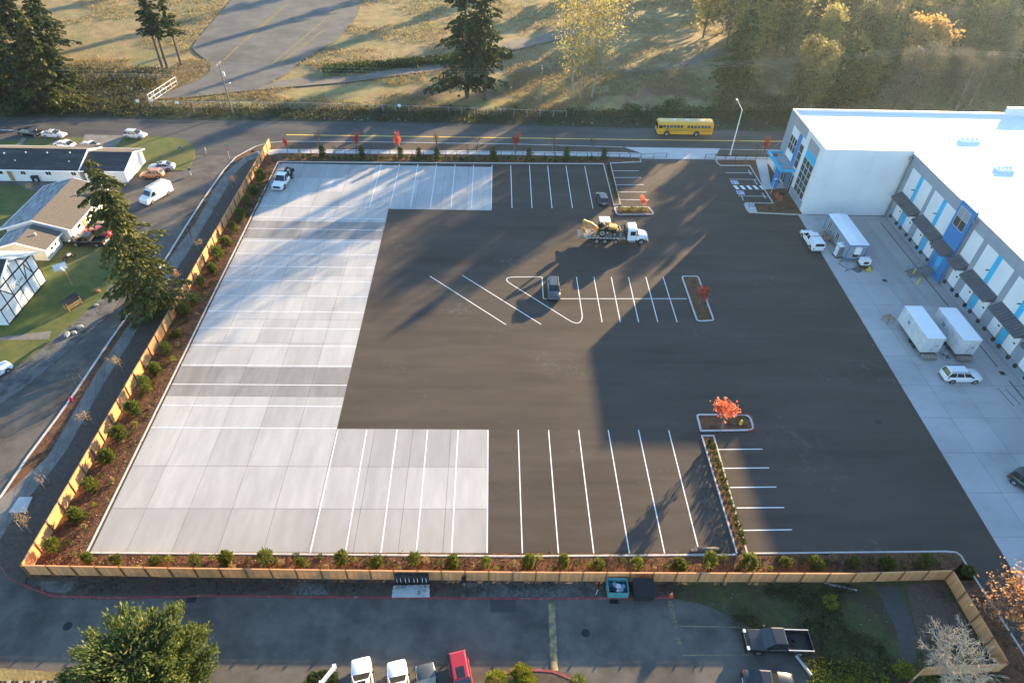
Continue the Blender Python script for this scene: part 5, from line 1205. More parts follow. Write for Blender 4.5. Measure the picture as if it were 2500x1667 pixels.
# ------------------------------------------------------------------ fences, dock yard, street furniture
# one bay of the board fence: 17 boards side by side, shared by all bays
def bay_mesh(L, flip):
    mb = MB(); n = max(3, round(L / .142)); p = L / n
    for i in range(n):
        dz = ((i * 7) % 5 - 2) * .004
        mb.box(i * p + .006, (i + 1) * p - .006, -.012 + ((i * 3) % 2) * .003, .012 + ((i * 3) % 2) * .003, .06, 1.72 + dz)
    mb.box(0, L, .016, .055, .25, .34).box(0, L, .016, .055, 1.45, 1.54)
    return mb
def board_fence(name, label, pts, post_side=1, step=2.38, capm='cedar'):
    f = thing(name, label, 'fence', (*pts[0], 0))
    base = Vector((pts[0][0], pts[0][1], 0)); cache = {}
    for p, q in zip(pts, pts[1:]):
        L = math.hypot(q[0] - p[0], q[1] - p[1]); n = max(1, round(L / step)); st = L / n; a = math.atan2(q[1] - p[1], q[0] - p[0])
        ux, uy = math.cos(a), math.sin(a); nx, ny = -uy * post_side, ux * post_side
        key = round(st, 3)
        if key not in cache:
            cache[key] = (bay_mesh(st, 0), None)
        for i in range(n):
            x, y = p[0] + ux * st * i - base.x, p[1] + uy * st * i - base.y
            if cache[key][1] is None:
                o = cache[key][0].build('fence_panel', M['cedar'], f)
                o['kind'] = 'stuff'
                t = MB().box(0, st, -.07, .07, 1.75, 1.80).build('cap_rail', M['cedar'], f)
                cache[key] = (cache[key][0], (o, t))
            else:
                o, t = (c.copy() for c in cache[key][1])
                for c in (o, t): COL.objects.link(c); c.parent = f
            for c in (o, t): c.location = (x, y, .05); c.rotation_euler = (0, 0, a)
            m = MB().box(-.055, .055, -.055, .055, 0, 1.84).box(-.085, .085, -.085, .085, 1.84, 1.88)
            po = m.build('post', M['cedar_dark'], f); po.location = (x + nx * .06, y + ny * .06, .05); po.rotation_euler = (0, 0, a)
    m = MB().box(-.06, .06, -.06, .06, 0, 1.84).box(-.085, .085, -.085, .085, 1.84, 1.88).build('post', M['cedar_dark'], f)
    m.location = (pts[-1][0] - base.x, pts[-1][1] - base.y, .05)
    return f
board_fence('board_fence', 'new cedar board fence along the south side of the lot', [(-44.63, 33.02), (-30.77, 32.73), (-13.87, 32.47), (2.17, 32.26), (20.48, 32.14), (35.81, 32.07), (45.62, 32.35)], -1)
board_fence('board_fence', 'sunlit cedar board fence along the west side of the lot', [(-44.70, 33.06), (-44.74, 124.89)], -1)
board_fence('board_fence', 'short cedar board fence turning south behind the bare tree', [(45.68, 32.30), (46.10, 23.54)], -1)
board_fence('board_fence', 'low corner of cedar fence below the bare tree', [(45.98, 23.47), (38.40, 23.17), (36.73, 22.15)], -1)

# black iron railing along the north sidewalk
def railing(label, pts, h=1.1, step=2.2):
    f = thing('iron_railing', label, 'railing', (*pts[0], .1)); b = pts[0]
    for p, q in zip(pts, pts[1:]):
        L = math.hypot(q[0] - p[0], q[1] - p[1]); n = max(1, round(L / step))
        for i in range(n + 1):
            c = l2(p, q, i / n); MB().box(c[0] - b[0] - .04, c[0] - b[0] + .04, c[1] - b[1] - .04, c[1] - b[1] + .04, 0, h).build('post', M['iron'], f)
        for z in (.18, h - .06): MB().bar((p[0] - b[0], p[1] - b[1], z), (q[0] - b[0], q[1] - b[1], z), .05, .05).build('rail', M['iron'], f)
        pk = MB(); m = int(L / .28)
        for i in range(m):
            c = l2(p, q, (i + .5) / m); pk.bar((c[0] - b[0], c[1] - b[1], .18), (c[0] - b[0], c[1] - b[1], h - .06), .018, .018)
        o = pk.build('balusters', M['iron'], f); o['kind'] = 'stuff'
    return f
railing('black iron railing between sidewalk and hedge bed', [(-38.10, 121.46), (3.62, 122.31), (29.47, 122.45)])
railing('black iron gate rail swung beside the driveway', [(29.49, 122.54), (34.79, 123.03)], step=3)
railing('black iron railing by the entrance beds', [(42.57, 122.85), (53.04, 122.94), (57.46, 122.89)])

# office trailer
ot = thing('office_trailer', 'pale blue-trimmed site office trailer on the dock apron', 'trailer', (58.65, 92.2, .02))
SID = pmat('trailer_siding', (0.20, 0.23, 0.265), (0.25, 0.28, 0.315), scale=1, rough=0.7, stretch=(5, 5, .3))
MB().box(-1.52, 1.52, -4.62, 4.62, .6, 3.25).build('body', SID, ot)
secs = [[(-1.58, y, 3.25), (-1.58, y, 3.32), (0, y, 3.48), (1.58, y, 3.32), (1.58, y, 3.25)] for y in (-4.7, 4.7)]
MB().loft(secs).build('roof', M['roof_white'], ot)
tb = MB()
for x in (-1.54, 1.54):
    for y in (-4.64, 4.64): tb.box(x - .06, x + .06, y - .06, y + .06, .58, 3.25)
for x in (-1.54, 1.54): tb.box(x - .05, x + .05, -4.58, 4.58, 3.16, 3.26)
for y in (-4.64, 4.64): tb.box(-1.48, 1.48, y - .05, y + .05, 3.1, 3.24); tb.box(-1.48, 1.48, y - .04, y + .04, .58, .68)
for i, nm in ((0, 0),):
    tb.build('corner_trim', M['wall_blue'], ot)['kind'] = 'stuff'
for y in (3.0, -.35):
    w = MB().box(-1.56, -1.5, y - .5, y + .5, 1.6, 2.6).build('window', M['car_glass'], ot)
    MB().box(-1.58, -1.56, y - .04, y + .04, 1.6, 2.6).box(-1.575, -1.54, y - .56, y - .5, 1.55, 2.65).box(-1.575, -1.54, y + .5, y + .56, 1.55, 2.65).build('frame', M['trim_white'], w)
for y in (1.5, -2.9):
    d = MB().box(-1.56, -1.5, y - .45, y + .45, .75, 2.75).build('door', SID, ot)
    MB().box(-1.58, -1.55, y - .5, y - .44, .7, 2.8).box(-1.58, -1.55, y + .44, y + .5, .7, 2.8).build('door_frame', M['wall_blue'], d)
MB().box(-.45, .45, -5.05, -4.62, 1.7, 2.9).build('air_conditioner', M['trim_white'], ot, bevel=.03)
MB().box(-.4, .4, -4.68, -4.62, 1.0, 1.65).build('window', M['car_glass'], ot)
for y in (-3.4, 0, 3.4):
    for x in (-1.1, 1.1): MB().box(x - .2, x + .2, y - .2, y + .2, 0, .6).build('support_pier', M['gravel'], ot)
# wooden steps by its door
ws = thing('wooden_steps', 'wooden landing and steps at the office trailer door', 'steps', (56.4, 93.6, .02))
MB().box(-.35, .65, -.7, .7, .72, .80).build('landing', M['timber'], ws)
for i in range(3): MB().box(-.95 + .25 * i - .3, -.7 + .25 * i - .3, -.6, .6, .17 + .18 * i, .22 + .18 * i).build('tread', M['timber'], ws)
for y in (-.65, .65):
    MB().bar((-1.2, y, .1), (-.3, y, .72), .05, .2).bar((-1.2, y, 1.0), (-.35, y, 1.65), .05, .09).bar((-.35, y, 1.65), (.6, y, 1.65), .05, .09).bar((-1.2, y, .1), (-1.2, y, 1.0), .08, .08).bar((-.35, y, .1), (-.35, y, 1.65), .08, .08).bar((.6, y, .1), (.6, y, 1.65), .08, .08).build('railing', M['timber'], ws)
# portable toilet
pt_ = thing('portable_toilet', 'grey portable toilet beside the office trailer', 'toilet', (*(56.80, 89.24), .02), R(8))
GP = pmat('toilet_grey', (0.14, 0.15, 0.165), (0.18, 0.19, 0.205), scale=1.5, rough=0.55)
MB().box(-.65, .65, -.65, .65, 0, .12).build('skid', M['trim_black'], pt_)
MB().box(-.56, .56, -.56, .56, .12, 2.1).build('cabin', GP, pt_, bevel=.06)
MB().loft([[(-.6, y, 2.1), (-.55, y, 2.22), (0, y, 2.36), (.55, y, 2.22), (.6, y, 2.1)] for y in (-.6, .6)]).build('roof', M['plate'], pt_)
dd = MB().box(-.60, -.55, -.42, .42, .2, 1.95).build('door', M['plate'], pt_); MB().box(-.64, -.60, .25, .32, 1.0, 1.15).build('handle', M['trim_black'], dd)
MB().tube((.3, .3, 2.2), (.3, .3, 2.6), .05).build('vent_pipe', M['plate'], pt_)
# sign board on posts by the trailer
sb = thing('sign_board', 'white site sign board with a cyan mark beside the toilet', 'sign', (*(58.12, 91.30), .02), R(0))
MB().box(-.03, .03, -1.0, 1.0, 1.0, 2.7).build('panel', M['paint_white'], sb)
for y in (-.9, .9): MB().box(.02, .1, y - .05, y + .05, 0, 2.7).build('post', M['timber'], sb)
MB().add([(-.035, -.55, 1.2), (-.035, -.25, 1.2), (-.035, -.15, 2.1), (-.035, -.45, 2.4)], [(0, 1, 2, 3)]).add([(-.035, .0, 1.3), (-.035, .35, 1.6), (-.035, .35, 2.5), (-.035, .05, 2.2)], [(0, 1, 2, 3)]).build('logo', M['wall_cyan'], sb)['kind'] = 'stuff'
# generator
ge = thing('generator', 'white generator box on a small black trailer beside the office', 'generator', (*(59.84, 86.36), .02), R(0))
MB().box(-.75, .75, -.55, .55, .55, 1.5).build('housing', M['trim_white'], ge, bevel=.04)
MB().box(-.95, .95, -1.2, .6, .38, .52).build('trailer_frame', M['trim_black'], ge)
for s in (-1, 1): wheel(ge, -.1, s * .72, .3, .18, s)
MB().bar((0, -.6, .45), (0, -1.9, .4), .1, .1).tube((0, -1.8, 0), (0, -1.8, .5), .04).build('drawbar', M['yellow_steel'], ge)
MB().box(-.4, .4, -.56, -.548, .8, 1.25).build('louvre', M['trim_black'], ge)
pd = MB().box(-.9, .2, -.5, .5, 0, .12); pd = pd.build('steel_plate', M['gravel'], None); pd.location = (*(58.79, 85.39), .02); pd.rotation_euler = (0, 0, .5); tag(pd, 'grey plate lying by the generator', 'plate')
hv = MB().box(-.3, .3, -.25, .25, 0, .35).box(-.2, .2, -.15, .15, .35, .7); hv = hv.build('toolbox', M['yellow_steel']); hv.location = (*(60.27, 85.18), .02); tag(hv, 'small yellow equipment box beside the generator', 'box')
cb = MB(); pts = [(57.43, 88.26), (56.15, 87.01), (56.51, 86.29), (57.16, 85.59), (56.30, 84.86), (57.67, 85.60), (59.19, 86.35)]
cb.path([(*p, .05) for p in pts], .03); tag(cb.build('power_cable', M['black']), 'black cable snaking from the trailer to the generator', 'cable')

# two white box containers on chassis
BOX = pmat('container_white', (0.50, 0.52, 0.53), (0.60, 0.62, 0.63), scale=0.6, detail=8, rough=0.6, c3=(0.44, 0.46, 0.47), scale3=0.7)
WOODG = pmat('weathered_wood', (0.16, 0.14, 0.12), (0.25, 0.22, 0.19), scale=1.2, detail=8, rough=0.9, stretch=(4, 1, 4))
def container(label, x, y):
    c = thing('storage_container', label, 'container', (x, y, .02))
    W_, Lh, z0, z1 = 1.25, 3.45, .85, 3.4
    MB().box(-W_, W_, -Lh, Lh, z0, z1).build('body', BOX, c, bevel=.03)
    MB().box(-W_ - .02, W_ + .02, -Lh - .02, Lh + .02, z1, z1 + .05).build('roof', M['roof_white'], c)
    for i in range(9):
        yy = -Lh + .4 + i * .76; MB().box(-W_ - .02, -W_ + .01, yy - .02, yy + .02, z0 + .05, z1 - .1).build('side_rib', BOX, c)
    MB().box(-.02, .02, -Lh - .025, -Lh, z0 + .1, z1 - .1).build('door_joint', M['wall_grey'], c)
    MB().box(.35, .75, -Lh - .04, -Lh, 1.9, 2.2).build('notice', M['wall_grey'], c)
    MB().box(-.9, .9, -Lh - .2, Lh + .1, .45, .82).build('chassis', M['trim_black'], c)
    for s in (-1, 1):
        for yy in (-1.5, -.5): wheel(c, 0, 0, .38, .24, s).matrix_local = Matrix.Translation((s * .95, yy, 0)) @ Matrix.Rotation(R(90), 4, 'Z') @ Matrix.Translation((0, 0, 0))
    MB().loft([[(xx, -Lh - .75, .2), (xx, -Lh - .85, .45), (xx, -Lh - .6, .85), (xx, -Lh - .15, .8), (xx, -Lh - .15, .3)] for xx in (-1.0, 1.0)]).build('folded_ramp', WOODG, c)
    MB().add([(-W_ - .024, 1.35, 2.1), (-W_ - .024, 1.15, 2.1), (-W_ - .024, 1.15, 2.55), (-W_ - .024, 1.35, 2.75)], [(0, 1, 2, 3)]).add([(-W_ - .024, 1.05, 2.2), (-W_ - .024, .85, 2.0), (-W_ - .024, .85, 2.5), (-W_ - .024, 1.05, 2.65)], [(0, 1, 2, 3)]).build('logo', M['wall_blue'], c)['kind'] = 'stuff'
    return c
container('white box container with a blue mark nearer the parking lot', 59.85, 68.5)
container('white box container with a blue mark nearer the loading docks', 64.65, 68.2)
cg = thing('wire_crate', 'brown wooden crate beside the front of the nearer container', 'crate', (57.8, 72.6, .02), R(20))
for i in range(6): MB().box(-.65, .65, -.55 + i * .2, -.42 + i * .2, .75, .8).build('slat', M['timber'], cg)
for x in (-.6, .6):
    for y in (-.5, .5): MB().box(x - .05, x + .05, y - .05, y + .05, 0, .8).build('leg', M['timber'], cg)
jk = thing('pipe_pile', 'pile of pale pipes and scrap between the two containers', 'pipe pile', (62.3, 65.2, .02))
for i in range(6): MB().tube((random.uniform(-.6, .2), random.uniform(-.9, .6), .08 + .05 * i), (random.uniform(.1, .9), random.uniform(-.9, .7), .12 + .05 * i), .05, n=8).build('pipe', [M['galv'], M['trim_black']][i % 2], jk)

# concrete pipe and blocks in the stall corner
cp_ = thing('concrete_pipe', 'grey concrete pipe with blocks lying at the south kerb of the lot', 'pipe', (*(21.62, 35.57), .02), R(3))
n = 16
MB().loft([[(x, .22 * math.cos(2 * math.pi * i / n), .22 + .22 * math.sin(2 * math.pi * i / n)) for i in range(n)] for x in (-.2, 1.9)]).build('pipe', M['gravel'], cp_, smooth=True)
for x in (-.45, -.85): MB().box(x - .18, x + .18, -.16, .16, 0, .3).build('block', M['gravel'], cp_)
MB().bar((-1.6, -.3, .04), (.8, -.36, .04), .12, .05).bar((-.6, .1, .2), (-.45, .3, 1.0), .04, .04).build('timber_strip', M['galv'], cp_)
sc = thing('scrap_boards', 'loose grey boards lying against the fence inside the weeds', 'boards', (*(34.54, 31.65), .05))
for dx, dy, a in ((0, 0, -.25), (.3, -.12, -.22)): MB().bar((-1.3 + dx, .35 + dy, .06), (1.4 + dx, -.3 + dy, .06), .14, .05).build('board', M['galv'], sc)

# hydrants
def hydrant(label, c, mat):
    h = thing('fire_hydrant', label, 'hydrant', (*c, .1))
    MB().tube((0, 0, 0), (0, 0, .08), .2, n=12).tube((0, 0, .08), (0, 0, .62), .13, n=12).dome((0, 0, .62), .15, .16, 12, 3).build('barrel', mat, h)
    MB().tube((-.24, 0, .45), (.24, 0, .45), .07, n=10).tube((0, -.22, .4), (0, 0, .4), .09, n=10).build('nozzle', mat, h)
hydrant('yellow fire hydrant in the island with the orange maple', (30.51, 52.66), M['yellow_steel'])
hydrant('red fire hydrant in the mulch strip by the side street', (-51.33, 55.77), CP['red'])

# mailboxes, dumpsters, cone
for i in range(4):
    x0 = lerp((-9.18, 31.88)[0], (-5.92, 31.87)[0], (i + .5) / 4)
    mbx = thing('mailbox_cluster', 'black cluster mailbox on the pale pad, %s from the west' % ORD[i], 'mailbox', (x0, (-7.87, 31.92)[1] + .1, .1), 0, 'cluster mailboxes on the lane')
    MB().box(-.40, .40, -.22, .25, .55, 1.55).build('cabinet', M['black'], mbx, bevel=.02)
    MB().tube((0, 0, 0), (0, 0, .55), .1, n=8).build('pedestal', M['black'], mbx)
    for k in range(2):
        for j in range(3): MB().box(-.3 + k * .35, -.02 + k * .32, -.235, -.22, .65 + j * .28, .87 + j * .28).build('mail_door', M['trim_black'], mbx); 
        MB().box(-.2 + k * .35, -.15 + k * .35, -.242, -.235, .7, 1.45).build('number_strip', M['plate'], mbx)
lm = thing('mailbox', 'lone black parcel box on a post by the fence', 'mailbox', (*(-2.52, 31.86), .05))
MB().box(-.22, .22, -.2, .2, .85, 1.35).build('cabinet', M['black'], lm); MB().box(-.06, .06, -.06, .06, 0, .85).build('post', M['timber'], lm)
TEAL = pmat('dumpster_teal', (0.06, 0.24, 0.26), (0.09, 0.30, 0.31), scale=1.2, detail=8, rough=0.6, c3=(0.16, 0.10, 0.06), scale3=1.6, t3=(0.6, 0.7))
DGRN = pmat('dumpster_dark', (0.012, 0.022, 0.022), (0.02, 0.035, 0.033), scale=1.2, rough=0.6)
dp = thing('dumpster', 'open teal dumpster full of rubbish by the south fence', 'dumpster', (*(12.38, 31.25), .03), R(-1))
dm = MB(); W2, D2, Hh = 1.0, .75, 1.15
dm.box(-W2, W2, -D2, D2, .1, .18).box(-W2, W2, -D2, -D2 + .06, .18, Hh - .15).box(-W2, W2, D2 - .06, D2, .18, Hh).box(-W2, -W2 + .06, -D2 + .06, D2 - .06, .18, Hh - .05).box(W2 - .06, W2, -D2 + .06, D2 - .06, .18, Hh - .05)
dm.build('bin', TEAL, dp)
MB().box(-W2 - .1, -W2, -.3, .3, .5, .7).box(W2, W2 + .1, -.3, .3, .5, .7).build('lift_pocket', TEAL, dp)['kind'] = 'stuff'
random.seed(5)
for i in range(9): MB().box(-.25, .25, -.2, .2, 0, .18).build('rubbish_bag', [M['plate'], M['trim_black'], M['wall_grey']][i % 3], dp, bevel=.06).matrix_local = Matrix.Translation((random.uniform(-.6, .6), random.uniform(-.35, .35), .45 + random.uniform(0, .2))) @ Matrix.Rotation(random.uniform(0, 3), 4, 'Z')
dk = thing('dumpster', 'closed black dumpster with a ribbed lid by the south fence', 'dumpster', (*(14.81, 30.93), .03), R(-1))
MB().hexa([(-.95, -.7, .1), (.95, -.7, .1), (.95, .7, .1), (-.95, .7, .1)], [(-1.0, -.85, 1.25), (1.0, -.85, 1.25), (1.0, .75, 1.6), (-1.0, .75, 1.6)]).build('bin', DGRN, dk)
ld = MB().hexa([(-1.02, -.9, 1.26), (1.02, -.9, 1.26), (1.02, .78, 1.63), (-1.02, .78, 1.63)], [(-1.02, -.9, 1.31), (1.02, -.9, 1.31), (1.02, .78, 1.68), (-1.02, .78, 1.68)]).build('lid', M['trim_black'], dk)
for i in range(10): MB().hexa([(-.95 + i * .2, -.88, 1.312), (-.87 + i * .2, -.88, 1.312), (-.87 + i * .2, .76, 1.675), (-.95 + i * .2, .76, 1.675)], [(-.94 + i * .2, -.88, 1.35), (-.88 + i * .2, -.88, 1.35), (-.88 + i * .2, .76, 1.71), (-.94 + i * .2, .76, 1.71)]).build('lid_rib', M['rubber'], ld)
cn_ = thing('traffic_cone', 'orange traffic cone standing at the end of the red kerb', 'cone', (*(17.64, 30.75), .06))
CO = pmat('cone_orange', (0.75, 0.075, 0.02), (0.80, 0.10, 0.03), scale=4, rough=0.5)
MB().box(-.2, .2, -.2, .2, 0, .04).build('base', CO, cn_); MB().tube((0, 0, .04), (0, 0, .75), .15, .03, n=14).build('body', CO, cn_)
MB().tube((0, 0, .38), (0, 0, .52), .099, .078, n=14).build('reflective_band', M['paint_white'], cn_)
stk = MB().tube((0, 0, 0), (.1, -.05, 1.1), .025).build('stake', M['trim_white']); stk.location = (*(10.28, 30.85), .05); tag(stk, 'thin white stake by the teal dumpster', 'stake')
lg = MB().tube((*(27.95, 24.98), .2), (*(28.77, 23.23), .2), .13, n=10).build('log', M['kerb']); tag(lg, 'pale fallen log barrier in front of the black saloon', 'log')
# leaning white sign at the bottom and shed roof corner
ws_ = thing('leaning_sign', 'white board sign in the bottom planter beside the white saloon', 'sign', (*(-13.95, 23.18), .1), R(57))
MB().box(-1.0, 1.0, -.05, .05, .4, 1.2).build('panel', M['trim_white'], ws_)
for x in (-.8, .8): MB().box(x - .06, x + .06, .05, .15, 0, 1.25).build('post', M['trim_white'], ws_)
sh = thing('shed', 'dark slatted shed roof at the bottom edge', 'shed', (*(-38.19, 22.26), 0))
MB().box(-4.0, 4.6, -3, .35, 0, .9).build('wall', M['timber_black'], sh)
for i in range(28): MB().box(-4.3 + i * .33, -4.07 + i * .33, -3.2, .6, .95, 1.02).build('roof_slat', [M['black'], M['trim_black'], M['wall_grey']][i % 3], sh)

# street lamp, poles, wires
lp = thing('street_lamp', 'tall white street lamp beside the driveway', 'street lamp', (48.35, 124.9, .05))
MB().tube((0, 0, 0), (0, 0, .12), .24, n=12).tube((0, 0, .12), (0, 0, 9.5), .12, .075, n=12).build('pole', M['trim_white'], lp)
MB().tube((0, 0, 9.45), (-.35, 2.9, 10.2), .055, .04, n=8).build('arm', M['trim_white'], lp)
MB().box(-.55, -.2, 2.7, 3.5, 10.14, 10.28).build('lamp_head', M['trim_white'], lp, bevel=.03)
def pole(label, base, top, arm_dir, h):
    p = thing('utility_pole', label, 'utility pole', (*base, 0))
    tx, ty = top
    MB().tube((0, 0, -.2), (tx, ty, h), .17, .11, n=10).build('pole', M['timber_pole'], p)
    ax, ay = math.cos(arm_dir), math.sin(arm_dir)
    MB().bar((tx - ax * 1.2, ty - ay * 1.2, h - .35), (tx + ax * 1.2, ty + ay * 1.2, h - .35), .12, .12).build('crossarm', M['timber_pole'], p)
    for k in (-1.1, -.45, .45, 1.1): MB().tube((tx + ax * k, ty + ay * k, h - .29), (tx + ax * k, ty + ay * k, h - .08), .05, n=8).build('insulator', M['plate'], p)
    return p
pa = pole('leaning wooden utility pole with a transformer by the old gate', (-57.0, 140.8), (-.6, .9), R(88), 10.4)
MB().tube((.05, .5, 7.7), (.05, .5, 8.6), .26, n=12).build('transformer', M['galv'], pa); MB().tube((0, .3, 6.0), (.9, .2, 6.4), .03).box(.8, 1.15, .1, .3, 6.35, 6.5).build('lamp_bracket', M['plate'], pa)
pole('plain wooden utility pole beside the yellow poplars', (10.26, 146.8), (.1, .2), R(88), 9.2)
pb = pole('wooden utility pole in front of the hazy wood', (94.0, 150.2), (.3, .3), R(88), 14.0)
def wire(label, a, b, sag):
    pts = [(lerp(a[0], b[0], t), lerp(a[1], b[1], t), lerp(a[2], b[2], t) - 4 * sag * t * (1 - t)) for t in [i / 14 for i in range(15)]]
    o = MB().path(pts, .014, 4).build('power_line', M['wall_grey']); tag(o, label, 'power line', 'power lines along the street')
for k, nm in enumerate(('lowest', 'middle', 'highest')):
    dz = k * .55
    wire('%s cable between the leaning pole and the pole by the poplars' % nm, (-57.6, 141.2 + k * .5, 9.2 + dz), (10.3, 146.4 + k * .5, 8.0 + dz * .6), .7)
    wire('%s cable between the poplar pole and the pole at the wood' % nm, (10.3, 146.4 + k * .5, 8.0 + dz * .6), (94.2, 149.8 + k * .5, 13.0 + dz * .5), .8)
    wire('%s cable running west from the leaning pole' % nm, (-57.6, 141.2 + k * .5, 9.2 + dz), (-150, 140 + k * .5, 9.0 + dz), .8)
    wire('%s cable running east from the pole at the wood' % nm, (94.2, 149.8 + k * .5, 13.0 + dz * .5), (190, 152 + k * .5, 12.5 + dz * .5), .8)

# chain link fence on the bank, white pipe gate, signs
def wire_fence(label, pts, h=1.7, step=3.0, nm='chain_link_fence'):
    f = thing(nm, label, 'fence', (*pts[0], 0)); b = pts[0]
    for p, q in zip(pts, pts[1:]):
        L = math.hypot(q[0] - p[0], q[1] - p[1]); n = max(1, round(L / step))
        for i in range(n + 1):
            c = l2(p, q, i / n); MB().tube((c[0] - b[0], c[1] - b[1], 0), (c[0] - b[0], c[1] - b[1], h), .035, n=6).build('post', M['galv'], f)
        MB().tube((p[0] - b[0], p[1] - b[1], h - .05), (q[0] - b[0], q[1] - b[1], h - .05), .022, n=5).build('top_rail', M['galv'], f)
        ms = MB(); m = int(L / .5)
        for i in range(m):
            c, d = l2(p, q, i / m), l2(p, q, (i + 1) / m)
            ms.bar((c[0] - b[0], c[1] - b[1], .1), (d[0] - b[0], d[1] - b[1], h - .1), .006, .006); ms.bar((c[0] - b[0], c[1] - b[1], h - .1), (d[0] - b[0], d[1] - b[1], .1), .006, .006)
        ms.build('wire_mesh', M['galv'], f)['kind'] = 'stuff'
    return f
wire_fence('chain-link fence along the weedy bank', [(-74.74, 142.21), (-41.91, 143.10), (-13.06, 142.38), (15.91, 141.43)])
wire_fence('chain-link fence beside the old lane under the firs', [(-95.72, 156.89), (-85.73, 157.73), (-75.63, 157.75)], step=3.6)
gt = thing('pipe_gate', 'white pipe gate standing open across the old lane', 'gate', (*(-76.27, 144.97), .0))
g0, g1 = (-76.27, 144.97), (-74.08, 155.68); dx, dy = g1[0] - g0[0], g1[1] - g0[1]
for z in (.2, 1.0, 1.9): MB().tube((0, 0, z), (dx, dy, z), .05, n=6).build('rail', M['trim_white'], gt)
for t in (0, .2, .4, .6, .8, 1): MB().tube((dx * t, dy * t, .0), (dx * t, dy * t, 1.95), .05, n=6).build('upright', M['trim_white'], gt)
for t in (.15, .5): MB().bar((dx * t - .25, dy * t - .1, 1.3), (dx * t + .25, dy * t + .2, 1.3), .03, .4).build('notice', M['plate'], gt)
for c, l in (((-21.05, 143.41), 'small white notice on the bank fence above the street'), ((-69.21, 142.48), 'small white notice near the old gate'), ((-75.17, 143.83), 'white notice on the gate post'), ((-77.86, 142.99), 'grey notice board beside the gate')):
    s_ = thing('notice_sign', l, 'sign', (*c, 0)); MB().box(-.35, .35, -.02, .02, 1.0, 1.6).build('panel', M['trim_white'], s_); MB().tube((0, .05, 0), (0, .05, 1.6), .03).build('post', M['galv'], s_)
ss = thing('stop_sign', 'stop sign with green street name blade at the side street corner', 'sign', (*(-51.21, 119.40), .0), R(60))
MB().tube((0, 0, 0), (0, 0, 2.9), .035, n=8).build('post', M['galv'], ss)
oc = MB().add([(-.03 + dx_, .38 * math.cos(R(22.5 + 45 * i)), 2.15 + .38 * math.sin(R(22.5 + 45 * i))) for dx_ in (0, .04) for i in range(8)], [tuple(range(7, -1, -1)), tuple(range(8, 16))] + [(i, (i + 1) % 8, 8 + (i + 1) % 8, 8 + i) for i in range(8)]).build('plate', M['lamp_red'], ss)
lettering('STOP', (-.035, 0, 2.15), R(-90), .25, M['paint_white'], oc, rx=R(90))
MB().box(-.02, .02, -.5, .5, 2.7, 2.9).build('name_blade', pmat('sign_green', (0.0, 0.13, 0.06), (0.01, 0.16, 0.08), scale=3, rough=0.5), ss)

# yard things
bk = thing('basketball_hoop', 'grey basketball backboard on a pole in the lawn', 'basketball hoop', (*(-62.24, 78.99), .04), R(30))
MB().tube((0, 0, 0), (0, 0, 2.6), .07, n=8).build('pole', M['timber'], bk); MB().bar((0, 0, 2.5), (-.5, .55, 2.9), .12, .25).build('bracket', M['trim_white'], bk)
MB().hexa([(-1.3, .5, 2.5), (.4, .7, 2.5), (.4, .75, 2.5), (-1.3, .55, 2.5)], [(-1.3, .8, 3.4), (.4, 1.0, 3.4), (.4, 1.05, 3.4), (-1.3, .85, 3.4)]).build('backboard', M['plate'], bk)
ks = thing('wooden_kiosk', 'small wooden stand with a dark tilted roof in the lawn', 'kiosk', (*(-59.56, 73.93), .04), R(62))
MB().hexa([(-1.2, -.5, 1.1), (1.2, -.5, 1.1), (1.2, .6, 1.45), (-1.2, .6, 1.45)], [(-1.2, -.5, 1.17), (1.2, -.5, 1.17), (1.2, .6, 1.52), (-1.2, .6, 1.52)]).build('roof', M['black'], ks)
for x in (-1, 1):
    for y in (-.4, .45): MB().box(x - .06, x + .06, y - .06, y + .06, 0, 1.3).build('leg', M['timber'], ks)
MB().box(-1.05, 1.05, -.45, -.38, .35, .5).box(-1.05, 1.05, -.45, -.38, .7, .85).build('cross_rail', M['timber'], ks)['kind'] = 'stuff'
for c, s, l in (((-57.66, 67.88), .6, 'dark boulder at the end of the stone row by the verge'), ((-57.00, 68.34), .45, 'pale flat stone in the row by the verge'), ((-56.73, 69.52), .55, 'long flat kerb stone by the verge'), ((-56.66, 74.28), .4, 'flat grey stepping stone in the lawn')):
    m = MB(); n = 9; m.loft([[(s * q * (1 + .15 * math.sin(3 * i + k)) * math.cos(2 * math.pi * i / n), s * .7 * q * (1 + .12 * math.cos(2 * i + k)) * math.sin(2 * math.pi * i / n), z) for i in range(n)] for k, (q, z) in enumerate(((1, 0), (.98, s * .3), (.6, s * .5)))])
    o = m.build('stone', M['grey_rock']); o.location = (*c, .04); o.rotation_euler = (0, 0, c[0]); tag(o, l, 'stone')
fp = thing('fire_pit', 'rusty fire pit with logs in the lawn', 'fire pit', (*(-57.90, 77.49), .04))
MB().tube((0, 0, 0), (0, 0, .35), .45, .5, n=12).build('ring', M['cedar_dark'], fp)
for i in range(4): MB().tube((-.5 + .3 * i, -.4, .4), (.3, .4 - .2 * i, .5), .07, n=6).build('log', M['timber'], fp)
bq = thing('barbecue', 'covered black barbecue on the patio of the low house', 'barbecue', (*(-82.79, 109.39), .08)); MB().box(-.6, .6, -.35, .35, .75, 1.15).build('hood', M['black'], bq, bevel=.08)
for x in (-.5, .5): MB().box(x - .04, x + .04, -.3, .3, 0, .75).build('leg', M['black'], bq)
tbk = thing('wooden_chest', 'small wooden box on the patio of the low house', 'box', (*(-82.80, 107.17), .08)); MB().box(-.5, .5, -.35, .35, .05, .6).build('body', M['timber'], tbk); MB().box(-.53, .53, -.38, .38, .6, .66).build('lid', M['timber'], tbk)
mc = thing('motorcycle', 'black and white motorcycle by the corner of the long house', 'motorcycle', (*(-65.56, 85.37), .05), R(60))
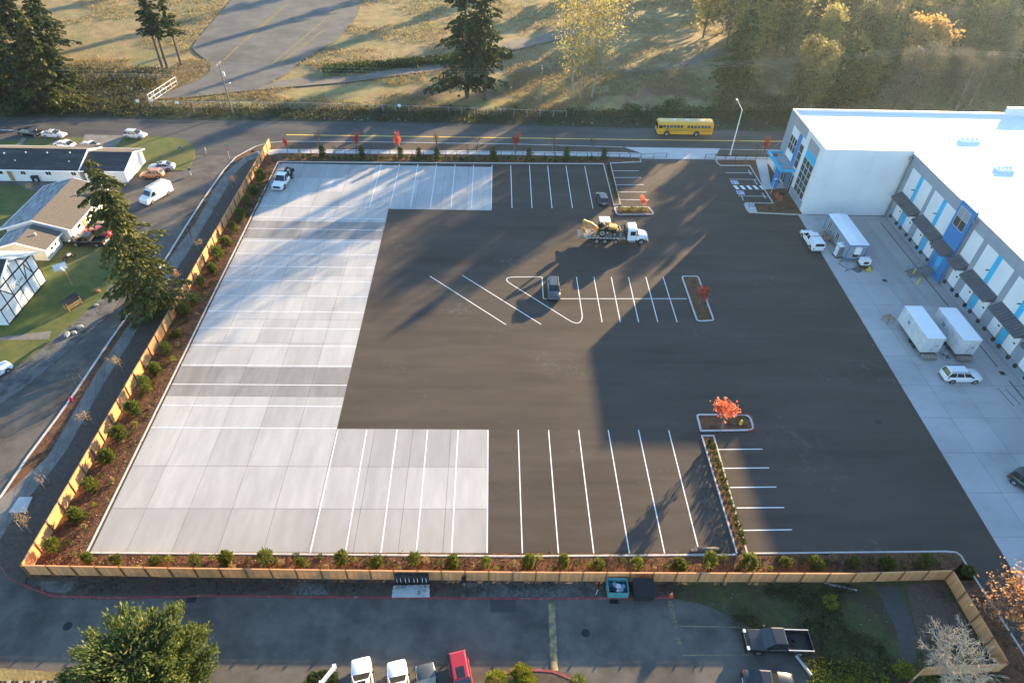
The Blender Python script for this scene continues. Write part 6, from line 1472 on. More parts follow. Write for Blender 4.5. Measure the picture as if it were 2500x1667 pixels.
for x in (-.7, .7):
    m = MB(); n = 14; m.loft([[(x + (.3 + .06 * math.cos(b)) * math.cos(2 * math.pi * i / n), .06 * math.sin(b), .36 + (.3 + .06 * math.cos(b)) * math.sin(2 * math.pi * i / n)) for i in range(n)] for b in [2 * math.pi * j / 6 for j in range(7)]], caps=False).build('wheel', M['tyre'], mc)
MB().box(-.45, .4, -.14, .14, .4, .75).build('engine', M['trim_black'], mc); MB().hexa([(-.1, -.15, .75), (.45, -.12, .75), (.45, .12, .75), (-.1, .15, .75)], [(-.05, -.1, 1.0), (.35, -.08, .98), (.35, .08, .98), (-.05, .1, 1.0)]).build('tank', M['trim_white'], mc)
MB().box(-.75, -.1, -.14, .14, .75, .86).build('seat', M['black'], mc); MB().tube((.7, 0, .36), (.45, 0, 1.05), .04).tube((.42, -.35, 1.1), (.42, .35, 1.1), .025).build('fork', M['steel'], mc)
br_ = thing('bike_rack', 'wavy black bicycle rack on the pale pad by the entrance', 'bike rack', (*(46.78, 104.23), .13), 0)
pts = []
for i in range(25):
    t = i / 24; pts.append((-.55 + 1.1 * t, 0, .42 + .38 * math.cos(t * 4 * math.pi)))
MB().path(pts, .035, 6).tube((-.55, 0, 0), (-.55, 0, .8), .035).tube((.55, 0, 0), (.55, 0, .8), .035).build('tube', M['black'], br_)
for a, nm in (((51.87, 109.25), 'left'), ((55.26, 117.93), 'right')):
    q = thing('lamp_post', 'short white lamp post at the entrance walk, %s' % ('by the accessible stalls' if nm == 'left' else 'in the triangular bed'), 'lamp post', (*a, .1)); MB().tube((0, 0, 0), (0, 0, 3.0), .06, .05, n=8).build('pole', M['galv'], q); MB().box(-.12, .3, -.12, .12, 3.0, 3.12).build('lamp_head', M['trim_white'], q)
# people
def person(label, c, heading, top, legs, pose):
    sk = {'stand': [((0, 0, .93), .13), ((0, 0, 1.2), .15), ((.01, 0, 1.43), .12), ((.03, 0, 1.53), .055), ((.05, 0, 1.66), .095), ((.05, 0, 1.74), .07),
                    ((-.02, .11, .88), .085), ((.06, .12, .48), .065), ((-.02, .13, .08), .045), ((.12, .13, .03), .04), ((.02, -.11, .88), .085), ((-.10, -.12, .48), .065), ((-.28, -.13, .10), .045), ((-.16, -.13, .04), .04),
                    ((0, .2, 1.38), .06), ((-.06, .25, 1.12), .045), ((.08, .25, .9), .035), ((.14, .25, .82), .03), ((0, -.2, 1.38), .06), ((.06, -.25, 1.12), .045), ((.2, -.22, .92), .035), ((.26, -.22, .86), .03)],
          'bend': [((-.15, 0, .85), .13), ((.08, 0, 1.02), .15), ((.30, 0, 1.14), .12), ((.38, 0, 1.16), .055), ((.48, 0, 1.16), .095), ((.55, 0, 1.15), .07),
                   ((-.16, .11, .80), .085), ((-.02, .12, .45), .065), ((-.12, .13, .08), .045), ((.02, .13, .03), .04), ((-.14, -.11, .80), .085), ((0, -.12, .45), .065), ((-.1, -.13, .08), .045), ((.04, -.13, .03), .04),
                   ((.28, .2, 1.08), .06), ((.38, .24, .82), .045), ((.5, .2, .62), .035), ((.53, .18, .55), .03), ((.28, -.2, 1.08), .06), ((.4, -.24, .82), .045), ((.54, -.2, .64), .035), ((.58, -.18, .57), .03)]}[pose]
    ed = [(0, 1), (1, 2), (2, 3), (3, 4), (4, 5), (0, 6), (6, 7), (7, 8), (8, 9), (0, 10), (10, 11), (11, 12), (12, 13), (2, 14), (14, 15), (15, 16), (16, 17), (2, 18), (18, 19), (19, 20), (20, 21)]
    me = bpy.data.meshes.new('person'); me.from_pydata([p for p, r in sk], ed, [])
    o = bpy.data.objects.new('person', me); COL.objects.link(o)
    m = o.modifiers.new('skin', 'SKIN'); o.modifiers.new('sub', 'SUBSURF').levels = 1
    o.modifiers['sub'].render_levels = 1
    if len(me.skin_vertices):
        for d, (p, r) in zip(me.skin_vertices[0].data, sk): d.radius = (r, r)
        me.skin_vertices[0].data[0].use_root = True
    mt, ns, lk = nmat('clothes_' + label[:12])
    tc = ns.new('ShaderNodeTexCoord'); sp_ = ns.new('ShaderNodeSeparateXYZ'); lk.new(tc.outputs['Object'], sp_.inputs[0])
    rp = ramp(ns, [(0.0, legs), (.5, legs)]); rp.color_ramp.interpolation = 'CONSTANT'
    e = rp.color_ramp.elements; e[0].position = 0; e[0].color = (.02, .02, .02, 1); e[1].position = .06; e[1].color = (*legs, 1)
    for pos, cc in ((.46, top), (.755, (.42, .25, .18)), (.845, (.03, .022, .018))):
        q = e.new(pos); q.color = (*cc, 1)
    mr = ns.new('ShaderNodeMapRange'); mr.inputs['From Max'].default_value = 2.0 if pose == 'stand' else 1.5
    lk.new(sp_.outputs['Z'], mr.inputs['Value']); lk.new(mr.outputs[0], rp.inputs[0]); lk.new(rp.outputs[0], ns['Principled BSDF'].inputs['Base Color'])
    me.materials.append(mt)
    o.location = (*c, .05); o.rotation_euler = (0, 0, R(heading))
    return tag(o, label, 'person')
person('person in a dark top and white trousers walking past the silver saloon', (-56.37, 112.76), 100, (.03, .04, .07), (.6, .6, .58), 'stand')
person('person in dark blue clothes bending over on the sunlit lawn', (-61.33, 122.14), 200, (.03, .05, .12), (.05, .06, .09), 'bend')
person('person in pale clothes standing at the edge of the street corner', (-56.10, 120.86), 30, (.45, .40, .40), (.30, .28, .28), 'stand')
person('person in grey clothes beside the white flat-deck pickup', (-40.61, 108.87), 20, (.20, .22, .26), (.25, .26, .28), 'bend')

# ------------------------------------------------------------------ trees, shrubs, undergrowth
M['bark'] = pmat('bark', (0.075, 0.060, 0.048), (0.13, 0.11, 0.09), scale=2, detail=8, rough=0.95, stretch=(5, 5, 0.8))
M['bark_pale'] = pmat('bark_pale', (0.20, 0.18, 0.15), (0.32, 0.29, 0.25), scale=2, detail=8, rough=0.9, stretch=(4, 4, 0.8))
L = {}
L['fir'] = leaf_mat('fir_needles', [(0.028, 0.042, 0.016), (0.050, 0.066, 0.024), (0.075, 0.085, 0.030)], trans=0.28)
L['fir_olive'] = leaf_mat('fir_olive', [(0.045, 0.060, 0.018), (0.085, 0.095, 0.026), (0.135, 0.125, 0.038)], trans=0.35)
L['cedar_green'] = leaf_mat('cedar_green', [(0.05, 0.08, 0.022), (0.10, 0.135, 0.035), (0.17, 0.19, 0.06)], trans=0.38)
L['gold'] = leaf_mat('gold_leaves', [(0.20, 0.17, 0.035), (0.34, 0.27, 0.08), (0.25, 0.24, 0.07), (0.42, 0.33, 0.12)], trans=0.5)
L['olive_gold'] = leaf_mat('olive_gold_leaves', [(0.09, 0.095, 0.03), (0.16, 0.14, 0.05), (0.20, 0.17, 0.06)], trans=0.45)
L['rust'] = leaf_mat('rust_leaves', [(0.13, 0.085, 0.04), (0.21, 0.135, 0.06), (0.17, 0.13, 0.06)], trans=0.45)
L['amber'] = leaf_mat('amber_leaves', [(0.34, 0.19, 0.05), (0.44, 0.27, 0.09), (0.32, 0.22, 0.07)], trans=0.5)
L['brown'] = leaf_mat('brown_twigs', [(0.085, 0.072, 0.052), (0.125, 0.105, 0.072), (0.10, 0.096, 0.062)], trans=0.35)
L['wood_green'] = leaf_mat('wood_green_leaves', [(0.035, 0.045, 0.020), (0.055, 0.065, 0.026), (0.075, 0.075, 0.030)], trans=0.35)
L['red'] = leaf_mat('red_leaves', [(0.42, 0.045, 0.03), (0.55, 0.10, 0.05), (0.60, 0.16, 0.08)], trans=0.5)
L['salmon'] = leaf_mat('salmon_leaves', [(0.52, 0.10, 0.04), (0.66, 0.19, 0.09), (0.70, 0.27, 0.15)], trans=0.5)
L['tan'] = leaf_mat('tan_leaves', [(0.28, 0.20, 0.12), (0.36, 0.25, 0.14), (0.40, 0.24, 0.12)], trans=0.45)
L['orange_tan'] = leaf_mat('orange_tan_leaves', [(0.30, 0.13, 0.05), (0.42, 0.21, 0.09), (0.46, 0.28, 0.14)], trans=0.45)
L['laurel'] = leaf_mat('laurel_leaves', [(0.055, 0.085, 0.015), (0.10, 0.13, 0.022), (0.16, 0.17, 0.035)], trans=0.35)
L['hedge'] = leaf_mat('hedge_leaves', [(0.030, 0.050, 0.012), (0.060, 0.080, 0.018), (0.10, 0.11, 0.03)], trans=0.3)
L['lime'] = leaf_mat('lime_leaves', [(0.12, 0.15, 0.012), (0.18, 0.20, 0.02), (0.24, 0.24, 0.03)], trans=0.35)
L['dry_grass'] = leaf_mat('dry_grass', [(0.17, 0.12, 0.06), (0.34, 0.25, 0.13), (0.25, 0.20, 0.09), (0.15, 0.13, 0.05), (0.30, 0.24, 0.12)], trans=0.4)
L['weed'] = leaf_mat('weed_leaves', [(0.035, 0.045, 0.015), (0.06, 0.07, 0.022), (0.085, 0.080, 0.03), (0.05, 0.042, 0.025)], trans=0.35)
L['bramble'] = leaf_mat('bramble_leaves', [(0.030, 0.050, 0.016), (0.055, 0.080, 0.024), (0.085, 0.105, 0.035)], trans=0.35)

def blades(cen, dirs, size, aspect=0.5, jitter=0.5, seed=0):
    """kite-shaped leaves: centre points, main directions, lengths -> verts, faces"""
    r = np.random.default_rng(seed)
    n = len(cen); d = dirs + r.normal(0, jitter, (n, 3)); d /= np.linalg.norm(d, axis=1, keepdims=True) + 1e-9
    up = r.normal(0, 1, (n, 3)); s = np.cross(d, up); s /= np.linalg.norm(s, axis=1, keepdims=True) + 1e-9
    ln = (size * r.uniform(.65, 1.35, n))[:, None]; w = ln * aspect * .5
    nrm = np.cross(s, d)
    a = cen - d * ln * .5; b = cen + s * w + nrm * w * .25; c = cen + d * ln * .5; e = cen - s * w + nrm * w * .25
    v = np.stack([a, b, c, e], 1).reshape(-1, 3)
    f = np.arange(4 * n).reshape(n, 4)
    return v, f

def add_parts(parent, tr_mb, bark, v, f, leaf):
    if tr_mb is not None: tr_mb.build('trunk', bark, parent)
    if v is not None: np_mesh('crown', v, f, leaf, parent)

def conifer(h, r, seed, nb=170, ns=26, size=.6, z0=.12, droop=.35, dens_top=1.0, shape=.85, rag=0.0):
    g = np.random.default_rng(seed)
    tr = MB(); tr.tube((0, 0, -.3), (0, 0, h * .5), h * .014 + .06, h * .009 + .03, n=9); tr.tube((0, 0, h * .5), (0, 0, h * .97), h * .009 + .03, .03, n=7)
    t = np.sort(z0 + (1 - z0) * g.uniform(0, 1, nb) ** .9); cs, ds = [], []
    th = np.arange(nb) * 2.39996 + g.normal(0, .5, nb)
    for i in range(nb):
        ll = r * ((1 - t[i]) ** shape) * g.uniform(.62, 1.12) + .35
        ll *= g.uniform(.62, 1.08)
        if rag: ll *= 1 + rag * (g.choice([-1.1, -.5, 0, .15, .3]) + .5 * math.sin(th[i] * 2 + t[i] * 9))
        m = max(6, int(ns * (ll / r) + 4))
        s = g.uniform(.12, 1, m) ** .8
        dh = np.array([math.cos(th[i]), math.sin(th[i]), 0]); sd = np.array([-dh[1], dh[0], 0])
        lat = g.normal(0, 1, m) * ll * .20 * (1.2 - s)
        z = t[i] * h + ll * (.22 * s - droop * s * s) - np.abs(lat) * .35 - g.uniform(0, .25, m)
        p = dh[None] * (s * ll)[:, None] + sd[None] * lat[:, None]; p[:, 2] = z
        cs.append(p); d = dh[None] * np.ones((m, 1)) + sd[None] * np.sign(lat)[:, None] * .7; d[:, 2] = -.35 - .5 * s; ds.append(d)
        if i % 3 == 0 and t[i] < .75: tr.tube((0, 0, t[i] * h), tuple(dh * ll * .6 + np.array([0, 0, t[i] * h + ll * .05])), .045, .015, n=4, caps=False)
    v, f = blades(np.concatenate(cs), np.concatenate(ds), size, .55, .35, seed)
    return tr, v, f

def limbs(mb, p, d, ln, rad, depth, g, tips, split=(2, 3), spread=.55, shrink=.72, up=.12, minr=.012, n=5):
    """recursive branches; collects tip points"""
    q = p + d * ln
    mid = p + d * ln * .5 + Vector((g.normal(0, .05), g.normal(0, .05), 0)) * ln
    mb.tube(p, mid, rad, rad * .85, n=n, caps=False); mb.tube(mid, q, rad * .85, max(minr, rad * .68), n=n, caps=False)
    if depth <= 0:
        tips.append((q, d)); return
    if depth <= 2: tips.append((mid, d))
    for k in range(int(g.integers(split[0], split[1] + 1))):
        e = (d + Vector((g.normal(0, spread), g.normal(0, spread), g.normal(0, spread * .6) + up))).normalized()
        limbs(mb, q, e, ln * shrink * g.uniform(.75, 1.15), max(minr, rad * .64), depth - 1, g, tips, split, spread, shrink, up, minr, max(3, n - 1))

def broadleaf(h, seed, depth=5, stem=.3, nl=14, size=.42, cl=.8, spread=.5, leaves=True, split=(2, 3), lean=(0, 0), shrink=.74, up=.15, stems=1, aspect=.75, thick=1.0):
    g = np.random.default_rng(seed); mb = MB(); tips = []
    for s in range(stems):
        d = Vector((lean[0] + g.normal(0, .05 + .10 * (stems > 1)), lean[1] + g.normal(0, .05 + .1 * (stems > 1)), 1)).normalized()
        b = Vector((g.normal(0, .25), g.normal(0, .25), -.2)) if stems > 1 else Vector((0, 0, -.2))
        limbs(mb, b, d, h * stem, (h * .012 + .04) * thick, depth, g, tips, split, spread, shrink, up)
    if not leaves: return mb, None, None
    P = np.array([tuple(t[0]) for t in tips]); n = len(P)
    c = np.repeat(P, nl, 0) + g.normal(0, cl * .5, (n * nl, 3))
    v, f = blades(c, g.normal(0, 1, (n * nl, 3)), size, aspect, .3, seed)
    return mb, v, f

def column_tree(h, r, seed, nb=60, z0=.2, nl=40, size=.45, lean=(0, 0), rise=.75, aspect=.75, puff=.55, mid=.55):
    """tall tree: one tapering leader, ascending side branches with twigs, leaves along their outer part"""
    g = np.random.default_rng(seed); mb = MB()
    bend = g.normal(0, .03, 2)
    def axis(t): return np.array([lean[0] * h * t + bend[0] * h * t * t, lean[1] * h * t + bend[1] * h * t * t, h * t])
    k = 7
    for i in range(k): mb.tube(tuple(axis(i / k) - (np.array([0, 0, .3]) if i == 0 else 0)), tuple(axis((i + 1) / k)), max(.03, (h * .011 + .05) * (1 - i / k)), max(.025, (h * .011 + .05) * (1 - (i + 1) / k)), n=7, caps=False)
    cs, ds = [], []
    for b in range(nb):
        t = z0 + (1 - z0) * (b + g.uniform()) / nb
        q = max(.15, 1 - ((t - mid) / (1.05 - mid if t > mid else mid - z0 + .18)) ** 2) ** .5
        ll = r * q * g.uniform(.6, 1.15); a = b * 2.4 + g.normal(0, .4); up = rise * g.uniform(.6, 1.4)
        d = np.array([math.cos(a), math.sin(a), up]); d /= np.linalg.norm(d)
        st = axis(t * .96); tip = st + d * ll * 1.15
        mb.tube(tuple(st), tuple(st + (tip - st) * .6), .02 + ll * .012, .015, n=4, caps=False)
        for w in range(3):
            e = d + g.normal(0, .5, 3); e /= np.linalg.norm(e); p0 = st + (tip - st) * g.uniform(.35, .7); p1 = p0 + e * ll * .5
            mb.tube(tuple(p0), tuple(p1), .022, .008, n=3, caps=False)
            m = nl // 6; u = g.uniform(.2, 1.05, m); cs.append(p0 + (p1 - p0) * u[:, None] + g.normal(0, puff * .6, (m, 3))); ds.append(g.normal(0, 1, (m, 3)))
        m = nl // 2; u = g.uniform(.3, 1.08, m); cs.append(st + (tip - st) * u[:, None] + g.normal(0, puff, (m, 3))); ds.append(g.normal(0, 1, (m, 3)))
    v, f = blades(np.concatenate(cs), np.concatenate(ds), size, aspect, .3, seed)
    return mb, v, f

def bushy(rx, ry, rz, n, size, seed, lift=.1, aspect=.35, upw=.8, lobes=0, zc=None):
    """dense shrub: blades through an ellipsoid, pointing out and up"""
    g = np.random.default_rng(seed)
    d = g.normal(0, 1, (n, 3)); d /= np.linalg.norm(d, axis=1, keepdims=True)
    rr = g.uniform(.35, 1, n) ** .45
    lump = 1 + .16 * np.sin(d[:, 0] * 5 + seed) * np.cos(d[:, 1] * 6 + seed * 2) + .10 * np.sin(d[:, 2] * 7 + seed)
    p = d * (rr * lump)[:, None] * np.array([rx, ry, rz]); p[:, 2] += rz * .95 + lift
    p[:, 2] = np.maximum(p[:, 2], .05)
    dd = d.copy(); dd[:, 2] += upw
    return blades(p, dd, size, aspect, .35, seed)

def place(proto, loc, rz, sc, label, cat, group=None, used=None):
    o = proto if not used.get(proto.name) else copy_tree(proto)
    used[proto.name] = 1
    o.location = (loc[0], loc[1], loc[2] if len(loc) > 2 else 0.0); o.rotation_euler = (0, 0, rz)
    o.scale = (sc, sc, sc) if not isinstance(sc, tuple) else sc
    if 'label' in o: del o['label']
    if 'group' in o: del o['group']
    tag(o, label, cat, group)
    return o
USED = {}

def tree_proto(name, tr, v, f, leaf, bark=None):
    t = thing(name, None, None); add_parts(t, tr, bark or M['bark'], v, f, leaf); return t

# --- the big fir in front, leaning a little, its top bent west
tr, v, f = conifer(23.5, 5.6, 11, nb=190, ns=125, size=.55, z0=.03, droop=.5, shape=.5, rag=.45)
big = tree_proto('fir_tree', tr, v, f, L['fir_olive'])
big.location = (-47.3, 73.2, 0); big.rotation_euler = (R(1.5), R(-1.0), 0); tag(big, 'tall olive-green fir overhanging the side street and west fence', 'tree')

# --- dark firs at the back
firA = tree_proto('fir_tree', *conifer(27, 7.6, 21, nb=190, ns=85, size=.75, z0=.10, droop=.4, rag=.3), L['fir'])
firB = tree_proto('fir_tree', *conifer(25, 6.6, 22, nb=165, ns=80, size=.75, z0=.22, droop=.38, rag=.35), L['fir'])
firC = tree_proto('fir_tree', *conifer(20, 8.0, 23, nb=190, ns=90, size=.7, z0=.06, droop=.3, rag=.25), L['fir_olive'])
firD = tree_proto('fir_tree', *conifer(23, 5.4, 24, nb=90, ns=60, size=.75, z0=.34, droop=.35, rag=.35), L['fir'])
place(firA, (-6.35, 151.98), .3, 1.18, 'dark fir with the thicker ivy-green trunk beside the street', 'tree', 'firs beyond the street', USED)
place(firB, (-2.28, 150.92), 1.9, 1.15, 'dark fir with the bare lower trunk beside the street', 'tree', 'firs beyond the street', USED)
place(firC, (57.66, 158.49), .5, 1.05, 'broad green fir standing before the hazy wood', 'tree', 'firs beyond the street', USED)
place(firD, (-81.81, 167.03), .4, .95, 'slim leaning fir on the mound, west of its neighbour', 'tree', 'firs beyond the street', USED)
place(firD, (-80.57, 166.81), 2.4, .92, 'slim fir touching the leaning fir on the mound', 'tree', 'firs beyond the street', USED)
place(firD, (-77.56, 168.18), 4.0, .86, 'slim fir on the mound nearest the old pavement', 'tree', 'firs beyond the street', USED)
for i, (c, k, s) in enumerate((((-104.69, 140.75), firC, 1.0), ((-99.52, 140.55), firA, .82), ((-94.11, 141.73), firC, .98), ((-92.25, 143.69), firB, .72), ((-106.75, 149.03), firA, .95), ((-102.37, 151.79), firB, 1.0), ((-102.47, 161.19), firD, .95), ((-115.78, 157.66), firA, 1.0), ((-115.76, 169.14), firB, 1.0), ((-112.63, 145.05), firA, 1.0), ((-112.59, 175.58), firA, .8), ((-126.56, 171.53), firA, 1.0), ((-133.07, 191.34), firB, 1.0))):
    place(k, c, i * 1.3, s, '%s fir of the dark clump at the north-west corner, counted from the street back' % ORD[i], 'tree', 'dark firs in the north-west corner', USED)
amb = tree_proto('broadleaf_tree', *column_tree(17, 4.6, 31, nb=60, z0=.15, nl=80, size=.55, rise=.8), L['amber'], M['bark'])
place(amb, (-130.04, 182.69), 0, 1.0, 'amber autumn tree between the dark firs at the frame edge', 'tree', None, USED)

# --- golden poplars
for i, (c, h, ln) in enumerate((((18.16, 152.47), 24, (-.05, .0)), ((19.90, 152.05), 22, (.04, .02)), ((22.69, 152.71), 21, (.12, .0)))):
    t = tree_proto('poplar_tree', *column_tree(h, 6.2, 41 + i, nb=40, z0=.22, nl=48, size=.40, lean=ln, rise=1.05, puff=.8, mid=.62), L['gold'], M['bark_pale'])
    place(t, c, 0, 1.0, ['golden poplar with the straight pale trunk', 'middle golden poplar of the three', 'golden poplar leaning east'][i], 'tree', 'golden poplars beyond the street', USED)

# --- the hazy wood
g0 = np.random.default_rng(9)
wood = []
for i, (kind, n) in enumerate((('brown', 3), ('olive_gold', 2), ('rust', 2), ('wood_green', 2), ('gold', 2))):
    for k in range(n):
        wood.append((kind, tree_proto('woodland_tree', *column_tree(17 + 1.5 * k, 4.4, 60 + i * 10 + k, nb=58, z0=.1, nl=(60 if kind == 'brown' else 66), size=(.55 if kind != 'brown' else .75), rise=.9, aspect=(.7 if kind != 'brown' else .16), puff=.8, lean=(g0.normal(0, .02), g0.normal(0, .02))), L[kind], M['bark_pale'] if k % 2 else M['bark'])))
wl = {'brown': 'thin brown-twigged tree in the hazy wood behind the white warehouse', 'olive_gold': 'olive-yellow tree in the hazy wood behind the white warehouse', 'rust': 'rust-brown tree in the hazy wood behind the white warehouse', 'wood_green': 'dull green tree in the hazy wood behind the white warehouse', 'gold': 'golden tree in the hazy wood behind the white warehouse'}
g = np.random.default_rng(5); spots = []
def try_spot(x, y, dmin):
    for (a, b) in spots:
        if (a - x) ** 2 + (b - y) ** 2 < dmin * dmin: return False
    spots.append((x, y)); return True
cnt = 0
for _ in range(4000):
    if cnt >= 270: break
    x, y = g.uniform(62, 250), g.uniform(147, 275)
    edge = 74 + max(0, (y - 150)) * .40                    # the wood's west edge runs back and to the east
    if x < edge - 4: continue
    if not try_spot(x, y, 4.6): continue
    u = g.uniform()
    if y < 172 and x > 88: kk = 'brown' if u < .55 else ('wood_green' if u < .85 else 'olive_gold')
    elif x < edge + 22: kk = 'gold' if u < .16 else ('olive_gold' if u < .55 else ('rust' if u < .7 else ('brown' if u < .9 else 'wood_green')))
    else: kk = 'brown' if u < .42 else ('wood_green' if u < .68 else ('rust' if u < .84 else 'olive_gold'))
    opts = [t for q, t in wood if q == kk]
    place(opts[int(g.integers(len(opts)))], (x, y), g.uniform(0, 6.28), float(g.uniform(.8, 1.2)) * (.68 if y < 172 else (.8 if y < 215 else .95)), wl[kk], 'tree', kk.replace('_', ' ') + ' trees of the hazy wood', USED); cnt += 1
place(tree_proto('woodland_tree', *column_tree(11, 4.6, 99, nb=56, z0=.18, nl=84, size=.55, rise=.7, puff=.6), L['amber']), (105.5, 168.0), 1, 1.25, 'bright amber tree standing out of the hazy wood', 'tree', None, USED)
for i, (c, s) in enumerate((((81, 153), .82), ((90, 157), .72), ((150, 163), 1.0), ((190, 178), 1.0), ((128, 190), 1.0), ((160, 215), 1.0), ((205, 230), 1.0), ((98, 205), .9))):
    place(firC if i % 2 == 0 else firA, c, i * 1.1, s, '%s dark fir inside the hazy wood, counted from the west' % ORD[i], 'tree', 'firs inside the hazy wood', USED)
for i, (x, y, k) in enumerate(((66, 178, 'gold'), (71, 188, 'gold'), (78, 196, 'olive_gold'), (60, 199, 'gold'), (85, 214, 'rust'), (69, 207, 'olive_gold'), (75, 181, 'olive_gold'), (64, 189, 'brown'), (80, 187, 'gold'))):
    o = [t for q, t in wood if q == k][0]
    place(o, (x, y), i, 1.32, '%s slender tree at the sunlit edge of the wood' % ORD[i], 'tree', 'slender trees at the sunlit wood edge', USED)
# trees beyond the frame whose long shadows fall across the field
for i, (x, y, k, q) in enumerate(((58, 247, 0, 1.3), (66, 255, 1, 1.45), (73, 248, 0, 1.38), (81, 257, 1, 1.5), (88, 249, 0, 1.35), (50, 262, 0, 1.4), (30, 275, 0, 1.1), (5, 285, 1, 1.1), (-30, 275, 0, 1.0), (-65, 290, 0, 1.0))):
    place((firA, firB)[k], (x, y), i, q, '%s tall fir of the row far behind the brown field' % ORD[i], 'tree', 'firs behind the field', USED)

# --- dense green tree at the bottom, bare tree, tan tree
g = np.random.default_rng(77)
def dense_tree(h, r, n, seed, leaf, name):
    g = np.random.default_rng(seed); t = thing(name, None, None)
    mb = MB(); mb.tube((0, 0, -.2), (0, 0, h * .7), .3, .12, n=9)
    cs, ds = [], []
    for k in range(150):
        a = k * 2.4 + g.normal(0, .3); z = g.uniform(.25, .95); rr = r * (1 - ((z - .38) / .68) ** 2) ** .5 if abs(z - .38) < .68 else .3
        tip = np.array([math.cos(a) * rr * (q := g.uniform(.62, 1.12)), math.sin(a) * rr * q, z * h + (q - .85) * 2.2])
        st = np.array([0, 0, max(.8, z * h - rr * .5)])
        mb.tube(tuple(st), tuple(st + (tip - st) * .85), .06, .02, n=4, caps=False)
        m = n // 150; s = g.uniform(.2, 1.02, m) ** .6
        p = st + (tip - st) * s[:, None] + g.normal(0, .30, (m, 3)) * (1.6 - s)[:, None] * 1.3
        d = (tip - st) / np.linalg.norm(tip - st) + np.array([0, 0, .45]); cs.append(p); ds.append(np.repeat(d[None], m, 0))
    v, f = blades(np.concatenate(cs), np.concatenate(ds), .36, .36, .5, seed)
    add_parts(t, mb, M['bark'], v, f, leaf); return t
dt = dense_tree(9.6, 5.4, 60000, 78, L['cedar_green'], 'cypress_tree')
dt.location = (-27.8, 21.7, 0); tag(dt, 'bushy bright green cypress at the bottom of the lane', 'tree')
bt = tree_proto('bare_tree', *broadleaf(13.5, 83, depth=7, stem=.13, spread=.62, leaves=False, split=(3, 3), shrink=.84, up=.0, lean=(-.1, .1), thick=.5), L['tan'], pmat('bark_cream', (0.30, 0.27, 0.21), (0.44, 0.40, 0.32), scale=2, detail=8, rough=0.9, stretch=(4, 4, 0.8)))
place(bt, (41.04, 22.49), .6, 1.0, 'bare pale-branched tree inside the fence corner', 'tree', None, USED)
tt = tree_proto('broadleaf_tree', *column_tree(7.4, 3.6, 85, nb=42, z0=.28, nl=90, size=.24, rise=.55, puff=.5, lean=(-.06, .02)), L['orange_tan'], M['bark'])
place(tt, (48.43, 26.64), 1.0, 1.0, 'tan autumn tree leaning over the east fence', 'tree', None, USED)
ys = tree_proto('shrub', None, *bushy(.7, .7, .55, 260, .22, 5, aspect=.6), L['lime'])
place(ys, (37.13, 23.44), 0, 1.2, 'yellow leafy shrub west of the bare tree', 'shrub', None, USED)
place(ys, (43.89, 24.67), 2, 1.2, 'yellow-green shrub behind the bare tree', 'shrub', None, USED)
place(ys, (32.89, 29.83), 3, 1.0, 'pale yellow shrub alone in the weedy grass', 'shrub', None, USED)

# --- laurel shrubs in the beds (one shape per three, every one a thing)
lau = [tree_proto('laurel_shrub', None, *bushy(.62 * (1, .85, 1.2, .95, 1.1, .8)[k], .62, .85 * (1, 1.2, .8, .95, .75, 1.1)[k], (900, 620, 1000, 520, 760, 840)[k], .36, 100 + k, aspect=.26, upw=1.0 + .2 * (k % 3)), L['laurel']) for k in range(6)]
def foot(c, dy=-.35): return (c[0], c[1] + dy)
bottom = [(-39.73, 34.30), (-36.71, 34.35), (-33.01, 34.34), (-29.23, 34.25), (-25.84, 34.20), (-21.88, 34.10), (-18.45, 34.10), (-14.95, 34.05), (-11.36, 33.99), (-7.34, 33.99), (-3.99, 33.94), (-0.29, 33.89), (3.55, 33.89), (7.32, 33.83), (10.92, 33.83), (14.48, 33.78), (18.80, 33.73), (22.05, 33.77), (26.00, 33.72), (29.63, 33.76), (32.79, 33.71), (36.62, 33.76), (39.96, 33.66), (43.91, 33.70), (47.92, 32.89)]
for i, c in enumerate(bottom):
    s = random.uniform(.68, 1.2)
    place(lau[(i * 5) % 6], (c[0] + random.uniform(-.25, .25), c[1] + random.uniform(-.15, .15), .08), i * 1.7, (s * random.uniform(.9, 1.1), s, s * random.uniform(.85, 1.15)), '%s bright laurel shrub from the west corner along the south fence' % ORD[i], 'shrub', 'laurel shrubs along the south fence', USED)
left = [(-43.34, 35.73), (-42.85, 39.03), (-42.98, 42.70), (-42.92, 46.43), (-42.88, 49.81), (-42.82, 53.50), (-42.88, 57.38), (-42.95, 60.53), (-43.00, 64.27), (-42.83, 67.65), (-43.13, 72.07), (-42.98, 75.41), (-43.11, 79.04), (-42.81, 82.55), (-42.96, 86.47), (-42.98, 90.13), (-42.93, 93.98), (-42.76, 97.64), (-42.73, 101.77), (-42.78, 106.13), (-42.79, 110.25)]
for i, c in enumerate(left):
    s = random.uniform(.72, 1.25) + .012 * i
    place(lau[(i * 7 + 1) % 6], (c[0], c[1] + random.uniform(-.3, .3), .08), i * 2.1, (s * random.uniform(.9, 1.1), s, s * random.uniform(.9, 1.15)), '%s laurel shrub from the south corner along the sunlit west fence' % ORD[i], 'shrub', 'laurel shrubs along the west fence', USED)
small = [tree_proto('low_shrub', None, *bushy(.34, .34, .26, 150, .17, 120 + k, aspect=.4, upw=.5), L[q]) for k, q in enumerate(('hedge', 'dry_grass', 'hedge', 'lime'))]
sg, seen = 0, {}
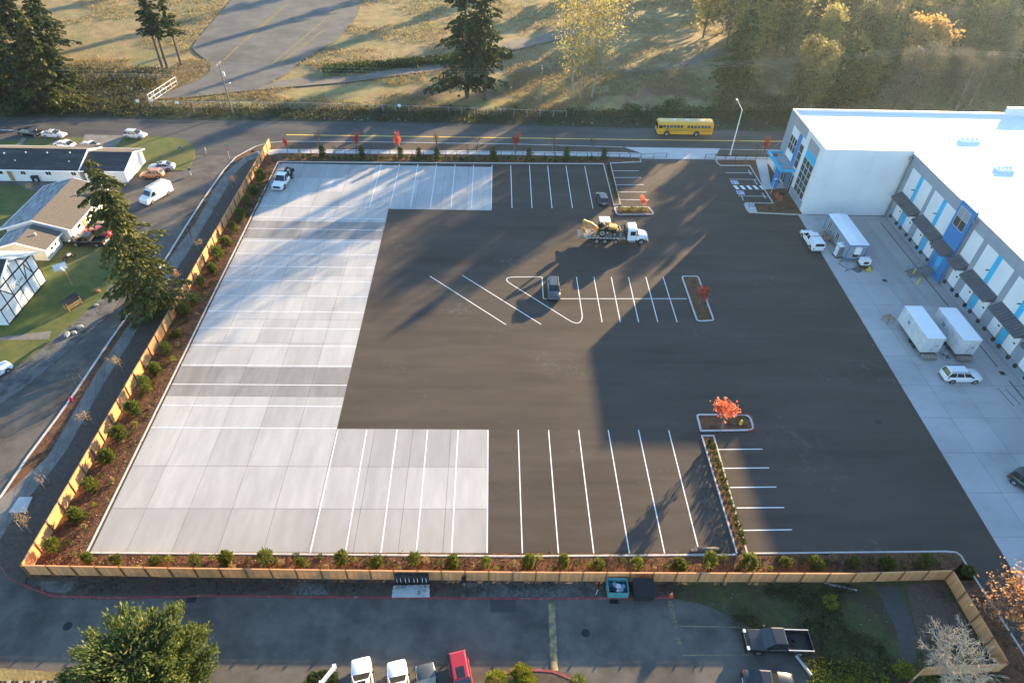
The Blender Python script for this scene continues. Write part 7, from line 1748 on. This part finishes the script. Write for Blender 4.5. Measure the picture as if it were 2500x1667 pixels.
def low(c, bed_name, s=1.0):
    global sg
    sg += 1; k = sg % 4; kind = ['small dark green shrub', 'straw-coloured tuft', 'small round green shrub', 'pale lime shrub'][k]
    n = seen[(k, bed_name)] = seen.get((k, bed_name), -1) + 1
    place(small[k], (c[0], c[1], .08), sg * .9, s, '%s %s %s' % (ORD[n], kind, bed_name), 'shrub', ['dark low shrubs', 'straw tufts', 'round low shrubs', 'lime low shrubs'][k] + ' in the mulch beds', USED)
random.seed(21)
for i in range(74):
    x = -39 + i * 1.16 + random.uniform(-.3, .3); low((x, 33.4 + random.uniform(0, 1.4)), 'from the west in the south fence bed', random.uniform(.6, 1.3))
for i in range(60):
    y = 35 + i * 1.42 + random.uniform(-.4, .4); low((-43.6 + random.uniform(0, 2.4), y), 'from the south in the west fence bed', random.uniform(.6, 1.25))
# spiky grasses in the long strips
tuft = [tree_proto('grass_tuft', None, *bushy(.30, .30, .42, 170, .42, 140 + k, aspect=.12, upw=1.6), L['hedge']) for k in range(2)]
a, b = (25.96, 50.10), (26.11, 35.72)
for i in range(15):
    c = l2(a, b, (i + .5) / 15); place(tuft[i % 2], (c[0], c[1], .12), i, random.uniform(.95, 1.25), '%s green tuft from the north end of the long planted strip' % ORD[i], 'grass tuft', 'green tufts in the long planted strip', USED)
a, b = (22.40, 118.69), (22.48, 105.84)
for i in range(12):
    c = l2(a, b, (i + .5) / 12); place(tuft[i % 2], (c[0], c[1], .12), i, random.uniform(.7, 1.0), '%s green tuft from the street end of the strip by the dark hatchback' % ORD[i], 'grass tuft', 'green tufts in the strip by the dark hatchback', USED)
for i in range(16):
    c = (lerp((22.22, 102.21)[0], (27.71, 102.36)[0], (i % 8 + .5) / 8), lerp((24.46, 101.53)[1], (24.71, 103.17)[1], .25 + .5 * (i // 8)))
    o = small[(1, 3, 0)[i % 3]]; place(o, (c[0], c[1], .12), i, random.uniform(.8, 1.1), '%s autumn shrub of the island beside the truck, %s row' % (ORD[i % 8], 'front' if i < 8 else 'back'), 'shrub', 'autumn shrubs of the island beside the truck', USED)
# hedge bed along the north kerb: young conifers and low hedge plants
yc = [tree_proto('young_conifer', *conifer(2.6, .75, 150 + k, nb=70, ns=16, size=.22, z0=.06, droop=.1, shape=.7), L['hedge']) for k in range(2)]
for i, c in enumerate(((-33.55, 120.80), (-25.91, 120.91), (-18.33, 121.01), (-14.73, 120.96), (-11.14, 121.10), (-0.20, 121.33), (6.98, 121.41), (14.39, 121.60), (21.91, 121.79))):
    place(yc[i % 2], (c[0], c[1], .1), i, random.uniform(.8, 1.05), '%s young conifer from the west in the bed north of the lot' % ORD[i], 'shrub', 'young conifers in the north bed', USED)
hp = [tree_proto('hedge_plant', None, *bushy(.5, .45, .42, 330, .2, 160 + k, aspect=.45), L[q]) for k, q in enumerate(('hedge', 'laurel'))]
for i in range(52):
    c = l2((-40.18, 119.45), (21.28, 120.84), (i + .5) / 52); place(hp[i % 2], (c[0], c[1] + random.uniform(-.2, .5), .1), i * 1.1, random.uniform(.7, 1.15), ('%s bright hedge plant from the west in the bed north of the lot' if i % 2 else '%s dark hedge plant from the west in the bed north of the lot') % ORD[i // 2], 'hedge plant', 'dark hedge plants of the north row' if i % 2 == 0 else 'hedge plants of the north row', USED)

# --- young staked street trees
def staked(h, seed, leaf, nl, size, depth=4, stakes=True):
    g_ = np.random.default_rng(seed)
    tr, v, f = broadleaf(h, seed, depth=depth, stem=.27, nl=max(1, nl), size=size * .8, cl=.4, spread=.36, shrink=.74, up=.25)
    tr.v = [(x * (1 if z > .1 else 1), y, z) for x, y, z in tr.v]
    t = thing('young_tree', None, None)
    # slimmer stem
    add_parts(t, tr, M['bark'], v if nl > 0 else None, f if nl > 0 else None, L[leaf])
    if stakes:
        for s in (-.45, .45): MB().tube((s, .12, -.1), (s * .9, .1, 1.6), .028, n=6).build('stake', M['bark_pale'], t)
    return t
young = {k: staked(3.6 if k not in ('tan',) else 3.2, 200 + i, k if k != 'bare' else 'tan', n, sz) for i, (k, n, sz) in enumerate((('red', 9, .2), ('rust', 3, .17), ('tan', 4, .18), ('bare', 0, .15), ('salmon', 18, .24), ('orange_tan', 4, .18)))}
for i, (c, k, s, lab) in enumerate((((-40.69, 122.38), 'red', .75, 'red-leaved young tree nearest the west fence top'), ((-34.62, 123.19), 'rust', 1.0, 'second young street tree from the west by the sidewalk'), ((-27.31, 123.28), 'red', .95, 'third young street tree from the west by the sidewalk'), ((-19.18, 123.22), 'red', .95, 'fourth young street tree from the west by the sidewalk'), ((-11.45, 123.14), 'rust', 1.05, 'fifth young street tree from the west by the sidewalk'), ((-3.46, 123.84), 'bare', 1.05, 'sixth young street tree from the west, nearly bare'), ((4.34, 123.76), 'red', 1.05, 'seventh young street tree with bright red top'), ((12.08, 123.68), 'rust', .9, 'eighth young street tree from the west by the sidewalk'), ((19.66, 123.59), 'rust', .95, 'ninth young street tree from the west by the sidewalk'),
        ((-31.05, 120.16), 'bare', .8, 'thin bare sapling in the north bed by the second conifer'), ((-24.31, 120.41), 'bare', .8, 'thin bare sapling in the north bed by the third conifer'), ((-5.01, 120.59), 'bare', .8, 'thin bare sapling in the middle of the north bed'), ((-37.76, 119.91), 'rust', .75, 'rusty sapling in the north bed by the first conifer'),
        ((27.75, 52.01), 'salmon', 1.45, 'orange-red young maple in the island with the hydrant'), ((31.03, 75.39), 'red', 1.25, 'red young maple at the edge of the middle island'), ((26.35, 102.62), 'salmon', .85, 'small orange maple in the island beside the truck'),
        ((49.29, 124.89), 'rust', .9, 'young tree beside the street lamp'), ((54.92, 124.46), 'red', .95, 'young red tree by the entrance railing'), ((53.09, 124.39), 'bare', .8, 'bare sapling between lamp and entrance'), ((54.57, 109.88), 'orange_tan', .85, 'orange sapling at the entrance wall'), ((51.28, 104.75), 'salmon', .8, 'staked reddish sapling in the corner bed by the stalls'),
        ((-47.37, 61.27), 'tan', 1.0, 'tan-leaved young tree in the soil west of the fence, middle one'), ((-47.48, 52.10), 'tan', 1.05, 'tan-leaved young tree west of the fence by the sidewalk bend'), ((-48.14, 43.25), 'bare', 1.0, 'staked bare young tree between sidewalk and soil near the vault'), ((-47.31, 37.55), 'tan', 1.1, 'twiggy tan young tree at the south-west corner'), ((-51.70, 58.73), 'bare', .95, 'bare staked young tree in the kerb strip by the red hydrant'), ((-46.52, 79.29), 'orange_tan', .95, 'orange-brown young tree under the big fir'), ((-46.45, 88.44), 'tan', .9, 'tan young tree in the soil above the big fir'), ((-46.96, 98.22), 'bare', .9, 'bare young tree in the soil beside the fence, higher one'), ((-46.84, 107.87), 'rust', .9, 'rusty young tree in the soil near the fence top'), ((-49.28, 92.13), 'bare', .85, 'bare young tree in the kerb strip past the big fir'), ((-49.93, 102.43), 'bare', .85, 'bare young tree in the kerb strip near the corner'), ((-49.65, 72.64), 'bare', .9, 'bare young tree in the kerb strip below the big fir'))):
    place(young[k], (c[0], c[1], .08), i * 1.3, (s * .95, s * .95, s * 1.4) if i < 13 or 15 < i < 19 else s, lab, 'tree', 'young staked trees', USED)

# --- clipped bushes in the bottom planter
pl = fillet([(-0.49, 22.02), (0.64, 23.53), (2.97, 24.00), (5.68, 23.80), (7.19, 23.20), (8.23, 21.97)], .6)
bed(pl, z=.1, mat='soil', name='planting_bed', label='bottom planter with clipped bushes'); kerb(pl[::-1], mat=M['kerb_red'], closed=True, w=-.15, z1=.13)
for i, (c, s) in enumerate((((0.64, 22.66), .95), ((2.87, 23.23), .95), ((3.12, 22.35), 1.0))):
    t = tree_proto('clipped_bush', None, *bushy(1.05 * s, .95 * s, .7 * s, 3200, .14, 300 + i, aspect=.5, upw=.4), L['lime']); t.location = (c[0], c[1], .1)
    tag(t, ['round clipped lime bush at the west of the bottom planter', 'round clipped lime bush at the back of the bottom planter', 'round clipped lime bush at the front of the bottom planter'][i], 'bush', 'clipped bushes in the bottom planter')
t = tree_proto('spiky_plant', None, *bushy(.7, .7, .5, 420, .55, 305, aspect=.1, upw=.9), L['laurel']); t.location = (*(7.82, 22.51), .1); tag(t, 'spiky green plant at the east tip of the bottom planter', 'plant')
pl = [(-16.24, 22.12), (-16.05, 22.97), (-14.65, 23.47), (-13.50, 23.43), (-12.84, 22.88), (-12.51, 22.10)]
bed(pl, z=.1, mat='soil', label='bottom planter under the white sign'); t = tree_proto('ground_plant', None, *bushy(1.5, 1.2, .25, 1500, .25, 306, aspect=.6, upw=.4), L['bramble']); t.location = (*(-14.56, 22.64), .05); tag(t, 'leafy ground plants around the white sign', 'plant')
bed([(-46, 24.2), (-42.75, 24.29), (-38.88, 24.01), (-35.40, 23.74), (-34.55, 21.89), (-46, 15)], z=.05, mat='meadow', name='verge', label='leaf-strewn verge at the bottom of the lane')

# --- grass, brush and weeds nobody could count
def scatter(name, label, poly_fn, n, size, aspect, leaf, seed, hmax, clump=6, spread=.3, up=1.2, hfun=None):
    g = np.random.default_rng(seed); pts = poly_fn(g, n)
    c = np.repeat(pts, clump, 0); c[:, :2] += g.normal(0, spread, (len(c), 2)); c[:, 2] = g.uniform(.05, hmax, len(c)) * (1 if hfun is None else hfun(c))
    v, f = blades(c, np.tile(np.array([[0, 0, up]]), (len(c), 1)), size, aspect, .8, seed)
    o = np_mesh(name, v, f, leaf); return tag(o, label, 'vegetation', kind='stuff')
def rect(x0, x1, y0, y1, ex=None):
    def fn(g, n):
        p = np.zeros((n, 3)); p[:, 0] = g.uniform(x0, x1, n); p[:, 1] = g.uniform(y0, y1, n)
        if ex is not None: p = p[~ex(p)]
        return p
    return fn
def inside(p, poly):
    x, y = p[:, 0], p[:, 1]; r = np.zeros(len(p), bool)
    for (x0, y0), (x1, y1) in zip(poly, poly[1:] + poly[:1]):
        c = ((y0 > y) != (y1 > y)); xx = (x1 - x0) * (y - y0) / ((y1 - y0) or 1e-9) + x0
        r ^= c & (x < xx)
    return r
def on_pad(p): return inside(p, PAD) | inside(p, TRACK) | (vnoise(p[:, 0], p[:, 1], 11, 31) + .5 * vnoise(p[:, 0], p[:, 1], 4, 32) < -.12)
scatter('bank_brush', 'dark brush and weeds along the bank beyond the street', rect(-120, 130, 138.2, 145.5), 5200, .42, .4, L['weed'], 401, .9, hfun=lambda c: 1 + .5 * np.sin(c[:, 0] * .35))
scatter('bank_bramble', 'green bramble thickets on the bank and field edge', rect(30, 80, 144, 158, lambda p: (p[:, 1] > 150 + (p[:, 0] - 30) * .14) | (np.sin(p[:, 0] * .5) + np.cos(p[:, 1] * .9) < -.2)), 1500, .4, .6, L['bramble'], 402, 1.1, clump=9, spread=.6)
scatter('meadow_grass', 'tufts of dry and green grass in the meadow', rect(-110, 90, 143, 172, on_pad), 20000, .5, .2, L['dry_grass'], 403, .35, clump=5)
scatter('field_grass', 'dry grass tufts across the far field', rect(-150, 120, 165, 260, on_pad), 24000, .7, .2, L['dry_grass'], 404, .35, clump=5, spread=.5)
scatter('field_bramble', 'dark bramble bank in the meadow', lambda g, n: np.stack([(u := g.uniform(0, 1, n)) * 46 - 42, 166 + u * 14 + g.normal(0, 1.1, n), np.zeros(n)], 1), 1500, .5, .6, L['bramble'], 405, 1.3, clump=9, spread=.6)
scatter('undergrowth', 'brown undergrowth on the floor of the hazy wood', rect(76, 240, 146, 240, lambda p: p[:, 0] < 70 + (p[:, 1] - 150) * .4), 5200, .6, .35, L['brown'], 406, 2.2, clump=7, spread=.9)
scatter('corner_brush', 'dark brush under the firs at the north-west corner', rect(-150, -78, 139, 165), 2400, .5, .5, L['weed'], 407, 1.1, clump=8, spread=.6)
scatter('corner_weeds', 'weeds in the grass inside the fence corner', rect(22, 45.5, 18, 31.8, lambda p: (p[:, 0] < 20 + (32 - p[:, 1]) * .75) | (vnoise(p[:, 0], p[:, 1], 3.5, 51) < -.1)), 4200, .26, .35, L['weed'], 408, .25, clump=6)
scatter('lit_weeds', 'weeds coloured sunlit yellow-green at the bottom of the fence corner', rect(27.5, 41, 14, 24.5, lambda p: (vnoise(p[:, 0], p[:, 1], 2.5, 52) < -.05) | (p[:, 1] > 26.5 - (p[:, 0] - 26) * .25)), 2200, .24, .5, L['lime'], 409, .25, clump=6)  # lime leaves put yellow sunlight into the colour of these weeds
scatter('strip_weeds', 'small weeds under the south fence', rect(-40, 19, 31.0, 32.4), 900, .2, .4, L['weed'], 410, .15, clump=4)
scatter('mulch_chips', 'bark chips strewn over the south and west beds', lambda g, n: np.concatenate([np.stack([g.uniform(-44, 47, n), g.uniform(33, 35, n), np.zeros(n)], 1), np.stack([g.uniform(-44.3, -40.8, n), g.uniform(33, 120, n), np.zeros(n)], 1)]), 2600, .16, .5, leaf_mat('bark_chips', [(0.06, 0.028, 0.014), (0.16, 0.07, 0.03), (0.27, 0.14, 0.07)], trans=0.0), 411, .16, clump=4, up=.1, spread=.3)
# litter
scatter('litter', 'bits of white litter on the bank and verges', rect(-60, 70, 137.8, 140.5), 90, .28, .8, M['plate'], 412, .15, clump=1, up=.2)

# ------------------------------------------------------------------ the air: one even haze round the camera and the whole scene
hz = MB().box(-960, 960, -300, 1160, -1.2, 63.5).build('haze', None)
hz.data.materials.clear()
mh, ns, lk = nmat('haze_air')
ns.remove(ns['Principled BSDF'])
pv = ns.new('ShaderNodeVolumePrincipled')
pv.inputs['Color'].default_value = (0.56, 0.78, 1.0, 1)
pv.inputs['Density'].default_value = 0.000095
pv.inputs['Anisotropy'].default_value = 0.66
lk.new(pv.outputs[0], ns['Material Output'].inputs['Volume'])
hz.data.materials.append(mh)
tag(hz, 'thin bright autumn haze over the whole place', 'haze', kind='stuff')
